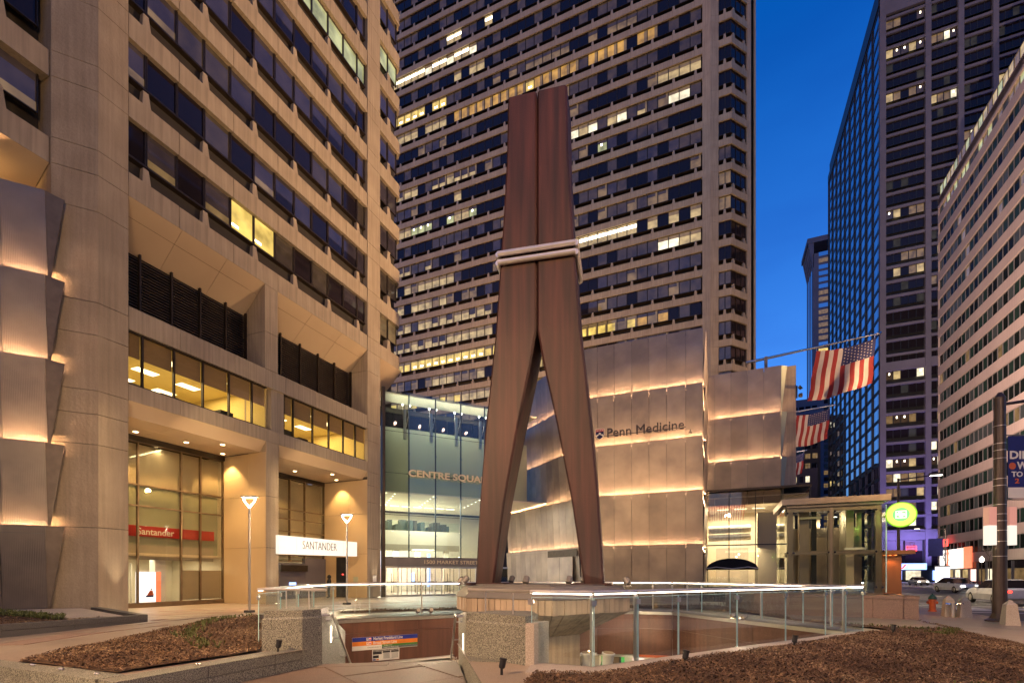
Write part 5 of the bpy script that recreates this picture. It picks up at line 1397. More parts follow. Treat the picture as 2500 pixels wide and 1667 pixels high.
# the return between front and right wing
FT2 = Frame((-.98, 39.75), (0, 1))
tiers(PV, FT2, 9.7, ZP, 6, lean=.20)
MB('cap_metal').box(-10.4, -1.05, 39.9, 60, .1, 20.3).box(-1.05, 6.35, 49.75, 60, 9.9, 20.3).build('pavilion_core', PV)
w_ = MB('precast'); 
for z0, z1 in ((9.75, 11.6), (11.6, 12.35), (12.35, 15.3), (15.3, 16.35), (16.35, 19.3), (19.3, 20.45)):
    MB('precast').box(5.28, 6.48, 49.62, 60, z0 + .008, z1 - .008).build('corner_panel', PV)
MB('precast').box(6.2, 6.5, 60, 100, 0, 20.3).box(-1, 6.4, 60, 100, 20.0, 20.3).build('side_wall', PV)
for j in range(2, 5):
    z0, z1 = ZP[j], ZP[j + 1]
    MB('olive_wall').hexa([FQ.p(6.29, 0, z0 + .03), FQ.p(6.34, .04, z0 + .03), FQ.p(6.34, .07, z0 + .03), FQ.p(6.29, .07, z0 + .03)], [FQ.p(6.29, -.3, z1 - .03), FQ.p(6.78, .03, z1 - .03), FQ.p(6.78, .06, z1 - .03), FQ.p(6.29, .06, z1 - .03)]).build('side_fin', PV)
# service doors in the wing at ground level
MB('bronze').box(9.0, 13.8, -.31, -.29, 3.35, 3.95, fr=FW).build('door_reveal', PV)
MB('perforated_steel').box(9.05, 11.1, -.36, -.30, .05, 3.3, fr=FW).build('service_door', PV)
MB('perforated_steel').box(11.16, 13.2, -.36, -.30, .05, 3.3, fr=FW).build('service_door', PV)
MB('black_paint').box(11.1, 11.16, -.34, -.3, .05, 3.3, fr=FW).build('door_gap', PV)
# sign
ps = thing('wall_sign', (-6, 39.2, 13), 'dark raised letters and shield on the metal pavilion', 'sign')
FS2 = Frame((0, 39.22), (1, 0))
MB('black_paint').box(-9.2, -2.2, .02, .05, 13.02, 13.07, fr=FS2).build('carrier_bar', ps)
text('letters', 'Penn Medicine', (-8.22, 39.2, 12.90), (1, 0), ps, .72, 'black_letter', 5.9, .06, bold=0)
shp = [(-9.16, 13.62), (-8.50, 13.62), (-8.50, 13.15), (-8.60, 12.95), (-8.83, 12.80), (-9.06, 12.95), (-9.16, 13.15)]
def shield(pts, y0, y1, mat): return MB(mat).hexa([(x, y1, z) for x, z in pts], [(x, y0, z) for x, z in pts])
cx_, cz_ = -8.83, 13.22
shield([(cx_ + (x - cx_) * 1.08, cz_ + (z - cz_) * 1.08) for x, z in shp], 39.19, 39.22, 'white_paint').build('shield_rim', ps)
shield(shp, 39.17, 39.189, 'flag_blue').build('shield', ps)
sd = MB('red_print').box(-9.16, -8.50, -.052, -.05 + .0, 13.42, 13.62, fr=Frame((0, 39.22), (1, 0)))
for q in range(4): sd.box(-9.08 + q * .15, -9.0 + q * .15, -.058, -.053, 13.48, 13.56, 'white_paint', fr=Frame((0, 39.22), (1, 0)))
sd.build('shield_top', ps)
ch = MB('white_paint')
for s_ in (-1, 1): ch.hexa([(cx_ + .30 * s_, 39.165, 12.98 + .02), (cx_ + .30 * s_, 39.169, 13.14), (cx_ + .001 * s_, 39.169, 13.36), (cx_ + .001 * s_, 39.165, 13.20)], [(cx_ + .30 * s_, 39.16, 12.98 + .02), (cx_ + .30 * s_, 39.16, 13.14), (cx_ + .001 * s_, 39.16, 13.36), (cx_ + .001 * s_, 39.16, 13.20)])
for x, z in ((cx_ - .13, 13.22), (cx_ + .13, 13.22), (cx_, 13.12)): ch.lathe([(.04, 0), (.04, .006)], (x, 39.158, z), 10, 'flag_blue', axis=(0, -1, 0))
ch.build('chevron', ps)
t = thing('wall_camera', (-1.9, 39.1, 12.7), 'small dark camera at the right end of the wall sign', 'camera')
MB('black_paint').box(-2.0, -1.75, 39.15, 39.3, 12.52, 12.6).tube((-1.87, 39.2, 12.6), (-1.87, 39.0, 12.72), .05, n=8).build('camera_body', t)

# glass shop under the right wing ----------------------------------------
SH = thing('glass_shop', (3, 49, 0), 'brightly lit double height glass shop under the right wing', 'shop')
FG = Frame((-1.0, 49.3), (1, 0))
gu = [0, 2.02, 4.21, 6.42, 8.5]
for i in range(4):
    for z0, z1 in ((.15, 4.45), (4.6, 9.45)):
        MB('shop_glass').box(gu[i] + .03, gu[i + 1] - .03, 0, .015, z0, z1, fr=FG).build('glass_pane', SH)
    MB('black_paint').box(gu[i + 1] - .035, gu[i + 1] + .035, -.04, .06, .1, 9.5, fr=FG).build('mullion', SH)
MB('black_paint').box(0, 8.5, -.04, .06, 4.46, 4.58, fr=FG).build('transom', SH)
MB('bronze').box(0, 8.6, -.5, 9, 9.46, 9.66, fr=FG).build('roof_edge', SH)
MB('cream_wall').box(0, 8.5, .1, 9, 8.9, 9.0, fr=FG).build('ceiling', SH)
for i in range(9): MB('white_paint').box(0, 8.5, .6 + i * .95, .75 + i * .95, 8.45, 8.88, fr=FG).build('ceiling_beam', SH)
MB('cream_wall').box(0, 8.5, 9, 9.1, 0, 9, fr=FG).box(-.1, 0, .1, 9, 0, 9, fr=FG).build('back_wall', SH)
MB('paving').box(0, 8.5, 0, 9, -.02, .05, fr=FG).build('floor', SH)
MB('cream_wall').box(4.5, 6.1, 1.6, 2.6, 0, 7.6, fr=FG).build('column', SH)
MB('grey_room').box(.9, 4.0, 6.8, 7.0, 0, 4.6, fr=FG).build('partition', SH)
for z, r in ((5.4, .34), (6.2, .38)): MB('duct').tube(FG.p(.2, 3.0, z), FG.p(4.0, 3.4, z + .1), r, n=14).build('air_duct', SH)
for i in range(15): MB('red_slat').box(.15, 3.6, 1.0, 1.06, 7.1 + i * .11, 7.14 + i * .11, fr=FG) if False else MB('red_slat').hexa([FG.p(.3 + i * .22, .9, 8.5), FG.p(.34 + i * .22, .9, 8.5), FG.p(.34 + i * .22, 4.6, 7.3), FG.p(.30 + i * .22, 4.6, 7.3)], [FG.p(.3 + i * .22, .9, 8.6), FG.p(.34 + i * .22, .9, 8.6), FG.p(.34 + i * .22, 4.6, 7.4), FG.p(.30 + i * .22, 4.6, 7.4)]).build('red_slat', SH)
for i in range(8): MB('red_slat').box(.05, .12, .3 + i * .12, .34 + i * .12, 4.7, 8.8, fr=FG).build('red_slat', SH)
for u, v, z in ((2.5, 3, 3.2), (2.75, 3.5, 3.45), (3.0, 4, 3.7), (3.1, 2.5, 2.9)):
    MB('lamp_white').lathe([(.02, 0), (.08, .06), (.08, .12), (.02, .18)], FG.p(u, v, z), 8).tube(FG.p(u, v, z + .18), FG.p(u, v, 8.9), .008, n=4, mat='black_paint').build('hanging_bulb', SH)
for u in (1.0, 2.6, 4.2): MB('office_light').box(u, u + 1.1, 4, 4.1, 8.3, 8.33, fr=FG).build('ceiling_light', SH)
light('AREA', 'shop_lamp', FG.p(3.2, 4.5, 8.2), 720, (1, .82, .56), SH, target=FG.p(3.2, 4.5, 0), size=(7, 6))
light('AREA', 'shop_lamp', FG.p(3.2, 2.2, 4.4), 150, (1, .80, .52), SH, target=FG.p(3.2, 3, 0), size=(3, 6))
# dark dome awning and black banners in front of the shop
dm = thing('dome_awning', (1.3, 45.5, 0), 'black domed awning before the glass shop', 'awning')
m = MB('black_cloth'); n_ = 18; b0 = len(m.v)
prof = []
for i in range(n_ + 1):
    a = math.pi * i / n_; prof.append((-1.75 * math.cos(a) * 1.15, 2.2 + .95 * math.sin(a)))
m.hexa([(1.15 + x, 45.0, z) for x, z in reversed(prof)], [(1.15 + x, 46.6, z) for x, z in reversed(prof)])
m.build('canopy', dm)
MB('white_paint').path([(-.85, 44.97, 2.30), (-.1, 44.97, 2.42), (1.15, 44.97, 2.28), (2.4, 44.97, 2.42), (3.1, 44.97, 2.30)], .03, 6).build('piping', dm)
for x in (-.75, 3.05): MB('black_paint').tube((x, 45.1, 0), (x, 45.1, 2.25), .04, n=8).build('post', dm)
bn = thing('banner', (1.0, 30, 0), 'low black fabric banner with white letters behind the railings', 'banner')
FBN = Frame((-.95, 30.9), (1, 0))
MB('black_cloth').box(0, 2.45, 0, .03, .15, 1.05, fr=FBN).box(2.5, 4.3, 0, .03, .15, 1.0, fr=FBN).build('cloth', bn)
for u in (0, 2.47, 4.32): MB('cap_metal').box(u - .02, u + .02, .03, .07, 0, 1.1, fr=FBN).build('post', bn)
text('letters', 'NIGHTINGALE', FBN.p(.12, -.01, .62), FBN.u, bn, .15, 'frosted', 1.9, .003, spacing=1.1)
text('letters', '988 5500', FBN.p(2.9, -.01, .40), FBN.u, bn, .15, 'frosted', 1.0, .003)
cn = thing('safety_marker', (1.1, 29.8, 0), 'small orange and white safety marker post before the black banner', 'marker')
MB('orange_paint').tube((.95, 30.0, .05), (.95, 30.0, .45), .06, .05, 10).tube((.95, 30.0, .45), (.95, 30.0, .62), .051, .045, 10, 'white_paint').tube((.95, 30.0, .62), (.95, 30.0, .95), .045, .035, 10).box(.83, 1.07, 29.88, 30.12, 0, .05, 'black_paint').build('post', cn)

# flags ------------------------------------------------------------------
def flag(Y, x0, x1, zp, fx0, fx1, fz, label, seed):
    t = thing('flag', (x0, Y, zp), label, 'flag', 'flags on poles beside the pavilion')
    zt = lambda x: zp + (x - x0) * .075
    MB('steel_satin').tube((x0, Y, zt(x0)), (x1, Y, zt(x1)), .13, .06, 10).build('pole', t)
    MB('chrome').lathe([(.02, 0), (.12, .08), (.12, .16), (.02, .24)], (x1, Y, zt(x1)), 10, axis=(1, 0, .07)).build('finial', t)
    W = fx1 - fx0; Hh = W * .97; rs = random.Random(seed); ph = rs.uniform(0, 6)
    NU, NV = 52, 26
    def P(a, b):
        x = fx0 + W * a; z0 = zt(x) - .35 - .25 * math.sin(math.pi * a)
        drop = Hh * b * (1 - .12 * a)
        sway = .45 * b * math.sin(6.0 * a + ph) + .22 * b * math.sin(13 * a + 3 * b + ph) + .5 * b * b
        return Vector((x - .45 * b * (1 - a * .9) - .18 * b + .06 * math.sin(9 * b + ph) * b, Y + sway * .6, z0 - drop))
    m = MB('flag_red', 'flag_white', 'flag_blue')
    for j in range(NV + 1):
        for i in range(NU + 1): m.v.append(tuple(P(i / NU, j / NV)))
    for j in range(NV):
        for i in range(NU):
            st = int((i + .5) / NU * 13); mi = 0 if st % 2 == 0 else 1
            if (i + .5) / NU > 6 / 13 and (j + .5) / NV < .40: mi = 2
            b = j * (NU + 1) + i
            m.f.append((b, b + 1, b + NU + 2, b + NU + 1)); m.mi.append(mi)
    m.build('cloth', t, smooth=True)
    for r in range(11):
        for c in range(9):
            if (r + c) % 2: continue
            a = 6 / 13 + (c + .8) / 10.0 * (7 / 13); b = (r + 1) / 12 * .40
            c0 = P(a, b); e1 = (P(a + .004, b) - c0).normalized(); e2 = (P(a, b + .004) - c0).normalized(); nn = e1.cross(e2).normalized()
            s = MB('flag_white')
            for sg_ in (-1, 1):
                pts = []
                for q in range(10):
                    rr_ = W * (.0165 if q % 2 == 0 else .007); an = math.pi * 2 * q / 10
                    pts.append(c0 + e1 * (rr_ * math.cos(an)) + e2 * (rr_ * math.sin(an)) + nn * (.02 * sg_))
                s.face(pts)
            s.build('star', t)
    MB('cap_metal').box(4.05, 4.3, Y - .15, Y + .15, 20.3, zt(4.2) + .12).build('bracket', t)
    for a in (0.0, .98): MB('steel').tube(tuple(Vector((fx0 + W * a, Y, zt(fx0 + W * a)))), tuple(P(a, 0)), .02, n=5).build('halyard', t)
    return t
flag(50.6, 2.5, 12.8, 21.72, 8.2, 12.6, 4, 'largest flag on a pole beside the metal pavilion', 1)
flag(68.5, 2.5, 12.8, 21.35, 8.4, 12.5, 4, 'middle flag on a pole beside the metal pavilion', 5)
flag(92, 2.5, 13.4, 21.4, 9.4, 13.2, 4, 'smallest flag, mostly hidden by the pavilion corner', 9)
fl_ = thing('roof_floodlight', (6.6, 49.6, 18.5), 'pair of dark floodlights on the corner of the right wing', 'floodlight')
MB('black_paint').lathe([(.16, 0), (.2, .25)], (6.7, 49.6, 18.3), 10, axis=(.7, -.3, .5)).lathe([(.16, 0), (.2, .25)], (6.7, 49.6, 17.7), 10, axis=(.7, -.3, -.1)).box(6.48, 6.6, 49.6, 49.7, 17.5, 18.6).build('lamp_head', fl_)

# ================================================================== CENTRE TOWER
CTY = 76.3
CT = thing('office_tower', (-20, CTY + 10, 0), 'tall precast office tower with many lit windows in the centre', 'building')
FCt = Frame((0, CTY), (1, 0))
def cz(k): return 38.45 + 3.62 * k
KMIN, KMAX = -7, 21
MB('dark_recess').box(-62, 0.4, CTY + 1.2, CTY + 28, 0, cz(KMAX) + 3).box(.4, 1.9, CTY + 1.2, CTY + 28, 0, cz(KMAX) + 3).box(1.9, 3.6, CTY + 3.4, CTY + 28, 0, cz(KMAX) + 3).build('building_core', CT)
CSP = MB('precast').box(.012, 3.078, 0, .5, 0, .95)
CCB = MB('precast').hexa([(-.21, .03, .95), (.21, .03, .95), (.21, .4, .95), (-.21, .4, .95)], [(-.13, .09, 1.69), (.13, .09, 1.69), (.13, .4, 1.69), (-.13, .4, 1.69)])
sp_i = []; cb_i = []; wn_i = []
PAT = {  # floor: list of (x from, x to, chance, styles)
 -3: [(-60, 0, .5, 'tan cream')], -2: [(-60, 0, .9, 'yellow cream'), ], -1: [(-60, -20, .9, 'tan tan cream'), (-20, 0, .5, 'tan dim')],
 0: [(-60, -36, .98, 'brightyellow brightyellow yellow'), (-36, -19, .9, 'brightyellow yellow'), (-19, 0, .85, 'tanyellow yellow tan')],
 1: [(-60, -36, .95, 'cream creamb'), (-19, 0, .5, 'dim tan')], 2: [(-60, -36, .9, 'cream creamb'), (-19, 0, .4, 'dusk dim')],
 3: [(-60, -40, .7, 'tan cream'), (-21, -9, .5, 'tan dim'), (-9, 0, .9, 'cream white')], 4: [(-60, -44, .5, 'cream'), (-22, -10, .95, 'strip'), (-10, 0, .8, 'cream')],
 5: [(-60, -46, .6, 'cream creamb'), (-20, -6, .6, 'tan dim'), (-6, 0, .3, 'tan')], 6: [(-60, -48, .3, 'dim')], 7: [(-60, -40, .8, 'greenish cream'), (-22, -17, .5, 'orange')],
 8: [(-44, -40, .5, 'cream'), (-20, -14, .4, 'greenish')], 9: [(-60, -40, .8, 'cream creamb'), (-22, -4, .75, 'creamb cream white tan')],
 10: [(-30, -2, .35, 'tan'), (-8, 0, .9, 'creamb cream')], 11: [(-22, -10, .2, 'dim')], 12: [(-46, -9, .85, 'orange orange brightyellow'), (-60, -46, .8, 'cream')],
 13: [(-60, -46, .8, 'brightyellow'), (-36, -10, .6, 'dimorange')], 14: [(-44, -36, .8, 'cream'), (-20, -2, .3, 'dim')], 15: [(-60, -39, .95, 'strip strip white'), (-20, -6, .4, 'cream tan')], 16: [(-46, -36, .6, 'strip')],
}
cw = {}
def cwin(style):
    key = 'window_c_' + style
    S = dict(dark=dict(pane='pane_dark'), dusk=dict(pane='pane_dusk'), blind=dict(pane='pane_dark', blind=.5, strip='pane_dusk'), dim=dict(pane='pane_dim'),
      cream=dict(pane='pane_cream', blind=.34, strip='pane_tan'), creamb=dict(pane='pane_cream', blind=.62, strip='pane_dim', curtain=.2), tan=dict(pane='pane_tan', curtain=.2, blind=.3, strip='pane_dim'),
      yellow=dict(pane='pane_yellow', blind=.3, strip='pane_tan', curtain=.18), brightyellow=dict(pane='pane_yellow', fix=[(.3, .75, .22, .38)], blind=.15, strip='pane_tan'), tanyellow=dict(pane='pane_dim', low=(.7, 'pane_orange')),
      white=dict(pane='pane_white', blind=.3, strip='pane_tan'), strip=dict(pane='pane_cream', fix=[(0.02, .98, .5, .78)]), orange=dict(pane='pane_orange', curtain=.3), dimorange=dict(pane='pane_tan', blind=.4, strip='pane_dim'), greenish=dict(pane='pane_green', blind=.3, strip='pane_dim', fix=[(.3, .5, .5, .7)]))
    return win(key, 1.52, 1.86, frame='bronze', **S[style]), key
rc = random.Random(21)
for k in range(KMIN, KMAX):
    z = cz(k)
    for i in range(19):
        u = -2.93 - 3.09 * i
        sp_i.append((CSP, 'c_spandrel', FCt.p(u - 1.545, 0, z), 0)); cb_i.append((CCB, 'c_corbel', FCt.p(u, 0, z), 0))
    for i in range(36):
        u = -2.93 + .0 - 1.545 * i - .77 + .77
        x = u - 1.545 + 1.545
        st = rc.choice(['dark', 'dark', 'dark', 'dark', 'dark', 'dusk', 'dim', 'dim', 'tan'] if k < 13 else ['dark', 'dark', 'dark', 'dim', 'dim'])
        for a, b, pr_, ss in PAT.get(k, []):
            if a <= x <= b and rc.random() < pr_: st = rc.choice(ss.split())
        mb, key = cwin(st)
        wn_i.append((mb, key, FCt.p(u - .75, .18, z + 1.75), 0))
    MB('dark_recess').box(-62, -2.02, .5, 1.3, z - .02, z + .06, fr=FCt).box(-62, -2.02, .8, .85, z + .9, z + 1.72, fr=FCt).build('sill_recess', CT)  # dark sheets stand for the shade under the windows
    MB('bronze').box(-62, -2.02, .16, .8, z + 1.70, z + 1.745, fr=FCt).build('window_sill', CT)
    MB('precast').box(-2.93 - 1.38 + .0 + 2.0 - .0, -2.03, 0, .5, z, z + .95, fr=FCt) if False else None
sp_i = [(m_, k_, p, a) for m_, k_, p, a in sp_i]
pieces('spandrel_panel', CT, sp_i); pieces('corbel', CT, cb_i); pieces('window', CT, wn_i)
# folded pier, corner bay and end pier
clev = [20] + [x for k in range(-5, KMAX) for x in (cz(k), cz(k) + .95)]
clev = sorted(clev)
pier('pier_unit', [(-2.0, CTY), (-.9, CTY - .45), (.19, CTY), (.19, CTY + 2), (-2.0, CTY + 2)], clev, 'precast', CT)
FK = Frame((1.92, CTY), (.6494, .7604))
pier('pier_unit', [tuple(FK.p(3.32, 0))[:2], tuple(FK.p(3.75, -.25))[:2], tuple(FK.p(4.3, .1))[:2], tuple(FK.p(4.3, 2.5))[:2], tuple(FK.p(3.32, 2.5))[:2]], clev, 'precast', CT)
MB('precast').box(5.0, 5.3, CTY + 4, CTY + 28, 0, cz(KMAX)).build('side_wall', CT)
for k in range(-5, KMAX):
    z = cz(k)
    MB('precast').prism([(.2, CTY), (1.92, CTY), tuple(FK.p(3.31, 0))[:2], tuple(FK.p(3.31, .5))[:2], (1.72, CTY + .5), (.2, CTY + .5)], z, z + .95).build('spandrel_panel', CT)
    for fr, u in ((FCt, 1.0), (FK, .55), (FK, 2.75)):
        place('corbel', shared(CCB, 'c_corbel'), CT, fr.p(u, 0, z), fr.ang)
    MB('dark_recess').prism([(.2, CTY + .85), (1.6, CTY + .85), tuple(FK.p(3.31, .85))[:2], tuple(FK.p(3.31, 1.6))[:2], (.2, CTY + 2.5)], z - .02, z + 1.70).build('sill_recess', CT)
    MB('bronze').prism([(.2, CTY + .16), (1.85, CTY + .16), tuple(FK.p(3.31, .16))[:2], tuple(FK.p(3.31, .8))[:2], (.2, CTY + .8)], z + 1.70, z + 1.75).build('window_sill', CT)
    sty = {14: 'orange', 4: 'tan', 5: 'tan', 6: 'dim'}.get(k, 'dark' if k > 1 else 'dim')
    for u in (.24, 1.06): 
        mb = win('window_k_' + sty, .80, 1.86, {'orange': 'pane_orange', 'tan': 'pane_tan', 'dim': 'pane_dim', 'dark': 'pane_dark'}[sty]); place('window', shared(mb, 'window_k_' + sty), CT, FCt.p(u, .18, z + 1.75), 0)
    for u in (.1, 1.15, 2.2):
        mb = win('window_m', 1.03, 1.86, 'pane_dark'); place('window', shared(mb, 'window_m'), CT, FK.p(u, .18, z + 1.75), FK.ang)
# ================================================================== DARK TOWER ON THE RIGHT
DX, DY = 37.0, 145.7
DT = thing('dark_tower', (DX + 14, DY + 25, 0), 'dark tower with blue mirrored side glass and grey bands', 'building')
MB('black_paint').box(DX + .4, DX + 45, DY + .9, DY + 60, 0, 150).build('building_core', DT)
FD = Frame((DX, DY), (1, 0)); FDl = Frame((DX, DY + 59), (0, -1))
def dz(k): return 138.5 - 3.6 * k
piers_ = [(0, 1.25), (9.0, 10.1), (15.15, 16.2), (21.4, 22.4), (27.6, 28.6), (33.8, 34.8)]
for a, b in piers_: 
    for q in range(12): MB('stone_violet').box(a, b, -.35, .9, 4 + q * 12.2, 4 + (q + 1) * 12.2 - .03, fr=FD).build('pier', DT)
wi = []; bi = []
rdk = random.Random(77)
litrows = {13: .0}
for k in range(-2, 36):
    z = dz(k)
    for (a, b) in ((1.25, 9.0), (10.1, 15.15), (16.2, 21.4), (22.4, 27.6), (28.6, 33.8)):
        bw = b - a
        kb_ = 'd_band_%03d' % int(bw * 10)
        bi.append((MB('stone_violet').box(0, bw, -.1, .5, -.28, .28), kb_, FD.p(a, 0, z), 0))
        n_ = 5 if bw > 7 else 4
        w = (bw - .1) / n_
        rowlit = rdk.random() < (.22 if z > 60 else .14 if z > 40 else .75)
        for i in range(n_):
            st = 'dark'
            if rowlit and rdk.random() < .7: st = rdk.choice(['cream', 'tan', 'white', 'tan', 'spot'])
            elif rdk.random() < .12: st = 'grey'
            key = 'window_d_%s_%03d' % (st, int(w * 100))
            mb = win(key, w - .03, 2.05, {'dark': 'pane_dark', 'cream': 'pane_cream', 'tan': 'pane_tan', 'white': 'pane_white', 'grey': 'pane_grey', 'spot': 'pane_dim'}[st], fix=[(.4, .6, .6, .85)] if st in ('spot', 'white') else None, frame='black_paint', fr_w=.07)
            wi.append((mb, key, FD.p(a + .05 + i * w, .3, z + 1.25), 0))
pieces('window', DT, wi); pieces('floor_band', DT, bi)
MB('stone_violet').box(0, 35, -.2, .9, 10.3, 12.3, fr=FD).box(0, 35, -.2, .6, 52.2, 54.0, fr=FD).build('belt_course', DT)
# left face: mirrored bays
wi = []
MM = MB('pane_mirror').box(.10, 1.92, .05, .1, .05, 2.75)
FB3 = MB('black_paint').box(-.12, .12, -.25, .4, 0, 3.64)
FB4 = MB('black_paint').box(0, 5.9, -.05, .3, 2.80, 3.64)
mi_, fi_, ti_ = [], [], []
for k in range(0, 39):
    z = .5 + 3.64 * k
    for i in range(10):
        u = 59 - 5.9 * (i + 1)
        for j in range(3):
            mi_.append((MB('pane_mirror').box(.08, 1.90, .05, .1, .05, 2.78), 'd_mirror', FDl.p(u + j * 1.966, 0, z), FDl.ang))
        fi_.append((FB3, 'd_fin', FDl.p(u, 0, z), FDl.ang)); ti_.append((FB4, 'd_spandrel', FDl.p(u, 0, z), FDl.ang))
pieces('mirror_pane', DT, mi_); pieces('fin', DT, fi_); pieces('spandrel_panel', DT, ti_)
MB('black_paint').box(0, 59, -.3, .5, 142.5, 145, fr=FDl).box(0, 35, -.3, .5, 139.5, 146, 'stone_violet', fr=FD).build('parapet', DT)
# violet lit podium with shops
for i, (a, b) in enumerate([(1.4, 4.9), (5.2, 8.6), (10.4, 12.6), (12.8, 15.0)]):
    MB('stone_violet').box(a, b, .5, .6, 7.7, 10.2, fr=FD).build('podium_panel', DT)
    MB('pane_dark').box(a, b, .45, .5, 3.6, 7.5, fr=FD).build('window', DT)
    MB('screen_blue' if i % 2 == 0 else 'pane_white').box(a + .2, b - .3, .45, .5, .6, 2.9, fr=FD).build('shop_window', DT)
light('SPOT', 'violet_flood_lamp', (34, DY - 9, 1), 15000, (.36, .26, 1.0), DT, .5, target=(39, DY, 24), angle=95, blend=1)
light('SPOT', 'violet_flood_lamp', (45, DY - 9, 1), 15000, (.34, .28, 1.0), DT, .5, target=(46, DY, 20), angle=95, blend=1)
for i, (x, z, w, h, mt, nmm, lab) in enumerate([(42.2, 2.2 + 5.4, 2.0, 1.2, 'neon_red', 'neon_sign', 'small red neon sign in the window of the dark tower'), (40.6, 3.1, 5.5, 1.5, 'screen_blue', 'shop_sign', 'blue lit shop sign at the foot of the dark tower')]):
    s_ = thing(nmm, (x, DY - .5, z), lab, 'sign')
    if i == 0:
        f_ = MB(mt); f_.box(x, x + w, -.6, -.5, z, z + .12, fr=Frame((0, DY), (1, 0))).box(x, x + w, -.6, -.5, z + h - .12, z + h, fr=Frame((0, DY), (1, 0))).box(x, x + .12, -.6, -.5, z, z + h, fr=Frame((0, DY), (1, 0))).box(x + w - .12, x + w, -.6, -.5, z, z + h, fr=Frame((0, DY), (1, 0)))
        f_.build('tube_frame', s_); text('letters', 'PHIL', (x + .3, DY - .6, z + .32), (1, 0), s_, .55, 'neon_red', 1.4, .02)
    else:
        MB(mt).box(x, x + w, -.7, -.5, z, z + h, fr=Frame((0, DY), (1, 0))).build('sign_box', s_)
        MB('poster_white').hexa([(x + 2.0, DY - .75, z + .35), (x + 5.0, DY - .75, z + .35), (x + 5.0, DY - .71, z + .35), (x + 2, DY - .71, z + .35)], [(x + 2.0, DY - .75, z + 1.0), (x + 5.0, DY - .75, z + 1.0), (x + 5.0, DY - .71, z + 1.0), (x + 2, DY - .71, z + 1.0)]).build('white_lettering', s_)
        MB('neon_red').hexa([(x + .5, DY - .75, z + .2), (x + .9, DY - .75, z + .2), (x + .9, DY - .71, z + .2), (x + .5, DY - .71, z + .2)], [(x + 1.2, DY - .75, z + 1.3), (x + 1.7, DY - .75, z + 1.3), (x + 1.7, DY - .71, z + 1.3), (x + 1.2, DY - .71, z + 1.3)]).build('red_stroke', s_)

# ================================================================== STRIPED BUILDING AT THE RIGHT EDGE
ST = thing('striped_building', (50, 95, 0), 'long building of pinkish bands and ribbon windows at the right', 'building')
SX, SY = 41.3, 124.3
FSx = Frame((SX, SY), (0, -1))
SLn = 74
MB('dark_recess').box(.3, SLn, 1.0, 25, 0, 76, fr=FSx).build('building_core', ST)
si, wi = [], []
SB = MB('pinkish_precast').box(.01, 6.19, 0, .6, 0, 1.62)
rst = random.Random(31)
for k in range(-8, 12):
    z = 34.57 + 3.81 * k
    if z < 4: continue
    for i in range(12): si.append((SB, 's_band', FSx.p(6.2 * i, 0, z), FSx.ang))
    lit = {10: ('teal', 'cream'), 11: ('cream', 'white')}
    for i in range(47):
        st = rst.choice(['dark', 'dark', 'teal', 'grey', 'teal'])
        if k == 10 and rst.random() < .6: st = rst.choice(['tan', 'green', 'tan'])
        elif k == 11: st = rst.choice(['tan', 'cream', 'green'])
        elif rst.random() < .05: st = 'tan'
        key = 'window_s_' + st
        mb = win(key, 1.53, 2.15, {'dark': 'pane_black', 'teal': 'pane_teal', 'grey': 'pane_grey', 'tan': 'pane_tan', 'cream': 'pane_cream', 'white': 'pane_white', 'green': 'pane_green'}[st], frame='beam_grey', fr_w=.06)
        wi.append((mb, key, FSx.p(.3 + 1.56 * i, .22, z + 1.64), FSx.ang))
pieces('band_panel', ST, si); pieces('window', ST, wi)
MB('pinkish_precast').box(0, SLn, 0, .6, 76.0, 77.9, fr=FSx).box(0, .28, .02, 20, 4, 77.8, fr=FSx).build('parapet', ST)
# shops at street level
rs2 = random.Random(8)
u = .2; k = 0
while u < SLn - 3:
    w = rs2.choice([3.0, 3.6, 4.2]); 
    MB('beam_grey').box(u, u + .22, .0, .5, 0, 4.0, fr=FSx).build('shop_pier', ST)
    st = rs2.choice(['pane_white', 'pane_cream', 'pane_cream', 'pane_tan', 'poster_pink'])
    MB('pane_dark').box(u + .22, u + w, .3, .4, 2.9, 4.1, fr=FSx).build('shop_window', ST)
    MB(st).box(u + .22, u + w, .3, .4, .7, 2.8, fr=FSx).build('shop_window', ST)
    MB('red_print').box(u + .22, u + w, .1, .3, 0, .68, fr=FSx).build('shop_base', ST)
    u += w; k += 1
bbd = thing('billboard', (SX - .5, SY - 6, 3), 'white and red lit billboard over the shops of the striped building', 'billboard')
MB('poster_white').box(2.2, 6.2, -.4, -.2, 3.0, 6.6, fr=FSx).box(6.25, 9.6, -.4, -.2, 3.0, 6.6, fr=FSx).build('panel', bbd)
MB('poster_pink').box(9.65, 12.2, -.4, -.2, 3.0, 6.7, fr=FSx).box(5.2, 6.2, -.42, -.401, 3.0, 6.6, 'poster_red', fr=FSx).box(12.25, 15, -.4, -.2, 3.0, 6.8, 'poster_red', fr=FSx).build('red_panel', bbd)
ns = thing('neon_sign', (SX - 1, SY - 6, 7.5), 'red neon sign projecting above the lit billboard', 'sign')
MB('neon_red').box(5.0, 6.8, -.9, -.7, 7.3, 7.45, fr=FSx).box(5.0, 6.8, -.9, -.7, 8.5, 8.65, fr=FSx).box(5.0, 5.15, -.9, -.7, 7.45, 8.5, fr=FSx).box(6.65, 6.8, -.9, -.7, 7.45, 8.5, fr=FSx).build('tube_frame', ns)
text('letters', 'PHIL', FSx.p(5.25, -.9, 7.65), FSx.u, ns, .6, 'neon_red', 1.3, .02)

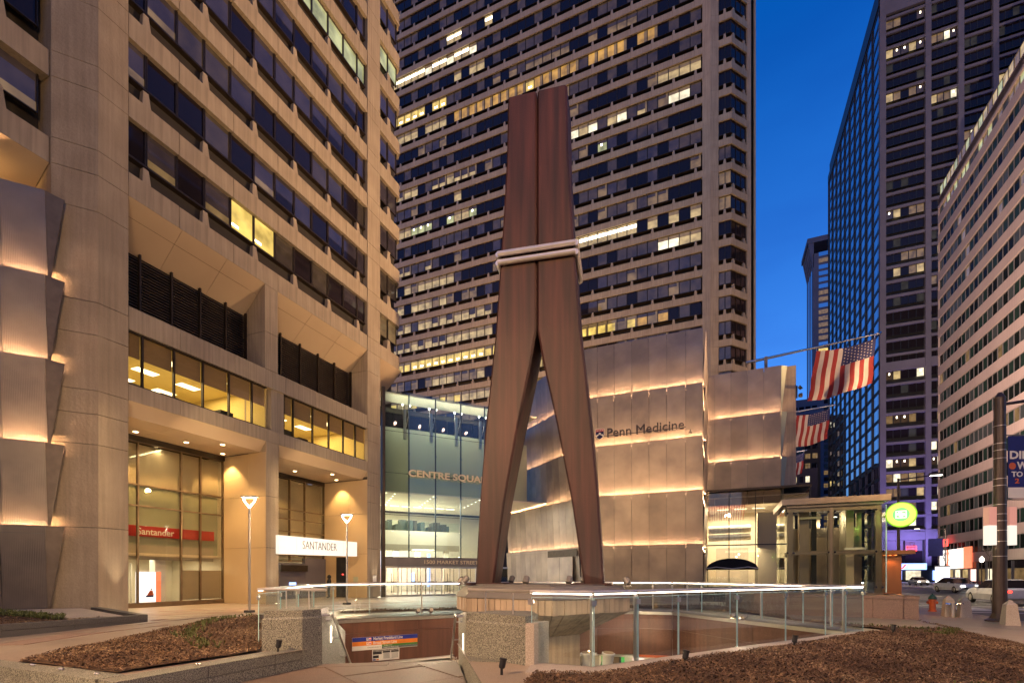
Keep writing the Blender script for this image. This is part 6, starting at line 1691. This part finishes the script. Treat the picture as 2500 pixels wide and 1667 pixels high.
# ================================================================== FAR BUILDINGS
FT_ = thing('slender_tower', (58, 340, 0), 'slender dark tower with flared cornice and pale crown far away', 'building')
MB('far_stone').box(51.9, 75, 330, 352, 0, 190).build('shaft', FT_)
for k in range(50):
    z = 4 + k * 3.75
    m_ = rnd.choice(['pane_mirror', 'pane_mirror', 'pane_dark', 'pane_tan']) if k != 34 else 'pane_yellow'
    MB(m_).box(54.6, 62, 329.8, 329.95, z, z + 2.3).build('window_row', FT_)
    if k % 2 == 0: MB('tube_light').box(59.8, 60.4, 329.7, 329.79, z + 1.3, z + 1.9).build('lit_spot', FT_)
for y in (333, 338.5, 344): MB('pane_mirror').box(51.7, 51.88, y, y + 2.5, 0, 182).build('window_strip', FT_)
for q in range(6): MB('far_stone').hexa([(51.9, 330 + q * 3.8, 182), (52.2, 330 + q * 3.8, 182), (52.2, 331.7 + q * 3.8, 182), (51.9, 331.7 + q * 3.8, 182)], [(48.9, 330 + q * 3.8, 199), (52.2, 330 + q * 3.8, 199), (52.2, 331.7 + q * 3.8, 199), (48.9, 331.7 + q * 3.8, 199)]).build('cornice_rib', FT_)
MB('far_stone').box(48.9, 75, 329.8, 352, 196.5, 199.5).build('cornice', FT_)
MB('sign_mark').hexa([(62, 335, 199.6), (72, 335, 199.6), (72, 345, 199.6), (62, 345, 199.6)], [(65, 337, 212), (70, 337, 212), (70, 343, 212), (65, 343, 212)]).build('crown', FT_)
def block(name, x0, x1, y0, y1, h, mat, label, pitch, lit, seed, cw_=1.9):
    t = thing(name, ((x0 + x1) / 2, y0, 0), label, 'building')
    MB(mat).box(x0, x1, y0, y1, 0, h).build('walls', t)
    r_ = random.Random(seed); it = []
    z = 2.0
    while z < h - 2.5:
        x = x0 + .6
        while x < x1 - cw_:
            m_ = 'pane_dark' if r_.random() > lit else r_.choice(['pane_cream', 'pane_tan', 'pane_white', 'pane_yellow'])
            it.append((MB(m_).box(0, cw_ - .7, -.05, .05, 0, 1.9), 'bw_' + m_ + str(cw_), (x, y0 - .02, z), 0)); x += cw_
        z += pitch
    pieces('window', t, it, limit=120)
    return t
block('blue_block', 34, 52, 300, 330, 96, 'far_stone', 'low dark blue block between pavilion and slender tower', 4.2, .03, 3, 3.0)
block('brown_block', 30.5, 36.2, 215, 240, 62, 'brown_block', 'brown block with a column of lit windows beyond the flags', 3.7, .45, 5, 2.4)
block('office_block', -70, 7.5, 130, 262, 92, 'brown_block', 'broad block hidden behind the centre tower', 3.7, .3, 9, 2.4)
block('office_block', 22, 29.5, 180, 210, 36, 'brown_block', 'low grey block with lit rows behind the pavilion corner', 3.7, .35, 6, 1.8)
for i, (x, y, w_, h) in enumerate([(-60, -95, 50, 60), (10, -110, 45, 75), (62, -85, 40, 55), (60, -20, 25, 60)]):
    block('office_block', x, x + w_, y - 30, y, h, 'brown_block', ['broad block behind the camera to the left', 'tall block behind the camera', 'block behind the camera to the right', 'block across the street beside the camera'][i], 4, .3, 40 + i, 3)

# ================================================================== ELEVATOR HOUSE
EV = thing('elevator_house', (4.6, 26, .9), 'glass and stainless elevator house on a pink granite plinth', 'elevator house')
ex0, ex1, ey0, ey1 = 2.95, 6.45, 25.1, 28.3
MB('steel_warm').box(2.70, 6.72, 24.85, 28.6, 4.86, 5.12).build('roof_edge', EV)
MB('cap_metal').box(2.9, 6.5, 25.0, 28.4, 4.74, 4.858).build('roof_soffit', EV)
for x in (ex0 + .1, 4.62, ex1 - .1):
    for y in (ey0 + .1, ey1):
        MB('steel_warm').box(x - .11, x + .11, y - .08, y + .08, .9, 4.74).build('post', EV)
for y in (ey0 + .1, ey1): MB('steel_warm').box(ex0, ex1, y - .06, y + .06, 2.62, 2.80).build('beam', EV)
for x in (ex0 + .1, ex1 - .1): MB('steel_warm').box(x - .06, x + .06, ey0 + .2, ey1 - .1, 2.62, 2.80).build('beam', EV)
MB('steel_warm').box(ex0, ex1, ey0 + .04, ey0 + .16, 4.55, 4.735).box(ex0 - .05, ex1 + .05, ey0 - .05, ey1 + .1, .86, .95).build('base_frame', EV)
for x0, x1 in ((ex0 - .1, 4.58), (4.66, ex1 + .12)):
    for z0, z1 in ((.97, 2.7), (2.72, 4.70)): MB('green_glass').box(x0, x1, ey0 - .07, ey0 - .055, z0, z1).build('glass_pane', EV)
for x in (ex0 - .12, ex1 + .14):
    for z0, z1 in ((.97, 2.7), (2.72, 4.70)): MB('green_glass').box(x - .008, x + .008, ey0, ey1, z0, z1).build('glass_pane', EV)
for x in (ex0 - .02, ex0 + .22, 4.5, 4.74, ex1 - .22, ex1 + .02):
    for z in (1.2, 2.72, 4.5): MB('chrome').lathe([(.045, 0), (.045, .03)], (x, ey0 - .09, z), 10, axis=(0, -1, 0)).tube((x, ey0 - .06, z), (x, ey0 + .05, z), .012, n=6).build('glass_clamp', EV)
MB('glass_edge').box(ex1 + .12, ex1 + .16, ey0 - .08, ey0 - .05, .97, 4.7).build('glass_corner', EV)
# the lift shaft inside
MB('steel_warm').box(3.55, 3.95, 26.2, 26.6, .9, 4.7).box(5.4, 5.7, 26.2, 27.6, .9, 4.7, 'frosted').build('shaft_post', EV)
MB('black_paint').box(4.05, 4.25, 26.2, 26.4, .9, 4.7).build('shaft_rail', EV)
MB('steel_warm').box(3.3, 6.2, 27.5, 27.6, .9, 4.0).build('lift_door', EV)
MB('white_paint').box(5.3, 6.1, 25.9, 26.1, 2.85, 2.95).box(3.5, 4.4, 25.9, 26.0, 4.3, 4.4, 'white_paint').build('camera_arm', EV)
light('POINT', 'lift_lamp', (5.0, 26.9, 4.3), 16, (1, .80, .52), EV, .05)
light('POINT', 'lift_green_lamp', (6.75, 25.6, 4.2), 7, (.4, 1, .15), EV, .05)
# plinth wall of pink granite
pw = thing('granite_plinth', (5, 24, 0), 'pink granite plinth wall under the elevator house', 'wall')
def stonewall(parent, a, b, z0, z1, th, n_, matt, cap=.14, side=1):
    L = math.hypot(b[0] - a[0], b[1] - a[1]); fr = Frame(a, (b[0] - a[0], b[1] - a[1]))
    for i in range(n_):
        MB(matt).box(L * i / n_ + .006, L * (i + 1) / n_ - .006, 0, th, z0, z1 - cap, fr=fr).build('wall_stone', parent)
        MB(matt).box(L * i / n_ + .004, L * (i + 1) / n_ - .004, -.025, th, z1 - cap + .012, z1, fr=fr).build('cap_stone', parent)
stonewall(pw, (1.55, 24.3), (7.15, 23.25), -.05, .90, .5, 4, 'pink_granite')
stonewall(pw, (7.15, 23.25), (7.3, 30), -.05, .90, .45, 4, 'pink_granite')
stonewall(pw, (.4, 27.6), (1.55, 24.3), -.05, .90, .45, 2, 'pink_granite')
MB('pink_granite').prism([(1.9, 24.7), (6.8, 23.75), (6.95, 30), (.9, 30)], -.05, .86).build('plinth_top', pw)
# green transit disc
gs = thing('transit_sign', (6.7, 24.9, 3.7), 'round yellow green lit sign with a white square mark', 'sign')
ax = Vector((-.30, -1, 0)).normalized(); c = Vector((7.02, 24.75, 4.22))
MB('sign_rim').lathe([(.50, -.09), (.52, -.06), (.52, .04), (.485, .06)], c, 40, axis=ax).build('rim', gs)
MB('sign_yellowgreen').lathe([(.475, 0), (.475, .02)], c + ax * .045, 40, axis=ax).build('face', gs)
MB('sign_green').lathe([(.275, 0), (.275, .008)], c + ax * .066, 32, axis=ax).build('inner_disc', gs)
e1 = Vector((1, -.30, 0)).normalized(); FE = Frame((c + ax * .078)[:2], e1[:2])
zc = c.z
MB('sign_mark').box(-.18, .18, -.004, .002, zc - .155, zc + .155, fr=FE).build('mark', gs)
mm = MB('sign_green')
def poly(pts): mm.hexa([FE.p(x, -.0045, zc + z) for x, z in pts], [FE.p(x, -.008, zc + z) for x, z in pts])
poly([(-.15, .03), (-.15, .125), (-.06, .125), (-.10, .07)]); poly([(.0, .125), (.15, .125), (.15, .0), (.10, .05), (.04, .06)]); poly([(-.15, -.02), (-.05, -.06), (-.03, -.125), (-.15, -.125)]); poly([(.03, -.125), (.15, -.125), (.15, -.07), (.08, -.05)])
mm.build('mark_cutout', gs)
MB('steel_satin').tube(c + Vector((0, .05, 0)), (6.5, 25.2, 4.2), .03, n=8).build('arm', gs)
light('POINT', 'disc_glow_lamp', c + ax * .4, 14, (.6, 1, .2), gs, .2)
# steel pylon beside it, reflected orange light put into its colour
cp = thing('steel_kiosk', (7.1, 26, 0), 'copper lit steel kiosk right of the elevator house', 'kiosk')
MB('orange_lit_steel').box(6.75, 7.45, 26.2, 27.2, .0, 2.62).box(6.4, 7.85, 25.9, 27.3, 2.63, 2.80).build('body', cp)
for x in (6.8, 7.0, 7.2): MB('orange_light').lathe([(.04, 0), (.05, .02)], (x, 26.05, 2.58), 8).build('lamp', cp)
light('SPOT', 'kiosk_lamp', (7.1, 25.8, 2.55), 30, (1, .35, .1), cp, .05, target=(7.1, 26.25, 0), angle=120)

# ================================================================== STREET FURNITURE
def plaza_lamp(x, y, h, label, group='plaza lamps with triangular heads'):
    z = gz(x, y)
    t = thing('plaza_lamp', (x, y, z), label, 'lamp post', group)
    MB('dark_granite').box(x - .16, x + .16, y - .16, y + .16, z - .02, z + .12).build('base', t)
    MB('steel_satin').tube((x, y, z + .1), (x, y, h), .055, .05, 12).build('post', t)
    fr = Frame((x, y), (math.cos(VIEW), math.sin(VIEW)))
    MB('cap_metal').box(-.34, .34, -.12, .12, h + .50, h + .56, fr=fr).build('head_plate', t)
    MB('lamp_white').box(-.24, .24, -.08, .08, h + .475, h + .498, fr=fr).path([fr.p(-.26, 0, h + .46), fr.p(-.26, 0, h + .36), fr.p(0, 0, h + .02), fr.p(.26, 0, h + .36), fr.p(.26, 0, h + .46)], .03, 8).build('glowing_frame', t)
    light('POINT', 'plaza_lamp_light', (x, y, h + .25), 380, (1, .70, .38), t, .03)
    return t
plaza_lamp(-19.6, 15.6, 4.75, 'plaza lamp with glowing triangular head, nearer the left pier')
plaza_lamp(-19.97, 22.3, 4.75, 'plaza lamp with glowing triangular head before the bank entrance')
plaza_lamp(-14, 2.0, 4.75, 'plaza lamp standing to the left behind the camera')

# tall pole with banner and lit boxes
LP = thing('street_lamp', (9.6, 23.6, 0), 'tall brown street pole with banners and lit boxes at the right', 'street lamp')
px0, py0 = 9.62, 23.5
MB('dark_pole').lathe([(.42, 0), (.42, .05), (.30, .12), (.22, .3), (.205, 1.0), (.19, 4.0), (.165, 8.2), (.17, 8.25), (.06, 8.45)], (px0, py0, 0), 16).build('pole', LP)
for z in (2.95, 3.35, 3.7, 3.95, 4.3, 5.0, 5.25, 6.0, 6.3, 6.55, 2.4, 7.2): MB('steel').lathe([(.212 - z * .005, 0), (.212 - z * .005, .018)], (px0, py0, z), 16).build('strap', LP)
er = Vector((CS, SN, 0)); FLp = Frame((px0, py0), (CS, SN))
MB('dark_pole').tube(FLp.p(0, 0, 8.0), FLp.p(2.6, -.2, 8.35), .06, .045, 8).build('arm', LP)
lh = MB('dark_pole').box(2.4, 3.2, -.35, -.05, 8.3, 8.42, fr=FLp).box(2.5, 3.1, -.3, -.1, 8.285, 8.299, 'lamp_white', fr=FLp).build('lamp_head', LP)
MB('blue_print').box(.30, 1.35, .0, .012, 4.55, 6.85, fr=FLp).build('banner', LP)
MB('cap_metal').tube(FLp.p(.1, 0, 6.88), FLp.p(1.4, 0, 6.88), .02, n=6).tube(FLp.p(.1, 0, 4.5), FLp.p(1.4, 0, 4.5), .02, n=6).build('banner_arm', LP)
MB('white_paint').box(.30, 1.35, -.006, -.001, 4.56, 4.95, fr=FLp).build('banner_foot', LP)
for body, u, z, h, w, mt in (('DIN', .36, 6.0, .30, .78, 'white_paint'), ('W', .62, 5.62, .28, .40, 'white_paint'), ('TO', .42, 5.34, .2, .42, 'white_paint'), ('2', .55, 5.1, .18, .16, 'orange_paint')):
    text('banner_letters', body, FLp.p(u, -.012, z), FLp.u, LP, h, mt, w, .003, bold=.03)
MB('orange_paint').lathe([(.13, 0), (.13, .004)], FLp.p(.46, -.006, 5.74), 16, axis=-FLp.v).build('banner_ball', LP)
for s_, u in ((-1, -.50), (1, .24)):
    MB('glow_pink').box(u, u + .27, -.12, .12, 3.55, 4.22, fr=FLp).build('lit_box', LP)
    MB('sign_white').box(u, u + .27, -.12, .12, 2.82, 3.54, fr=FLp).build('lit_box', LP)
    MB('dark_pole').box(min(u + .1, .0), max(u + .1, 0), -.02, .02, 3.5, 3.55, fr=FLp).build('box_arm', LP)

# granite bollards, standpipe and hydrant
for i, (x, y, h, lab) in enumerate([(8.86, 25.6, .86, 'granite bollard with a pointed top beside the steel standpipe'), (9.22, 25.2, .84, 'granite bollard with a pointed top between standpipe and street pole'), (9.25, 21.95, .86, 'large granite bollard with a pointed top in front of the street pole')]):
    t = thing('bollard', (x, y, 0), lab, 'bollard', 'pointed granite bollards')
    w0, w1 = .20, .14
    MB('pale_granite').hexa([(x + a * w0, y + b * w0, 0) for a, b in ((-1, -1), (1, -1), (1, 1), (-1, 1))], [(x + a * w1, y + b * w1, h - .16) for a, b in ((-1, -1), (1, -1), (1, 1), (-1, 1))]).build('shaft', t)
    MB('pale_granite').hexa([(x + a * w1, y + b * w1, h - .16) for a, b in ((-1, -1), (1, -1), (1, 1), (-1, 1))], [(x + a * .02, y + b * .02, h) for a, b in ((-1, -1), (1, -1), (1, 1), (-1, 1))]).build('point', t)
t = thing('standpipe', (9.0, 25.1, 0), 'stainless standpipe with side valves before the left bollard', 'standpipe')
MB('steel').tube((8.86, 25.2, 0), (8.86, 25.2, .58), .075, n=14).build('pipe', t)
MB('chrome').tube((8.86, 25.2, .52), (9.12, 25.1, .55), .045, n=10).lathe([(.07, 0), (.07, .04)], (9.12, 25.1, .55), 10, axis=(1, -.4, 0)).tube((8.86, 25.2, .52), (8.66, 25.3, .54), .04, n=10).build('valve', t)
t = thing('fire_hydrant', (9.4, 28.9, 0), 'orange fire hydrant with dark green cap', 'hydrant')
hx, hy = 9.4, 28.9
MB('orange_paint').lathe([(.17, 0), (.17, .05), (.125, .07), (.12, .5), (.15, .52), (.15, .57)], (hx, hy, 0), 16).build('barrel', t)
MB('green_paint').lathe([(.17, .571), (.17, .60), (.14, .70), (.07, .78), (.035, .80), (.035, .85)], (hx, hy, 0), 16).build('bonnet', t)
MB('orange_paint').lathe([(.055, 0), (.055, .17), (.07, .17), (.07, .21)], (hx, hy, .42), 12, axis=(1, .2, 0)).lathe([(.055, 0), (.055, .17), (.07, .17), (.07, .21)], (hx, hy, .42), 12, axis=(-1, -.2, 0)).build('outlet', t)

def cobra(x, y, h, arm, label, power=0, col=(1, .75, .45), mat='lamp_white', tgt=None, grp='street lights along the road', ang=110):
    t = thing('street_light', (x, y, 0), label, 'street light', grp)
    MB('dark_pole').tube((x, y, 0), (x, y, h), .11, .07, 10).build('pole', t)
    MB('dark_pole').tube((x, y, h - .1), (x + arm, y, h + .1), .05, .035, 8).build('arm', t)
    xe = x + arm
    MB('dark_pole').box(xe - .35, xe + .35, y - .13, y + .13, h + .06, h + .2).box(xe - .3, xe + .3, y - .1, y + .1, h + .03, h + .055, mat).build('lamp_head', t)
    if power:
        light('SPOT', 'street_light_lamp', (xe, y, h - .05), power, col, t, .25, target=tgt or (xe, y + .01, 0), angle=ang, blend=.9)
    return t
cobra(33.5, 98, 9.2, -3.6, 'street light on a dark pole with its arm over the road, before the violet podium', 1500)
t2 = thing('street_banner', (33.3, 97.8, 6), 'small dark banner on the far street light pole', 'banner')
MB('blue_print').box(31.3, 33.2, 97.9, 97.95, 4.8, 7.6).build('cloth', t2)
cobra(12.5, 170, 9, 3, 'distant street light beyond the crossing', 900)
for i, (x, y, lab) in enumerate([(37.2, 96, 'old style lantern post before the billboard'), (34.5, 128, 'lantern post left of the billboard'), (31.5, 140, 'lantern post near the traffic light')]):
    t = thing('lantern_post', (x, y, 0), lab, 'lantern', 'lantern posts along the far pavement')
    MB('dark_pole').lathe([(.2, 0), (.12, .5), (.07, 1), (.06, 3.6), (.1, 3.7)], (x, y, 0), 10).build('post', t)
    MB('lamp_white').lathe([(.12, 3.72), (.26, 3.95), (.26, 4.3), (.15, 4.4)], (x, y, 0), 10).build('globe', t)
    MB('dark_pole').lathe([(.28, 4.42), (.05, 4.65)], (x, y, 0), 10).build('cap', t)
    light('POINT', 'lantern_lamp', (x, y, 4.9), 200, (1, .85, .6), t, .3)
# traffic light and street sign pole
tl = thing('traffic_light', (29.5, 118, 0), 'traffic light with amber glow on a pole at the far corner', 'traffic light')
MB('dark_pole').tube((29.5, 118, 0), (29.5, 118, 4.2), .08, n=8).build('pole', tl)
MB('traffic_amber').box(29.2, 29.6, 117.6, 117.8, 3.0, 4.0).build('signal', tl)
sp_ = thing('sign_pole', (31.4, 112, 0), 'pink lit sign pole at the far corner', 'sign pole')
MB('glow_pink').tube((31.4, 112, 0), (31.4, 112, 7.8), .1, n=8).build('pole', sp_)
MB('green_paint').box(30.6, 32.2, 111.9, 111.95, 5.8, 6.1).build('name_plate', sp_)
MB('sign_white').lathe([(.25, 4.6), (.4, 5.0), (.3, 5.5)], (31.4, 112, 0), 10).build('globe', sp_)
bs_ = thing('bus_shelter_panel', (30.5, 92, 0), 'white lit panel standing before the far shops', 'lit panel')
MB('poster_white').box(30.3, 32.0, 92, 92.15, .6, 3.0).build('panel', bs_); MB('cap_metal').box(30.2, 32.1, 91.98, 92.17, 3.01, 3.2).box(30.3, 30.4, 92, 92.15, 0, .6).box(31.9, 32.0, 92, 92.15, 0, .6).build('frame', bs_)

# cars at rest -------------------------------------------------------------
def car(x, y, rz, mat, label, towards=True):
    t = bpy.data.objects.new('parked_car', None); COL.objects.link(t); t['label'] = label; t['category'] = 'car'; t['group'] = 'cars on the road'
    t.location = (x, y, 0); t.rotation_euler = (0, 0, rz); ROOT[t.name] = Vector((0, 0, 0))
    # cross-sections along the length: (y, half width low, half width top, z low, z belt, z roof)
    m = MB(mat)
    pr_ = [(-2.25, .72, .62, .42, .66), (-2.15, .84, .72, .28, .84), (-1.5, .88, .78, .25, .92), (1.3, .88, .80, .25, .95), (2.05, .85, .74, .27, .98), (2.22, .74, .64, .4, .86)]
    for yy, w0, w1, z0, z1 in pr_:
        m.v += [(-w0, yy, z0), (w0, yy, z0), (w0 + .02, yy, (z0 + z1) / 2), (w1, yy, z1), (-w1, yy, z1), (-w0 - .02, yy, (z0 + z1) / 2)]
    for k in range(5):
        for i in range(6): j = (i + 1) % 6; m.f.append((k * 6 + i, k * 6 + j, k * 6 + 6 + j, k * 6 + 6 + i)); m.mi.append(0)
    m.f.append(tuple(reversed(range(6)))); m.mi.append(0); m.f.append(tuple(range(30, 36))); m.mi.append(0)
    m.build('body', t, smooth=False)
    MB('pane_dark').hexa([(-.74, -1.2, .90), (.74, -1.2, .90), (.76, 1.75, .94), (-.76, 1.75, .94)], [(-.58, -.35, 1.40), (.58, -.35, 1.40), (.58, 1.05, 1.42), (-.58, 1.05, 1.42)]).build('cabin_glass', t)
    MB(mat).hexa([(-.60, -.38, 1.40), (.60, -.38, 1.40), (.60, 1.08, 1.42), (-.60, 1.08, 1.42)], [(-.52, -.2, 1.455), (.52, -.2, 1.455), (.52, .95, 1.47), (-.52, .95, 1.47)]).build('roof', t)
    for sx in (-1, 1):
        for yy in (-1.42, 1.38):
            w = MB('tire').lathe([(.30, -.1), (.33, -.08), (.33, .08), (.30, .1)], (sx * .80, yy, .33), 16, axis=(1, 0, 0)).build('wheel', t)
            MB('steel_satin').lathe([(.2, 0), (.17, .02)], (sx * .90, yy, .33), 12, axis=(sx, 0, 0)).build('rim', t)
        MB('headlamp').box(min(sx * .42, sx * .70), max(sx * .42, sx * .70), -2.27, -2.2, .58, .72).build('headlight', t)
        MB('taillamp').box(min(sx * .42, sx * .72), max(sx * .42, sx * .72), 2.16, 2.235, .70, .84).build('tail_light', t)
        MB(mat).box(min(sx * .82, sx * 1.0), max(sx * .82, sx * 1.0), -.72, -.58, .92, 1.05).build('mirror', t)
    MB('black_paint').box(-.55, .55, -2.275, -2.2, .38, .52).build('grille', t)
    return t
car(22.0, 62, R(8), 'car_white', 'white car with lit headlights nearest on the road')
car(25.2, 70, R(3), 'car_black', 'black car behind the white car on the road')
car(18.2, 84, 0, 'car_black', 'dark car with lit headlights left of the white car')
car(28.6, 82, R(180), 'car_red', 'red car showing its tail lights')
car(31.9, 104, 0, 'car_white', 'pale car farthest away by the shops')
car(15.8, 38.5, R(180), 'car_white', 'white car in the near lane behind the big bollard')
for i, (x, y) in enumerate([(38.6, 84), (38.9, 98), (38.4, 112)]):
    t = thing('bare_tree', (x, y, 0), ['bare street tree nearest along the far pavement', 'bare street tree midway along the far pavement', 'bare street tree farthest along the far pavement'][i], 'tree', 'bare street trees')
    tr_ = random.Random(60 + i); m = MB('dark_pole').tube((x, y, 0), (x, y, 2.4), .09, .07, 8); m.build('trunk', t)
    m = MB('dark_pole')
    def br(p, d, L, r, n_):
        q = p + d * L; m.tube(p, q, r, r * .65, 5, cap=False)
        if n_:
            for _ in range(3):
                d2 = (d + Vector((tr_.uniform(-.7, .7), tr_.uniform(-.7, .7), tr_.uniform(-.1, .4)))).normalized(); br(q, d2, L * .72, r * .62, n_ - 1)
    br(Vector((x, y, 2.4)), Vector((0, 0, 1)), 1.3, .065, 4); m.build('branches', t)

# person by the bank entrance, seen from behind ----------------------------
pe = thing('person', (-26.95, 28.2, 0), 'person in a dark hooded coat standing at the bank corner', 'person')
def person(parent, x, y):
    J = {'pel': (0, 0, .95), 'ch': (0, .02, 1.28), 'nk': (0, 0, 1.46), 'hd': (0, .03, 1.58), 'ht': (0, .02, 1.72), 'sl': (-.19, 0, 1.40), 'el': (-.26, .02, 1.12), 'wl': (-.22, .16, .92), 'sr': (.19, 0, 1.40), 'er': (.26, .02, 1.12), 'wr': (.22, .16, .92),
         'hl': (-.10, 0, .88), 'kl': (-.12, .03, .50), 'al': (-.12, -.02, .09), 'tl': (-.13, .14, .04), 'hr': (.10, 0, .88), 'kr': (.13, .05, .50), 'ar': (.14, .02, .09), 'tr': (.15, .17, .04)}
    Rr = {'pel': .16, 'ch': .19, 'nk': .07, 'hd': .11, 'ht': .08, 'sl': .10, 'el': .075, 'wl': .055, 'sr': .10, 'er': .075, 'wr': .055, 'hl': .11, 'kl': .075, 'al': .055, 'tl': .045, 'hr': .11, 'kr': .075, 'ar': .055, 'tr': .045}
    E = [('pel', 'ch'), ('ch', 'nk'), ('nk', 'hd'), ('hd', 'ht'), ('ch', 'sl'), ('sl', 'el'), ('el', 'wl'), ('ch', 'sr'), ('sr', 'er'), ('er', 'wr'), ('pel', 'hl'), ('hl', 'kl'), ('kl', 'al'), ('al', 'tl'), ('pel', 'hr'), ('hr', 'kr'), ('kr', 'ar'), ('ar', 'tr')]
    ks = list(J); me = bpy.data.meshes.new('body'); a = R(140); ca, sa = math.cos(a), math.sin(a)
    me.from_pydata([(J[k][0] * ca - J[k][1] * sa, J[k][0] * sa + J[k][1] * ca, J[k][2]) for k in ks], [(ks.index(p), ks.index(q)) for p, q in E], [])
    o = bpy.data.objects.new('body', me); COL.objects.link(o); o.parent = parent
    me.materials.append(MATS['black_cloth'])
    sk = o.modifiers.new('s', 'SKIN'); 
    for i, k in enumerate(ks):
        v = me.skin_vertices[0].data[i] if len(me.skin_vertices) else None
        if v: v.radius = (Rr[k], Rr[k]); v.use_root = (k == 'pel')
    o.modifiers.new('d', 'SUBSURF').levels = 1; o.modifiers['d'].render_levels = 2
    return o
person(pe, 0, 0)
MB('black_cloth').lathe([(.10, 0), (.135, .06), (.14, .16), (.11, .25), (.03, .29)], (-26.95, 28.2, 1.47), 14).build('hood', pe)

# ================================================================== ADDED UNSEEN MASTS AND FLOOD LAMPS for warm facade light, then street lights
WARM = (1.0, .60, .29)
def mast(x, y, h, tgts, label, p):
    t = thing('added_mast', (x, y, 0), label, 'light mast', 'plaza light masts outside the picture')
    MB('dark_pole').tube((x, y, 0), (x, y, h), .16, .1, 10).build('pole', t)
    for i, (tg, pw_, an) in enumerate(tgts):
        MB('dark_pole').box(x - .5 + i * .5, x - .2 + i * .5, y - .2, y + .2, h, h + .35).build('lamp_head', t)
        light('SPOT', 'added_mast_lamp', (x - .35 + i * .5, y, h + .5), pw_ * p, WARM, t, .35, target=tg, angle=an, blend=1.0)
mast(2, -6, 13, [((-24.5, 20, 14), 4800, 100), ((-15, 76, 50), 7000, 80)], 'light mast behind the camera', 1.0)
mast(13, 4, 13, [((-24.5, 26, 12), 1800, 90), ((-3, 40, 10), 900, 90), ((3, 10, 0), 9000, 110), ((-8, 5.5, 0), 5000, 40), ((10, 26, 0), 1200, 100)], 'light mast by the road beside the camera', 1.0)
mast(-9, -7, 11, [((-6, 6, 0), 8000, 90), ((2, 9, 0), 5000, 90), ((-16, 44, 12), 6000, 44)], 'light mast behind the camera to the left', 1.0)
mast(22.5, 46, 14, [((-10, 76.3, 42), 15000, 95), ((-24.5, 33, 36), 66000, 60), ((-24.5, 20, 10), 4500, 80)], 'light mast on the road beyond the frame', 1.0)
mast(-30, 50, 17.5, [((-44, 76.3, 50), 6500, 130), ((-25, 76.3, 60), 6500, 130), ((-36, 76.3, 85), 8000, 90)], 'roof light mast hidden between the two office towers', 1.0)  # added to warm the left side of the centre tower
for yy, tg in ((52, (41, 76, 36)), (68, (41, 100, 36))):
    t = cobra(11.2, yy, 8.6, 1.6, 'street light with a flood lamp towards the striped building, ' + ('nearer' if yy < 60 else 'farther') + ' one behind the elevator house', 2500)
    light('SPOT', 'added_flood_lamp', (12.9, yy + .4, 8.5), 66000, (1, .72, .55), t, .2, target=tg, angle=84, blend=1.0)  # added flood to brighten the striped facade
cobra(11.2, 12, 9, 2.6, 'street light by the road right of the frame', 2500)
cobra(11.2, 40, 8.2, 2.0, 'street light by the road behind the elevator house', 1300)
